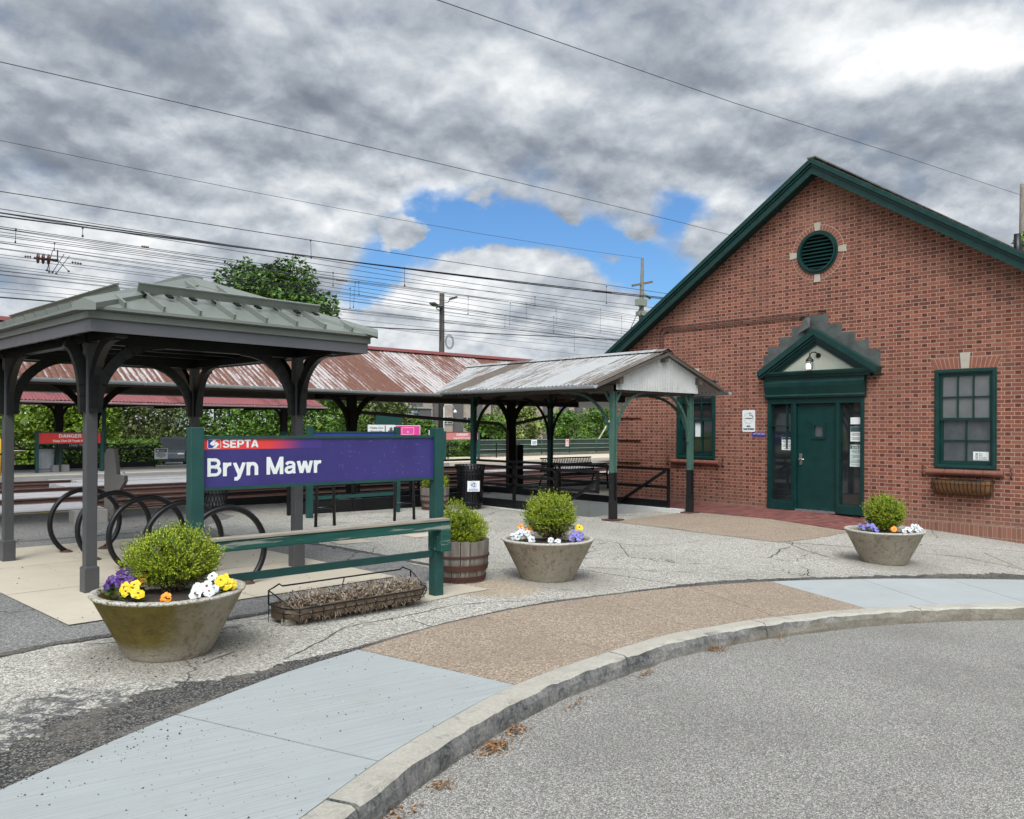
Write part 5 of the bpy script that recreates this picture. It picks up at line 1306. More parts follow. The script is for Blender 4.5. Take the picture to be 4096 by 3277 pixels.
t = thing('bollard', 'yellow painted bollard on the far platform in front of the trees', 'bollard', (5.78, 31.0, 0)); m = MB(); m.tube([(5.78, 31, 0), (5.78, 31, 1.2)], .075, 16); m.lathe([(.075, 1.2), (.05, 1.25), (.0, 1.265)], (5.78, 31, 0), 16, False); m.build('pipe', YEL, t); m = MB(); m.tube([(5.78, 31, .7), (5.78, 31, .76)], .079, 16); m.build('dark_band', BLACK, t)
m = MB(); a = Vector((2.16, 5.36, .104)); m.bar(a, a + Vector((.26, .12, .004)), .022, .012, taper=.5); m.build('stick', WOODG, None, thing=T('dry wooden stick lying at the foot of the mossy planter', 'stick', None, tuple(a)))
m = MB(); a = Vector((3.05, 5.98, .115)); m.bar(a, a + Vector((.24, .05, 0)), .07, .05); m.build('wood_offcut', WOODG, None, .004, thing=T('short wood offcut lying beside the trough of dead plants', 'wood', None, tuple(a)))
# ------------------------------------------------------------------ plants
def leafquad(m, p, d, n, l, w, fold=.25):
    d = d.normalized(); s = d.cross(n)
    if s.length < 1e-4: s = Vector((1, 0, 0))
    s = s.normalized() * w; nn = s.cross(d).normalized() * (w * fold)
    m.add([p, p + d * l * .45 - s + nn, p + d * l, p + d * l * .45 + s + nn], [(0, 1, 2, 3)])
def shrub(lab, loc, radii, seed, bumps, nspr=1500, brown=.26, stem=.10):
    t = thing('boxwood_shrub', lab, 'shrub', loc); OFF[t.name] = (0, 0, 0); r = random.Random(seed); rx, ry, rz = radii; cz = stem + rz
    green = MB(); brn = MB(); core = MB()
    def rad(d):
        b = 1 + .16 * mnoise.noise(d * 2.1 + Vector((seed, 0, 0))) + .13 * mnoise.noise(d * 5 + Vector((0, seed, 0))) + .07 * mnoise.noise(d * 11 + Vector((0, 0, seed)))
        for (bd, amt, sharp) in bumps: b += amt * max(0, d.dot(Vector(bd).normalized())) ** sharp
        return b
    for i in range(int(nspr * 1.6)):
        z = r.uniform(-1, 1); a = r.uniform(0, 6.283); q = math.sqrt(1 - z * z); d = Vector((q * math.cos(a), q * math.sin(a), z)); k = rad(d) * (1 - .22 * r.random() ** 2)
        p = Vector((d.x * rx * k, d.y * ry * k, cz + d.z * rz * k)); h = (p.z - stem) / (2 * rz)
        if p.z < .0: continue
        out = Vector((d.x / rx, d.y / ry, d.z / rz)).normalized() + Vector((r.gauss(0, .3), r.gauss(0, .3), .55 + r.gauss(0, .2)))
        out.normalize(); L = r.uniform(.03, .055); tgt = green
        if r.random() < .16: p = p + Vector((d.x * rx, d.y * ry, d.z * rz)) * r.uniform(.05, .22) + Vector((0, 0, .01)); L *= 1.5; out = (out + Vector((0, 0, .7))).normalized()
        pb = max(0, 1 - h / brown) if h < brown else .03
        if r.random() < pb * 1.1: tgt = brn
        sd = out.cross(Vector((r.gauss(0, 1), r.gauss(0, 1), r.gauss(0, 1)))).normalized(); up = out.cross(sd)
        for j in range(6):
            f = j / 6; ang = j * 2.4; e = sd * math.cos(ang) + up * math.sin(ang)
            leafquad(tgt, p + out * L * (f - .35), out * .9 + e * (.85 - .4 * f), e, r.uniform(.013, .023), r.uniform(.0030, .0048) if tgt is green else .002)
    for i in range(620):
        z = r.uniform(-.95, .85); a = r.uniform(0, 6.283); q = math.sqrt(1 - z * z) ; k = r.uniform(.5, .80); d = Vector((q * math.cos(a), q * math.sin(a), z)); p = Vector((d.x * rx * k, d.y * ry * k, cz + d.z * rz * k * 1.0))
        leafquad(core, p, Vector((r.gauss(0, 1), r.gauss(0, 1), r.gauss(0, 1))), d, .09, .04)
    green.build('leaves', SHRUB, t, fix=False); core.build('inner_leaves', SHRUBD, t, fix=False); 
    for i in range(26):
        a = r.uniform(0, 6.283); e = Vector((math.cos(a) * rx * r.uniform(.2, .8), math.sin(a) * ry * r.uniform(.2, .8), stem + rz * r.uniform(.1, .7)))
        brn.tube([(r.gauss(0, .02), r.gauss(0, .02), -.05), tuple(e * .5 + Vector((0, 0, .02))), tuple(e)], [.006, .004, .002], 4)
    brn.build('twigs', TWIG, t, fix=False); return t
def bloom(name, mat, p, d, s, parent, r):
    m = MB(); d = Vector(d).normalized(); a = d.cross(Vector((0, 0, 1))).normalized(); b = a.cross(d)
    for k, (ang, sz) in enumerate(((90, 1.0), (30, .9), (150, .9), (215, .95), (325, .95), (270, 1.15))):
        t_ = R(ang + r.uniform(-10, 10)); c = Vector(p) + (a * math.cos(t_) + b * math.sin(t_)) * s * .42 + d * (.003 * k); rr = s * .42 * sz; v = [c + d * .25 * rr]
        n = 7; v += [c + (a * math.cos(2 * math.pi * i / n) + b * math.sin(2 * math.pi * i / n)) * rr * r.uniform(.88, 1.1) + d * r.uniform(-.25, .2) * rr for i in range(n)]
        m.add(v, [(0, 1 + i, 1 + (i + 1) % n) for i in range(n)])
    m.m = 1; c = Vector(p) + d * .022; m.add([c] + [c + (a * math.cos(2 * math.pi * i / 7) + b * math.sin(2 * math.pi * i / 7)) * s * .16 - d * .004 for i in range(7)], [(0, 1 + i, 1 + (i + 1) % 7) for i in range(7)])
    return m.build(name, [mat, EYE], parent, fix=False)
def pansies(lab, colour, c, spots, s, seed, loc):
    t = thing('pansies', lab, 'flowers', loc); OFF[t.name] = (0, 0, 0); r = random.Random(seed); m = MB()
    for (x, y, z) in spots:
        bloom('flower', PET[colour], (x, y, z), (-.6 + r.gauss(0, .2) + x, -.7 + r.gauss(0, .2) + y, .45 + r.gauss(0, .12)), s * r.uniform(.72, .98), t, r)
        m.tube([(x * .9, y * .9, -.03), (x + .005, y + .008, z)], .002, 4)
        for k in range(11): a = r.uniform(0, 6.28); leafquad(m, Vector((x + r.gauss(0, .015), y + r.gauss(0, .015), max(0, z * r.random() - .005))), Vector((math.cos(a), math.sin(a), .4)), Vector((0, 0, 1)), .045, .014)
    m.build('leaves', FLEAF, t, fix=False); return t
vr = (FU, -FV); vf = (-FV, -FU)          # to the right of the street view, and towards the street
def pl(c, right, near, z=0): return (c[0] + vr[0] * right + vf[0] * near, c[1] + vr[1] * right + vf[1] * near, z)
def planter(lab, x, y, mat, rim=.5, h=.435):
    gz = G(x, y) ; t = thing('bowl_planter', lab, 'planter', (x, y, gz)); m = MB(); m.smooth = True; n = 48; prof = [(.26, -.01), (.272, .0), (.285, .02), (rim - .018, h - .028), (rim, h - .012), (rim - .004, h), (rim - .05, h + .002), (rim - .06, h - .02), (.40, h - .12)]; v = []
    for (r_, z) in prof:
        for k in range(n):
            a = 2 * math.pi * k / n; w = .005 * mnoise.noise((math.cos(a) * 3 + x, math.sin(a) * 3, z * 5)) + (.005 * mnoise.noise((math.cos(a) * 14 + x, math.sin(a) * 14, z * 20)) if z > h - .05 else 0)
            v.append((x + (r_ + w) * math.cos(a), y + (r_ + w) * math.sin(a), gz + z + w * .8))
    m.add(v, [(i * n + k, i * n + (k + 1) % n, (i + 1) * n + (k + 1) % n, (i + 1) * n + k) for i in range(len(prof) - 1) for k in range(n)]); m.build('bowl', mat, t)
    m = MB(); m.lathe([(.0001, .05), (.2, .04), (.43, .0)], (x, y, gz + h - .075), 24, False)
    for p in range(len(m.v)): q = m.v[p]; m.v[p] = (q[0], q[1], q[2] + .02 * mnoise.noise((q[0] * 9, q[1] * 9, 0)))
    m.build('soil', SOIL, t); return (x, y, gz + h)
def flowers(c, lst, prefix, s):
    for i, (col, lab, sp) in enumerate(lst):
        a = pl(c, *sp[0][:2], c[2] - .03); spots = [(vr[0] * (q[0] - sp[0][0]) + vf[0] * (q[1] - sp[0][1]), vr[1] * (q[0] - sp[0][0]) + vf[1] * (q[1] - sp[0][1]), q[2] + .03) for q in sp]
        pansies(lab, col, c, spots, s, i + 11, a)
c = planter('stained mossy concrete bowl planter nearest the road', 2.095, 5.775, PLANT_A)
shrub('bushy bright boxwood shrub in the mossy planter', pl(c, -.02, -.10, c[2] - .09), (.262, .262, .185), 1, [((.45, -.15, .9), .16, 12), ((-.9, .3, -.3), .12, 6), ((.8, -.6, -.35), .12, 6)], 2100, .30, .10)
flowers(c, [('purple', 'deep purple pansies in the mossy planter', [(-.36, .10, .05), (-.33, .14, .085), (-.30, .06, .10), (-.26, .16, .06), (-.27, .02, .12), (-.39, .05, .02), (-.22, .10, .07)]),
            ('orange', 'orange pansies behind yellow ones in the mossy planter', [(-.20, .04, .07), (-.16, .05, .085)]),
            ('yellow', 'yellow pansies at the front rim of the mossy planter', [(-.17, .26, .03), (-.12, .27, .045), (-.08, .30, .02), (-.20, .22, .05), (-.13, .23, .065)]),
            ('orange', 'single orange pansy at the front rim of the mossy planter', [(.12, .34, .008)]),
            ('white', 'white pansies in the mossy planter', [(.28, .22, .04), (.33, .20, .055), (.29, .28, .02), (.37, .17, .03), (.33, .09, .10), (.36, .24, .025)]),
            ('yellow', 'yellow pansies behind the white ones in the mossy planter', [(.40, .06, .08), (.43, .09, .05), (.39, .10, .075), (.44, .03, .035)])], 'a', .060)
c = planter('plain concrete bowl planter beside the front barrel', 6.235, 6.245, PLANT_B)
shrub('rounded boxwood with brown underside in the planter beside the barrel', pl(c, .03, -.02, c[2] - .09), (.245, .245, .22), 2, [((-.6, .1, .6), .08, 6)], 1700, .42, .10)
flowers(c, [('white', 'white pansies in the planter beside the barrel', [(-.34, .05, .03), (-.30, .10, .06), (-.26, .14, .05), (-.21, .18, .035), (-.28, .02, .09), (-.37, .08, .02), (-.18, .23, .01), (-.22, .09, .06), (-.32, .14, .02)]),
            ('orange', 'orange pansy heads among white ones beside the barrel', [(-.29, .0, .115), (-.20, .03, .09)]),
            ('white', 'two tiny white pansies at the rim of the planter beside the barrel', [(.02, .30, .01), (.09, .31, .0)]),
            ('blue', 'lavender pansies in the planter beside the barrel', [(.24, .24, .02), (.29, .22, .05), (.32, .24, .02), (.27, .16, .07), (.33, .15, .06)]),
            ('yellow', 'yellow pansy above lavender ones beside the barrel', [(.33, .06, .11)])], 'b', .058)
c = planter('concrete bowl planter in front of the brick wall', 11.02, 4.73, PLANT_B, .5, .44)
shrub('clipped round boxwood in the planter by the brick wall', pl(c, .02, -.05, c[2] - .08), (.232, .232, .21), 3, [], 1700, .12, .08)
flowers(c, [('blue', 'lavender pansies in the planter by the brick wall', [(-.32, .12, .03), (-.28, .15, .06), (-.24, .18, .04), (-.27, .06, .09), (-.21, .12, .06), (-.35, .07, .05), (-.20, .20, .02)]),
            ('orange', 'single golden orange pansy in the planter by the brick wall', [(-.02, .28, .025), (-.01, .29, .035)]),
            ('white', 'white pansies in the planter by the brick wall', [(.13, .28, .01), (.18, .26, .035), (.23, .24, .03), (.28, .20, .06), (.33, .18, .04), (.36, .14, .06), (.2, .30, .0), (.30, .26, .01), (.38, .20, .02)])], 'c', .055)
def barrel(lab, x, y, r0, r1, h, gz):
    t = thing('half_barrel', lab, 'planter', (x, y, gz)); m = MB(); n = 20
    for i in range(n):
        a0 = 2 * math.pi * (i + .04) / n; a1 = 2 * math.pi * (i + .96) / n; top_ = h + rnd.uniform(-.012, .012)
        for (R0, R1, off) in ((r0, r1, 0),):
            q = lambda r_, a, z: (x + r_ * math.cos(a), y + r_ * math.sin(a), gz + z); rm = (r0 + r1) / 2 + .018
            v = [q(r0, a0, 0), q(r0, a1, 0), q(rm, a1, h * .5), q(r1, a1, top_), q(r1, a0, top_), q(rm, a0, h * .5)]; w = [q(r0 - .03, a0, 0), q(r0 - .03, a1, 0), q(rm - .03, a1, h * .5), q(r1 - .03, a1, top_), q(r1 - .03, a0, top_), q(rm - .03, a0, h * .5)]
            m.add(v + w, [(0, 1, 2, 5), (5, 2, 3, 4), (6, 11, 8, 7), (11, 10, 9, 8), (4, 3, 9, 10), (0, 5, 11, 6), (5, 4, 10, 11), (1, 7, 8, 2), (2, 8, 9, 3)])
    m.build('staves', STAVE, t)
    for (k0, k1) in ((.04, .16), (.30, .44), (.62, .67)):
        m = MB(); rr = lambda k: (r0 + (r1 - r0) * k) + .018 * math.sin(math.pi * k) + .006; m.lathe([(rr(k0) - .012, h * k0), (rr(k0), h * k0), (rr(k1), h * k1), (rr(k1) - .012, h * k1)], (x, y, gz), 40, False); m.build('hoop', HOOP, t)
    m = MB(); m.lathe([(.0001, h - .07), (r1 - .03, h - .08)], (x, y, gz), 20, False); m.build('soil', SOIL, t)
barrel('grey wooden half barrel planter behind the purple sign post', 5.42, 6.74, .265, .315, .42, G(5.4, 6.7))
shrub('yellow green boxwood with a pointed top in the front barrel', (5.40, 6.70, G(5.4, 6.7) + .33), (.235, .235, .185), 4, [((-.12, .10, 1), .62, 22), ((-.7, .4, .4), .15, 5), ((.8, -.5, .2), .16, 8)], 1900, .02, .02)
barrel('wooden half barrel planter standing by the litter bin', 9.95, 13.15, .24, .29, .44, G(9.95, 13.15))
shrub('dark low shrub in the barrel by the litter bin', (9.95, 13.15, G(9.95, 13.15) + .34), (.24, .24, .17), 5, [], 900, .05, .02)
# ------------------------------------------------------------------ beyond the tracks
def plainbox(name, lab, cat, b, mat, group=None, bevel=0):
    m = MB(); m.box(*b); return m.build(name, mat, None, bevel, thing=T(lab, cat, group, ((b[0] + b[1]) / 2, (b[2] + b[3]) / 2, b[4])))
def postsign(name, lab, x, y, z0, z1, w, mat, gz=0, posts=True, text=None, tm=None, cat='sign'):
    t = thing(name, lab, cat, (x, y, gz)); FS = faceY(y); m = MB(); m.prism(rect(x - w / 2, x + w / 2, z0, z1), FS, 0, .03); m.build('board', mat, t)
    if posts:
        for s in (-1, 1): m = MB(); m.box(x + s * w * .45 - .03, x + s * w * .45 + .03, y + .001, y + .06, gz, z1); m.build('post', SIGNG, t)
    if text:
        m = MB()
        for it in text:
            if it[0] == 'bar': m.flat(rect(*it[1:]), FS, .033)
            elif it[0] == 'poly': m.flat(it[1], FS, .033, it[2] if len(it) > 2 else ())
            else: lettering(m, it[0], FS, it[1], it[2], it[3], it[4], .02, 'C', .034)
        m.build('lettering', tm or INK, t)
    return t
t = postsign('parking_notice', 'white parking notice board with dark heading on the far platform railing', 12.08, 34.3, .33, .76, .52, PAPER, 0, False, [('bar', 11.86, 12.30, .60, .735)] + [('bar', 12.08 - w, 12.08 + w, z, z + .018) for w, z in ((.14, .55), (.21, .51), (.17, .47), (.16, .43), (.06, .38))], plain('navy print', (.02, .025, .06), .6))
m = MB(); FS = faceY(34.3); m.flat(rect(11.89, 12.0, .635, .70), FS, .036); m.flat(rect(12.02, 12.25, .64, .655), FS, .036); m.flat(rect(12.02, 12.25, .675, .69), FS, .036); m.build('heading_print', PAPER, t)
postsign('advert_poster', 'white advert poster with black script for Vitality Care', 23.13, 35, .95, 1.78, 1.62, PAPER, 0, True, [('Vitality Care', 22.82, 1.58, .10, .78), ('Rediscover vitality', 22.82, 1.45, .05, .7), ('bar', 23.30, 23.36, 1.0, 1.74), ('bar', 23.5, 23.88, 1.0, 1.5), ('poly', circ(23.68, 1.56, .1, 14))], plain('soft black print', (.10, .10, .10), .7))
postsign('advert_poster', 'bright pink advert poster beside the white one', 24.75, 35.05, .95, 1.76, 1.58, PAPER, 0, True, [('bar', 24.0, 25.5, .98, 1.73)], PINK)
m = MB(); FS = faceY(35.05); m.flat(rect(24.36, 25.14, 1.28, 1.66), FS, .036, [rect(24.40, 25.10, 1.31, 1.63)[::-1]]); m.flat(circ(24.75, 1.42, .06, 14), FS, .036); m.flat(rect(24.5, 25.0, 1.16, 1.19), FS, .036)
for k in range(9): m.flat(rect(24.45 + k * .075, 24.455 + k * .075, 1.33, 1.6), FS, .036)
m.build('poster_print', PINKL, bpy.data.objects['advert_poster.001']) if 'advert_poster.001' in bpy.data.objects else None
postsign('blank_board', 'blank green backed board raised above the posters', 24.24, 36, 1.78, 2.35, 1.62, SIGNG, 0, True)
postsign('info_panel', 'small white and blue information panel on a post by the faded danger sign', 25.0, 33.4, 1.02, 1.52, .24, PAPER, 0, True, [('bar', 24.91, 25.09, 1.30, 1.40), ('bar', 24.92, 25.08, 1.22, 1.25), ('bar', 24.92, 25.08, 1.17, 1.19)], BLUE)
# mesh fence with coping and notices
t = thing('mesh_fence', 'low fence with dark green screen mesh along the far platform', 'fence', (36, 35.5, 0))
m = MB(); m.box(29.8, 60, 35.52, 35.53, .16, .93); m.build('screen_mesh', plain('screen mesh', (.022, .040, .028), .8, 0, .55, 1.6), t)
for z in (.14, .40, .67, .95): m = MB(); m.tube([(29.8, 35.5, z), (60, 35.5, z)], .022, 6); m.build('rail', plain('fence grey green', (.16, .20, .17), .5), t)
for k in range(13): x = 30 + k * 2.45; m = MB(); m.tube([(x, 35.5, -.02), (x, 35.5, .98)], .035, 8); m.build('post', SIGNG, t)
plainbox('coping_wall', 'low brown brick coping wall at the foot of the mesh fence', 'wall', (29.6, 60, 35.3, 35.7, -.1, .1), plain('brown coping', (.16, .12, .095), .85, 0, .4, 5))
postsign('fence_notice', 'white and blue notice hung on the mesh fence', 34.2, 35.45, .62, .95, .46, PAPER, 0, False, [('bar', 34.02, 34.38, .78, .85), ('bar', 34.05, 34.35, .72, .75), ('bar', 34.05, 34.35, .67, .69)], plain('light blue print', (.08, .22, .35), .6))
postsign('fence_notice', 'narrow pinkish notice hung on the mesh fence', 37.05, 35.45, .52, .96, .27, plain('pinkish paper', (.60, .52, .52), .7), 0, False, [('bar', 36.95, 37.15, .82, .9), ('bar', 36.95, 37.15, .72, .75), ('bar', 36.95, 37.15, .62, .65)], RED)
t = thing('guy_pole', 'thin pale pole leaning at the end of the mesh fence', 'pole', (40.2, 36.0, 0)); m = MB(); m.tube([(39.9, 36, .1), (42.6, 36, 3.2), (44.5, 36, 5.5)], .05, 8); m.build('pole_shaft', plain('pale guard', (.42, .42, .36), .6), t)
t = thing('street_lamp', 'slim street lamp with curved arm in front of the college building', 'street lamp', (26.46, 34.2, 0)); m = MB()
m.tube([(26.46, 34.2, 0), (26.46, 34.2, 2.72)], .035, 8); m.tube([(26.46, 34.2, 2.70), (26.5, 34.2, 2.83), (26.75, 34.2, 2.86), (27.05, 34.2, 2.76), (27.18, 34.2, 2.58)], .028, 8); m.build('column', plain('grey lamp paint', (.34, .36, .37), .5), t); m = MB(); m.lathe([(.03, 2.6), (.09, 2.5), (.09, 2.46)], (27.2, 34.2, 0), 10); m.build('lamp_head', WHITE, t)
t = thing('green_post', 'tall dark green post behind the bright red danger sign', 'post', (9.6, 33.2, 0)); m = MB(); m.box(9.54, 9.66, 33.14, 33.26, 0, 2.45); m.build('shaft', SIGNG, t)
t = thing('bird_bath', 'pale stone bird bath on the lawn behind the far railing', 'bird bath', (7.6, 38, -.06)); m = MB(); m.lathe([(.16, -.06), (.14, .05), (.09, .1), (.08, .45), (.12, .52), (.42, .62), (.44, .66), (.38, .66), (.1, .58)], (7.6, 38, 0), 20); m.build('bowl', STONE, t)
# college building
t = thing('college_building', 'long college building of pink stone bays between dark grey piers', 'building', (60, 62, -.74))
m = MB(); m.box(43.6, 92, 62.2, 72, -.8, 6.3); m.build('wall', BLDS, t)
for k in range(20):
    x = 44.35 + k * 2.42
    m = MB(); m.box(x, x + 1.02, 61.85, 62.3, -.8, 6.5); m.build('pier', BLDG, t)
    for (z0, z1) in ((2.0, 2.68), (4.55, 5.25), (-.4, .3)):
        a, b = x + 1.06, x + 2.38; m = MB(); FS = faceY(62.15)
        m.prism(rect(a, b, z0, z1), FS, -.05, .05, [rect(a + .04, (a + b) / 2 - .02, z0 + .24, z1 - .04)[::-1], rect((a + b) / 2 + .02, b - .04, z0 + .24, z1 - .04)[::-1], rect(a + .04, (a + b) / 2 - .02, z0 + .04, z0 + .2)[::-1], rect((a + b) / 2 + .02, b - .04, z0 + .04, z0 + .2)[::-1]])
        w = m.build('window', plain('window white', (.5, .52, .52), .5) if k == 0 and z0 == 2.0 else bpy.data.materials['window white'], t); m = MB(); m.box(a, b, 62.16, 62.18, z0, z1); m.build('pane', (GLASSM, GLASSF, GLASS)[k % 3], w)
m = MB(); m.box(43.4, 92.2, 61.7, 72.2, 6.3, 6.6); m.build('roof', BLDG, t)
t = thing('grey_annex', 'low dark grey block with blue lavender HARCUM COLLEGE banner', 'building', (42, 60, -.74)); m = MB(); m.box(41.2, 45.0, 60, 66, -.8, 3.35); m.build('wall', BLDG, t); m = MB(); m.box(41.1, 45.1, 59.9, 66, 3.35, 3.5); m.build('roof', plain('pale roof edge', (.28, .28, .25), .7), t)
m = MB(); FS = faceY(59.99); m.prism(rect(41.5, 43.4, 2.72, 3.14), FS, 0, .03); bn = m.build('banner', plain('lavender blue banner', (.17, .20, .48), .6), t); m = MB(); lettering(m, 'HARCUM', FS, 42.68, 2.95, .13, .95, .03, 'C', .04); lettering(m, 'COLLEGE', FS, 42.68, 2.77, .13, 1.0, .03, 'C', .04); m.flat(circ(41.78, 2.94, .17, 20), FS, .04, [circ(41.78, 2.94, .12, 20)[::-1]]); m.flat(circ(41.78, 2.94, .08, 14), FS, .04); m.build('banner_lettering', PAPER, bn)
# parked car
t = thing('parked_car', 'dark grey sport utility car parked beyond the far railing', 'car', (18.95, 51.6, -.74), None, R(-118)); OFF[t.name] = (0, 0, 0)
side = [(-2.25, .35), (-2.3, .75), (-2.2, 1.05), (-1.2, 1.08), (.9, 1.08), (1.9, .98), (2.25, .82), (2.32, .5), (2.28, .3), (1.9, .28), (-1.9, .28)]
m = MB(); m.prism(side, lambda u, v, w: (u, w * (1 - .06 * (v > 1.0)), v), -.92, .92)
for sx in (-1.4, 1.42):
    for sy in (-.93, .93): m.prism([(sx + .44 * math.cos(a), .36 + .44 * math.sin(a)) for a in [math.pi * k / 10 for k in range(11)]], lambda u, v, w: (u, w, v), sy - .012, sy + .012)
m.build('body', CARP, t, .05)
gh = [(-2.1, 1.07), (-1.75, 1.62), (-1.0, 1.70), (.25, 1.66), (1.12, 1.07)]
m = MB(); n = len(gh); v = []
for sy in (-1, 1): v += [(u, sy * (.88 - (z - 1.07) * .28), z) for u, z in gh]
m.add(v, [tuple(range(n))[::-1], tuple(range(n, 2 * n))] + [(i, (i + 1) % n, n + (i + 1) % n, n + i) for i in range(n)]); cb = m.build('cabin', plain('tinted car glass', (.008, .010, .012), .35, 0, .2, 3, s=.3), t, .02)
m = MB(); m.prism([(-1.75, 1.62), (-1.0, 1.70), (.25, 1.66), (.2, 1.70), (-1.0, 1.745), (-1.8, 1.66)], lambda u, v, w: (u, w, v), -.72, .72)
for sy in (-1, 1):
    for (u0, u1) in ((.98, .2), (-.45, -.5), (-1.5, -1.45)): m.bar((u0, sy * .885, 1.07), (u1, sy * .72, 1.64), .07, .03)
    m.bar((-1.4, sy * .62, 1.77), (.0, sy * .62, 1.76), .03, .03)
m.build('roof', CARP, cb)
for sx in (-1.4, 1.42):
    for sy in (-.86, .86):
        m = MB(); m.tube([(sx, sy - .11, .36), (sx, sy + .11, .36)], .36, 22); w = m.build('wheel', TYRE, t); m = MB(); yy = sy + (.115 if sy > 0 else -.115)
        for k in range(10): a = math.pi * k / 5; m.bar((sx, yy, .36), (sx + .24 * math.cos(a), yy, .36 + .24 * math.sin(a)), .05, .02, up=(0, 1, 0))
        m.tube([(sx + .25 * math.cos(a), yy, .36 + .25 * math.sin(a)) for a in [2 * math.pi * k / 20 for k in range(20)]], .02, 5, True); m.build('rim', ALLOY, w)
for sy in (-1, 1):
    m = MB(); m.box(.72, .86, sy * .98 - .1, sy * .98 + .1, 1.06, 1.20); m.build('mirror', ALLOY, t); m = MB(); m.box(2.16, 2.3, sy * .7 - .17, sy * .7 + .17, .74, .83); m.build('headlight', GUTT, t)
# ------------------------------------------------------------------ trees, bushes, hedge
def crown(m, blobs, n, size, r, flat=.0):
    tot = sum(b[3] * b[4] for b in blobs)
    for (x, y, z, rx, rz) in blobs:
        k = int(n * rx * rz / tot)
        for i in range(k):
            zz = r.uniform(-1, 1); a = r.uniform(0, 6.283); q = math.sqrt(1 - zz * zz); rad = (1 - .45 * r.random() ** 1.6) * (1 + .25 * mnoise.noise((x + q * math.cos(a) * 1.7, y + q * math.sin(a) * 1.7, z + zz * 1.7)))
            d = Vector((q * math.cos(a), q * math.sin(a), zz)); p = Vector((x + d.x * rx * rad, y + d.y * rx * rad, z + d.z * rz * rad))
            dd = Vector((d.x + r.gauss(0, .6), d.y + r.gauss(0, .6), r.gauss(-.1, .5))); leafquad(m, p, dd, d + Vector((r.gauss(0, .5), r.gauss(0, .5), .6)), size * r.uniform(.7, 1.4), size * r.uniform(.28, .5), .3)
def tree(lab, x, y, gz, h, w, trunk, mat, n, size, seed, group=None, cz0=.35, nb=12, name='tree', trw=.14):
    t = thing(name, lab, 'tree' if name == 'tree' else 'bush', (x, y, gz), group); r = random.Random(seed); blobs = []
    for i in range(nb):
        k = (i + .5) / nb; a = i * 2.4 + seed; z = gz + h * (cz0 + (1 - cz0) * k); rr = w * math.sqrt(max(.05, 1 - (2 * k - .85) ** 2 / 1.45)) ; q = .74 * math.sqrt(r.random())
        blobs.append((x + rr * q * math.cos(a), y + rr * q * math.sin(a), min(z, gz + h * .86), w * r.uniform(.26, .54), h * (1 - cz0) * r.uniform(.11, .24)))
    m = MB(); crown(m, blobs, n, size, r)
    for b in blobs:
        for i in range(26):
            d = Vector((r.gauss(0, 1), r.gauss(0, 1), r.gauss(0, 1))).normalized(); q = .62 * r.random() ** .4; leafquad(m, Vector((b[0] + d.x * b[3] * q, b[1] + d.y * b[3] * q, b[2] + d.z * b[4] * q)), Vector((r.gauss(0, 1), r.gauss(0, 1), r.gauss(0, 1))), d, min(size * 3.0, .42), min(size * 1.3, .2))
    m.build('crown' if name == 'tree' else 'foliage', mat, t, fix=False)
    m = MB(); m.tube([(x, y, gz - .1), (x + r.gauss(0, .04), y, gz + h * .3), (x + r.gauss(0, .1), y, gz + h * .7)], [trw, trw * .75, trw * .3], 8)
    for b in blobs[:8]: m.tube([(x, y, gz + h * r.uniform(.2, .45)), (b[0] * .6 + x * .4, b[1] * .6 + y * .4, b[2] - .2 * h * .3), b[:3]], [trw * .45, trw * .3, trw * .1], 6)
    m.build('trunk' if name == 'tree' else 'stems', BARK, t); return t
tree('big full crowned tree rising above the grey shelter roof', 26.9, 55, -.7, 14.1, 4.2, .3, TREES[0], 30000, .30, 3, None, .36, 34, trw=.3)
bush = [('low bright bush behind the far railing, first from the yellow bollard', 3.2, 42, 4.6, 2.6, 1), ('olive leafed bush behind the far railing beside the bird bath', 7.2, 44.5, 4.3, 2.4, 2), ('bright yellow green bush behind the red danger sign', 10.2, 41.5, 4.2, 2.3, 1),
        ('spreading bright green tree behind the far railing and hedge', 11.6, 43.5, 4.8, 2.5, 1), ('olive bush rising behind the dark parked car', 18.6, 57, 5.2, 3.4, 2), ('lush bright bush beyond the end of the red canopy', 20.6, 43, 4.4, 2.6, 3), ('tall lush green bush between red canopy and posters', 24.5, 43.5, 5.2, 2.9, 3)]
for i, (lab, x, y, h, w, mi) in enumerate(bush): tree(lab, x, y, -.2, h, w, .1, TREES[mi], 6500, .155, 20 + i, 'bushes beyond the far platform', .06, 16, 'bush' if h < 4.65 else 'tree', .09)
for i, (lab, x, y, h, w, mi) in enumerate((('broad dark tree in the back row behind the yellow bollard', 3.5, 52, 5.4, 3.6, 0), ('broad dark tree in the back row behind the bird bath', 10.0, 53, 5.6, 3.8, 2), ('broad dark tree in the back row behind the parking notice', 16.2, 60, 6.2, 4.0, 0), ('dark tree in the back row just past the parked car', 24.2, 58, 6.0, 3.8, 0), ('wide dark tree in the back row directly behind the parked car', 20.5, 64, 6.6, 4.4, 2), ('dark tree in the back row beyond the blank green board', 31.5, 58, 6.2, 3.6, 0), ('dark tree in the back row at the far end of the yellow edge line', -4.5, 50, 5.2, 3.8, 2))):
    tree(lab, x, y, -.7, h, w, .1, TREES[mi], 4200, .24, 80 + i, 'bushes beyond the far platform', .04, 18)
tree('dark olive evergreen behind the white advert poster', 30.2, 46, -.4, 5.6, 2.9, .1, TREES[2], 5200, .18, 41, 'bushes beyond the far platform', .05, 18)
tree('olive green tree farther back between posters and college banner', 36, 56, -.6, 6.8, 3.4, .1, TREES[2], 4500, .25, 42, 'bushes beyond the far platform', .05, 16)
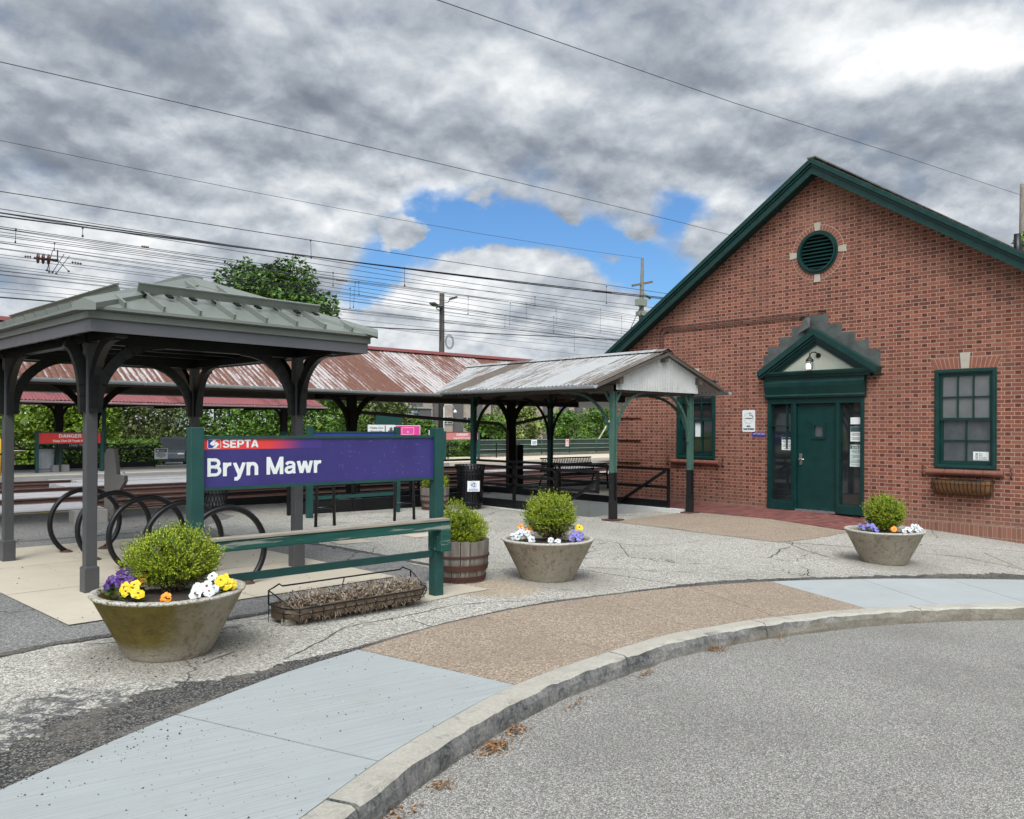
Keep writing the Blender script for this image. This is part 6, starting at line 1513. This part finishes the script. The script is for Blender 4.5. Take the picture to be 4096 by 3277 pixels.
tree('small round bush beside the pink poster', 27.6, 37.6, -.1, 2.2, 1.1, .1, TREES[3], 1800, .12, 43, 'bushes beyond the far platform', .05, 9, 'bush', .05)
fb = [('leafy bush behind the mesh fence near the stairs canopy post', 32.6, 37.9, 2.5, 1.7, 3), ('pale flowering bush behind the white and blue fence notice', 36.2, 38.9, 3.3, 2.0, 4), ('dark leafy bush behind the narrow pinkish fence notice', 39.9, 38.3, 2.9, 2.0, 3), ('bright leafy bush behind the leaning pale pole', 43.4, 38.6, 3.2, 2.2, 3), ('leafy bush at the end of the mesh fence by the brick building', 47.2, 38.8, 3.0, 2.2, 3)]
for i, (lab, x, y, h, w, mi) in enumerate(fb): tree(lab, x, y, -.1, h, w, .1, TREES[mi], 4800, .13, 60 + i, 'bushes behind the mesh fence', .04, 14, 'bush', .06)
def hedge(lab, x0, x1, y, d, z0, z1, seed):
    t = thing('hedge', lab, 'hedge', ((x0 + x1) / 2, y, z0), 'clipped hedges'); r = random.Random(seed); m = MB()
    for i in range(int((x1 - x0) * 330)):
        f = r.random(); x = r.uniform(x0, x1)
        p = Vector((x, y - d / 2 - r.uniform(-.08, .06), r.uniform(z0, z1))) if f < .6 else Vector((x, y + r.uniform(-d / 2, d / 2), z1 + r.gauss(0, .05)))
        leafquad(m, p, Vector((r.gauss(0, 1), r.gauss(-.4, .5), r.gauss(.4, .6))), Vector((r.gauss(0, .4), -1, .4)), .12, .04)
    m.build('foliage', TREES[3], t, fix=False); m = MB(); m.box(x0, x1, y - d / 2 + .1, y + d / 2 - .1, z0, z1 - .08); m.build('inner_twigs', plain('hedge inside', (.012, .022, .006), .95, 0, .3, 5), t)
hedge('long clipped hedge behind the railing and parking notice', 8.2, 12.9, 37.0, 1.0, -.06, 1.0, 1)
hedge('low clipped hedge in front of the college building', 27.6, 38, 46, 1.0, -.4, .72, 2)
# ------------------------------------------------------------------ poles and overhead wires
t = thing('floodlight_pole', 'wooden pole with two floodlights and coiled cable above the rusty roof', 'pole', (34.6, 45, -.3)); m = MB(); m.tube([(34.6, 45, -.3), (34.6, 45, 10.85)], [.22, .17], 12); m.build('shaft', plain('dark tarred pole', (.05, .042, .036), .85, 0, .3, 4), t)
for (dx, z, tx) in ((.75, 10.55, .35), (-.85, 10.0, -.35), (-.35, 9.92, -.3)):
    m = MB(); m.tube([(34.6, 45, z - .35), (34.6 + dx * .6, 44.9, z - .3), (34.6 + dx * .8, 44.85, z)], .03, 6); m.bar((34.6 + dx * .75, 44.9, z - .05), (34.6 + dx * 1.35, 44.6, z + .12 * (1 if dx > 0 else .3)), .42, .10); m.build('floodlight', plain('dark lamp housing', (.05, .05, .052), .4) if dx > .7 else bpy.data.materials['dark lamp housing'], t)
m = MB()
for k in range(3): m.tube([(35.15 + (.35 + .06 * k) * math.cos(a) * .8, 44.85, 7.55 + (.38 + .06 * k) * math.sin(a)) for a in [2 * math.pi * i / 24 for i in range(24)]], .015, 4, True)
m.tube([(34.38, 44.8, 10.0), (34.35, 44.8, 7.6)], .02, 5); m.build('cable_coil', WIRE, t)
t = thing('wooden_pole', 'tapered wooden pole with one crossarm beyond the gable of the brick building', 'pole', (60, 48, -.5)); m = MB(); m.tube([(59.9, 48, -.5), (59.95, 48, 11), (60.1, 48, 17.3)], [.30, .25, .13], 12); m.build('shaft', plain('pale pole', (.12, .115, .09), .85, 0, .25, 3), t)
m = MB(); m.bar((58.65, 48, 14.62), (61.55, 48, 15.32), .16, .2); m.build('crossarm', POLEW, t); m = MB(); m.box(59.5, 60.5, 47.6, 48.3, 12.0, 12.4); m.box(59.4, 60.3, 47.6, 48.3, 12.9, 13.5); m.tube([(60.2, 47.8, 14), (60.5, 47.8, 13.9), (61, 47.8, 13.7)], .12, 8); m.build('fittings', plain('grey green fittings', (.2, .22, .18), .7), t)
for (p, q) in (((59.45, 47.6, 12.93), (53.6, 45.5, 7.5)), ((59.45, 47.6, 12.26), (58.2, 47.5, 9))): m = MB(); m.tube([p, q], .035, 6); m.build('guy_wire', WIRE, t)
t = thing('utility_pole', 'weathered utility pole behind the roof slope of the brick building', 'pole', (54.26, 15.42, -1)); m = MB(); m.tube([(54.26, 15.42, -1), (54.26, 15.42, 12), (54.26, 15.42, 15.95)], [.22, .18, .12], 10); m.build('shaft', POLEW, t)
m = MB(); r = random.Random(2); crown(m, [(54.1, 15.3, 12.6, .45, .45)], 120, .22, r); m.build('ivy', TREES[1], t, fix=False)
WL = [(20.5,[(3.8,9.46),(11.9,9.75),(32.1,10.25)],1),(34,[(6.3,11.81),(16.0,11.83),(42.6,12.75)],1),(20.2,[(3.8,6.61),(9.5,6.69),(27.3,7.06)],1),(18.4,[(3.4,5.69),(8.6,5.82),(24.7,6.42)],2),(18.43,[(3.4,5.76),(8.6,5.84),(24.7,6.38)],2),
(20.2,[(11.1,6.24),(18.4,6.24),(26.5,6.42)],0),(22,[(4.1,6.24),(10.3,6.26),(20.1,6.49)],0),(22,[(4.1,6.20),(13.5,6.20),(20.1,6.18)],0),(25.6,[(4.8,6.85),(12.0,6.85),(23.4,6.99)],0),(25.6,[(4.8,6.73),(12.0,6.72),(23.4,6.54)],0),
(25.6,[(4.8,6.60),(12.0,6.59),(23.4,6.32)],0),(29.2,[(5.5,7.24),(13.7,7.16),(26.7,6.86)],0),(29.2,[(5.5,7.06),(13.7,6.96),(26.7,6.77)],0),(29.2,[(5.5,6.89),(13.7,6.83),(26.7,6.60)],0),(32,[(6.0,7.30),(18.4,7.28),(29.2,7.30)],0),(32,[(6.0,7.06),(10.8,7.00),(29.2,6.89)],0),
(32,[(6.0,6.96),(10.6,6.93),(29.2,6.83)],0),(33,[(6.2,7.02),(10.8,7.04),(30.2,6.87)],0),(35,[(6.5,6.95),(10.4,6.94),(32.0,6.90)],0),(36,[(6.7,6.84),(9.8,6.88),(32.9,6.46)],0)]
WL += [(23.8, [(4.4, 6.95), (12, 6.9), (24, 6.8)], 0), (24, [(4.4, 6.45), (12, 6.5), (24, 6.62)], 0), (27.4, [(5, 6.75), (13, 6.7), (26, 6.66)], 0), (27.6, [(5, 7.35), (13, 7.25), (26, 7.2)], 0), (31, [(6, 7.6), (14, 7.45), (28, 7.35)], 0), (31.2, [(6, 6.6), (14, 6.62), (28, 6.7)], 0), (34.2, [(6, 7.2), (14, 7.2), (30, 7.3)], 0), (34.6, [(6, 6.5), (14, 6.55), (30, 6.6)], 0), (37, [(6, 7.5), (16, 7.5), (32, 7.6)], 0)]
lab1 = {0: 'single overhead wire crossing the sky highest above the near track', 1: 'high thin wire running level to the top of the crossarm pole', 2: 'overhead wire on its own just above the thick paired wire', 3: 'thick upper strand of the paired overhead wire', 4: 'thick lower strand of the paired overhead wire'}
for i, (y, p, k) in enumerate(WL):
    (x0, z0), (x1, z1), (x2, z2) = p; sl0 = (z1 - z0) / (x1 - x0); sl1 = (z2 - z1) / (x2 - x1); xe = 60.0 if i == 1 else 75
    pts = [(x0 - 24, y, z0 - 24 * sl0), (x0, y, z0)]
    for j in range(1, 8):
        x = x0 + (x2 - x0) * j / 8; L = (x - x1) * (x - x2) / ((x0 - x1) * (x0 - x2)) * z0 + (x - x0) * (x - x2) / ((x1 - x0) * (x1 - x2)) * z1 + (x - x0) * (x - x1) / ((x2 - x0) * (x2 - x1)) * z2; pts.append((x, y, L))
    pts += [(x2, y, z2), (xe, (48 if i == 1 else y), 17.25 if i == 1 else z2 + (xe - x2) * max(-.02, min(.02, sl1)))]
    m = MB(); m.tube(pts, {0: .0085, 1: .010, 2: .016}[k], 5)
    m.build('overhead_wire', WIRE, None, fix=False, thing=T(lab1.get(i, 'thin dark wire among the many strung along the tracks'), 'wire', 'overhead wires along the tracks', pts[1]))
m = MB(); m.tube([(-18, 38, 6.6), (7.1, 38, 6.77), (24.2, 38, 7.05), (34.7, 38, 7.47), (60, 38, 8.6)], .03, 6); m.build('twisted_cable', WIRE, None, fix=False, thing=T('thicker twisted cable lowest among the wires above the red roof', 'cable', None, (7.1, 38, 6.77)))
m = MB(); m.tube([(-2, 15.3, 10.6), (12.13, 16.01, 12.02), (26.17, 16.72, 13.5), (40, 16.3, 14.55), (54.2, 15.45, 15.3), (66, 14.2, 15.9)], .011, 5)
m.build('overhead_wire', WIRE, None, fix=False, thing=T('topmost wire slanting over the brick gable to the utility pole', 'wire', 'overhead wires along the tracks', (12.13, 16.01, 12.02)))
DR = [(20.2,11.05,6.71,11.07,6.24),(20.2,23.19,6.90,23.19,6.28),(18.4,12.87,5.95,12.88,5.48),(22,12.79,6.30,12.79,5.92),(22,21.25,6.5,21.25,6.18),(18.4,4.90,5.71,4.90,5.54),(25.6,15.78,6.84,15.71,5.94),(25.6,15.92,6.88,15.94,6.42),(25.6,15.57,6.6,15.57,5.89),(25.6,21.01,6.88,21.00,6.22),(29.2,26.57,7.6,26.53,6.59),(29.2,27.62,7.7,27.62,7.0),(29.2,29.69,7.6,29.71,6.9),(29.2,29.52,7.25,29.51,6.46),(32,36.23,8.6,36.20,7.29),(32,33.99,7.14,34.02,6.04),(32,28.76,7.5,28.73,6.93),(32,38.11,8.3,38.10,7.36),(22,4.43,6.23,4.42,5.93),(25.6,6.10,6.74,6.09,6.57),(29.2,15.48,7.2,15.48,6.85)]
for (y, x0, z0, x1, z1) in DR:
    m = MB(); m.tube([(x0, y, z0), (x1, y, z1)], .0065, 5)
    for (x, z) in ((x0, z0), (x1, z1)): m.box(x - .016, x + .016, y - .016, y + .016, z - .022, z + .022)
    m.build('wire_hanger', WIRE, None, thing=T('short upright hanger linking two of the overhead wires', 'hanger', 'hangers between the overhead wires', (x0, y, z0)))
t = thing('wire_insulator', 'large three disc brown insulator hanging among the wires above the shelter', 'insulator', (5.0, 22, 5.62)); m = MB()
for x in (4.89, 5.0, 5.115): m.tube([(x - .035, 22, 5.625), (x - .012, 22, 5.625), (x + .012, 22, 5.625), (x + .03, 22, 5.625)], [.05, .125, .125, .05], 16)
m.tube([(4.8, 22, 5.62), (5.2, 22, 5.63)], .025, 10); m.build('discs', INSU, t); m = MB(); m.tube([(5.2, 22, 5.625), (5.325, 22, 5.63)], .035, 8); m.box(5.295, 5.32, 21.99, 22.01, 5.62, 5.88)
for (a, b) in (((5.2, 5.85), (5.08, 5.36)), ((5.45, 5.80), (5.2, 5.33)), ((5.57, 5.78), (5.28, 5.31)), ((5.35, 5.60), (5.55, 5.40)), ((5.12, 5.55), (5.13, 5.33))): m.tube([(a[0], 22, a[1]), (b[0], 22, b[1])], .008, 4); m.box(b[0] - .02, b[0] + .02, 21.98, 22.02, b[1] - .02, b[1] + .02)
m.build('clamp', WIRE, t)
for (x0, x1, z0, z1, y, n, lab) in ((4.606, 4.753, 5.625, 5.632, 22, 3, 'three small insulator discs just before the large brown insulator'), (5.607, 5.845, 5.63, 5.619, 22, 4, 'four small insulator discs just after the large brown insulator'), (7.237, 7.428, 6.26, 6.265, 22, 4, 'short insulator string on the wire above the shelter peak'), (15.004, 15.459, 6.83, 6.84, 25.6, 7, 'seven disc insulator string in front of the blue sky gap'), (20.418, 21.393, 6.205, 6.25, 18.4, 10, 'long insulator string on the paired wire before the crossarm pole')):
    m = MB(); m.tube([(x0, y, z0), (x1, y, z1)], .010, 6)
    for i in range(n):
        k = (i + .5) / n; x = x0 + (x1 - x0) * k; z = z0 + (z1 - z0) * k; m.tube([(x - .014, y, z), (x, y, z), (x + .014, y, z)], [.014, .036, .014], 10)
    m.build('wire_insulator', INSU, None, thing=T(lab, 'insulator', 'insulators on the overhead wires', (x0, y, z0)))
# ------------------------------------------------------------------ litter on the ground
def litter(name, cx, cy, n, sx, sy, size, mat, z0, seed, ang=0):
    r = random.Random(seed); m = MB(); c, s = math.cos(ang), math.sin(ang)
    for i in range(n):
        u, v = r.gauss(0, sx), r.gauss(0, sy); x = cx + u * c - v * s; y = cy + u * s + v * c
        h = max(0, .022 * (1 - (u / sx / 1.6) ** 2 - (v / sy / 1.6) ** 2)) * r.random(); p = Vector((x, y, z0(x, y) + .004 + h))
        leafquad(m, p, Vector((r.gauss(0, 1), r.gauss(0, 1), r.gauss(0, .25))), Vector((r.gauss(0, .3), r.gauss(0, .3), 1)), size * r.uniform(.5, 1.3), size * .28, .5)
    return struct(m.build(name, mat, fix=False), 'stuff')
rz = lambda x, y: G(x, y) - .125
for i, (cx, cy, n, s1, s2) in enumerate(((2.86, 3.26, 230, .055, .04), (3.12, 3.36, 110, .05, .03), (2.36, 3.06, 60, .03, .025), (5.52, 3.70, 200, .06, .05), (4.55, 3.58, 40, .08, .02), (2.05, 2.95, 40, .06, .03), (3.7, 3.46, 35, .1, .02), (6.3, 3.55, 25, .12, .03))):
    litter('leaf_litter', cx, cy, n, s1, s2, .023, LEAFL, rz, i, .25)
def grit(name, n, fx, size, mat, seed):
    r = random.Random(seed); m = MB()
    for i in range(n):
        x, y, z = fx(r); s = size * r.uniform(.4, 1.4); v = [(x + s * r.uniform(.5, 1) * math.cos(a), y + s * r.uniform(.5, 1) * math.sin(a), z) for a in (0, 1.6, 3.1, 4.7)]; m.add(v + [(x, y, z + s * .8)], [(0, 1, 4), (1, 2, 4), (2, 3, 4), (3, 0, 4)])
    return struct(m.build(name, mat, fix=False), 'stuff')
def onwalk(r):
    x = r.uniform(-.2, 3.2); k = r.random() ** 1.7; y = wb(x) * (1 - k) + kb(x) * k; return x, y, G(x, y) + .006
CRUMB = plain('tar crumbs', (.03, .03, .03), .9)
grit('tar_crumbs', 190, onwalk, .0048, CRUMB, 1)
def clump(r):
    cx, cy = r.choice(((1.45, 4.3), (1.3, 4.1), (1.55, 4.22), (.9, 3.9))); x, y = cx + r.gauss(0, .07), cy + r.gauss(0, .05); return x, y, G(x, y) + .006
grit('tar_crumbs', 60, clump, .006, CRUMB, 2)
def nearpl(r):
    a = r.uniform(0, 6.283); q = .3 + abs(r.gauss(0, .22)); x, y = 2.1 + q * math.cos(a), 5.72 + q * math.sin(a); return x, y, G(x, y) + .003
grit('soil_crumbs', 120, nearpl, .007, CRUMB, 3)
def onfore(r):
    x = r.uniform(1.5, 13); y = r.uniform(5.3, 9.5); return x, y, G(x, y) + .003
grit('soil_crumbs', 240, onfore, .008, CRUMB, 4)
def onpad(r): a = rot4(r.uniform(0, 3.2), r.uniform(0, 4.8)); return a[0], a[1], G(*a) + .012
grit('soil_crumbs', 110, onpad, .008, CRUMB, 5)
def onroad(r): x = r.uniform(1.5, 8); y = kb(x) - .2 - abs(r.gauss(0, .5)); return x, y, rz(x, y) + .003
grit('grit', 200, onroad, .009, CONC_G, 6)
# ------------------------------------------------------------------ camera, sun, sky
cd = bpy.data.cameras.new('camera'); cam = bpy.data.objects.new('camera', cd); COL.objects.link(cam); SC.camera = cam
cd.sensor_fit = 'HORIZONTAL'; cd.sensor_width = 36.; cd.lens = 36. * 3300 / 4096; cd.shift_y = 73.5 / 4096; cd.clip_end = 3000; cd.clip_start = .05
fw = Vector((FV, FU, 0)); rt = Vector((FU, -FV, 0)); a = .004
rt2 = rt * math.cos(a) + Vector((0, 0, 1)) * math.sin(a); up2 = Vector((0, 0, 1)) * math.cos(a) - rt * math.sin(a)
M3 = Matrix((rt2, up2, -fw)).transposed(); cam.matrix_world = Matrix.Translation((0, 0, 1.65)) @ M3.to_4x4()
sd = (rt * -.05 - fw * 1.); sd.normalize(); EL = R(52); sdir = Vector((sd.x * math.cos(EL), sd.y * math.cos(EL), math.sin(EL)))
ld = bpy.data.lights.new('sun', 'SUN'); ld.energy = 1.5; ld.angle = R(18); ld.color = (1, .94, .84); lo = bpy.data.objects.new('sun', ld); COL.objects.link(lo)
lo.rotation_euler = (-sdir).to_track_quat('-Z', 'Y').to_euler(); lo.location = sdir * 60
W = bpy.data.worlds.new('World'); SC.world = W; W.use_nodes = True; nt = W.node_tree; N.nt = nt; bg = nt.nodes['Background']
sky = nd('ShaderNodeTexSky', sky_type='NISHITA'); sky.sun_disc = False; sky.sun_elevation = EL; sky.sun_rotation = math.atan2(sdir.x, sdir.y)
dv = coords('Generated'); dx, dy, dz = xyz(dv)
rr = dx * rt.x + dy * rt.y; ff = dx * fw.x + dy * fw.y
az = rr._m('ARCTAN2', ff); el = dz._m('ARCSINE')
def noi3(v, s, d, r, dist=0.):
    n = nd('ShaderNodeTexNoise'); put(n, 'Vector', v); put(n, 'Scale', s); put(n, 'Detail', d); put(n, 'Roughness', r); put(n, 'Distortion', dist); return n
ae = vec(az, el, 0.)
wn = noi3(scl(ae, (1., 1.4, 1.), (1.3, .4, 0)), 5.0, 6, .56); wc = xyz(N(wn.outputs['Color']))       # warps every edge
puff = N(wn.outputs[0])
azw = az + (wc[0] - .5) * .20; elw = el + (wc[1] - .5) * .14
aw = vec(azw, elw, 0.)
def AE(x, y):
    a_ = math.atan((x - 1078) / 1737.); return a_, math.atan((901 - y) / 1737. * math.cos(a_))
def B(x, y, rx, ry, k=1., inner=.25):
    a_, e_ = AE(x, y); mp = nd('ShaderNodeMapping', vector_type='TEXTURE'); put(mp, 0, aw); mp.inputs[1].default_value = (a_, e_, 0); mp.inputs[3].default_value = (rx / 1737., ry / 1737., 1)
    ln = nd('ShaderNodeVectorMath', operation='LENGTH'); put(ln, 0, N(mp.outputs[0]))
    return N(ln.outputs['Value']).step(1., inner, 0., k)
def addl(lst):
    s = None
    for b in lst: s = b if s is None else s + b
    return s
gap = addl([B(905, 478, 165, 95, 1., 0.), B(1060, 498, 240, 58, 1., 0.), B(1285, 545, 190, 120, 1., 0.), B(1425, 430, 95, 110, .9, 0.), B(780, 565, 150, 95, .85, 0.), B(735, 640, 120, 75, .8, 0.), B(1375, 605, 120, 70, .75, 0.)])
cum = addl([B(1040, 618, 210, 92, 1., .4), B(1260, 690, 260, 62, 1., .4), B(900, 705, 260, 70, 1., .4), B(1535, 540, 120, 90, 1., .4), B(815, 490, 60, 36, .9, .4), B(1180, 470, 55, 40, .55, 0.), B(1340, 490, 70, 32, .6, 0.), B(1235, 555, 40, 26, .5, 0.), B(985, 455, 45, 25, .5, 0.)])
def vfr(v, s, d=2.5):
    n = nd('ShaderNodeTexVoronoi', feature='F1'); n.normalize = True; put(n, 'Vector', v); put(n, 'Scale', s); put(n, 'Detail', d); put(n, 'Roughness', .5); return N(n.outputs['Distance'])
pw = [a_ for a_ in (az + (wc[0] - .5) * .05, (el + (wc[1] - .5) * .04))]
def height(o):
    q = vec(pw[0] * 1., (pw[1] + o) * 1.55, .37)
    return noi(scl(q, 1., (4.2, 1.1, 0)), 4.6, 8, .60) * .62 + (vfr(scl(q, 1., (1.2, 3.3, .6)), 6.5) * -1. + 1.) * .38
h0 = height(0.); h1 = height(.015)
rim = h0 - h1
cover = (gap - cum * 1.25 + (h0 - .62) * -2.0 + (puff - .5) * .7).step(.78, .12).mx((h0 - .60).step(.0, .30) * .55)
dark = addl([B(760, 265, 470, 150, .26, 0.), B(1400, 90, 380, 130, .22, 0.), B(330, 300, 380, 170, .17, 0.), B(2060, 300, 380, 150, .24, 0.), B(1330, 290, 300, 95, .15, 0.), B(260, 120, 300, 120, .08, 0.)])
lite = addl([B(1960, 105, 330, 110, .52, 0.), B(1720, 40, 260, 90, .26, 0.), B(520, 120, 110, 150, .20, 0.), B(1110, 180, 130, 100, .22, 0.), B(1450, 410, 170, 70, .30, 0.), B(850, 430, 190, 60, .30, 0.), B(180, 400, 260, 70, .16, 0.), B(1040, 600, 270, 120, .32, 0.), B(1000, 700, 460, 70, .16, 0.), B(1560, 470, 160, 110, .28, 0.), B(250, 540, 350, 60, .12, 0.)])
low = noi(scl(ae, (1., 2.1, 1.), (.3, 2.4, 0)), 2.6, 3, .5)
br = (low - .5) * .85 + ((h0 - .60) * .85 + rim * 3.2) * el.step(.50, .20, .55, 1.) + lite - dark + .50
cc = ramp(br, (.04, (.185, .212, .255)), (.27, (.275, .31, .36)), (.50, (.45, .49, .54)), (.74, (.70, .73, .755)), (.98, (.94, .95, .96)))
sunb = (dx * sdir.x + dy * sdir.y + dz * sdir.z).step(.70, 1.0)
cs = nd('ShaderNodeVectorMath', operation='SCALE'); put(cs, 0, cc); put(cs, 3, (sunb * 8.0 + .90) * 10.)
sk = nd('ShaderNodeMix', data_type='RGBA', blend_type='MULTIPLY'); sk.inputs[0].default_value = 1.; put(sk, 6, N(sky.outputs[0])); sk.inputs[7].default_value = (.55, .85, 1.15, 1)
fin = mix(cover, N(sk.outputs[2]), N(cs.outputs[0]))
nt.links.new(fin.k, bg.inputs[0]); bg.inputs[1].default_value = .1
SC.view_settings.view_transform = 'Standard'; SC.view_settings.look = 'None'; SC.view_settings.exposure = .35; SC.view_settings.gamma = 1.
SC.cycles.max_bounces = 6; SC.cycles.use_denoising = True
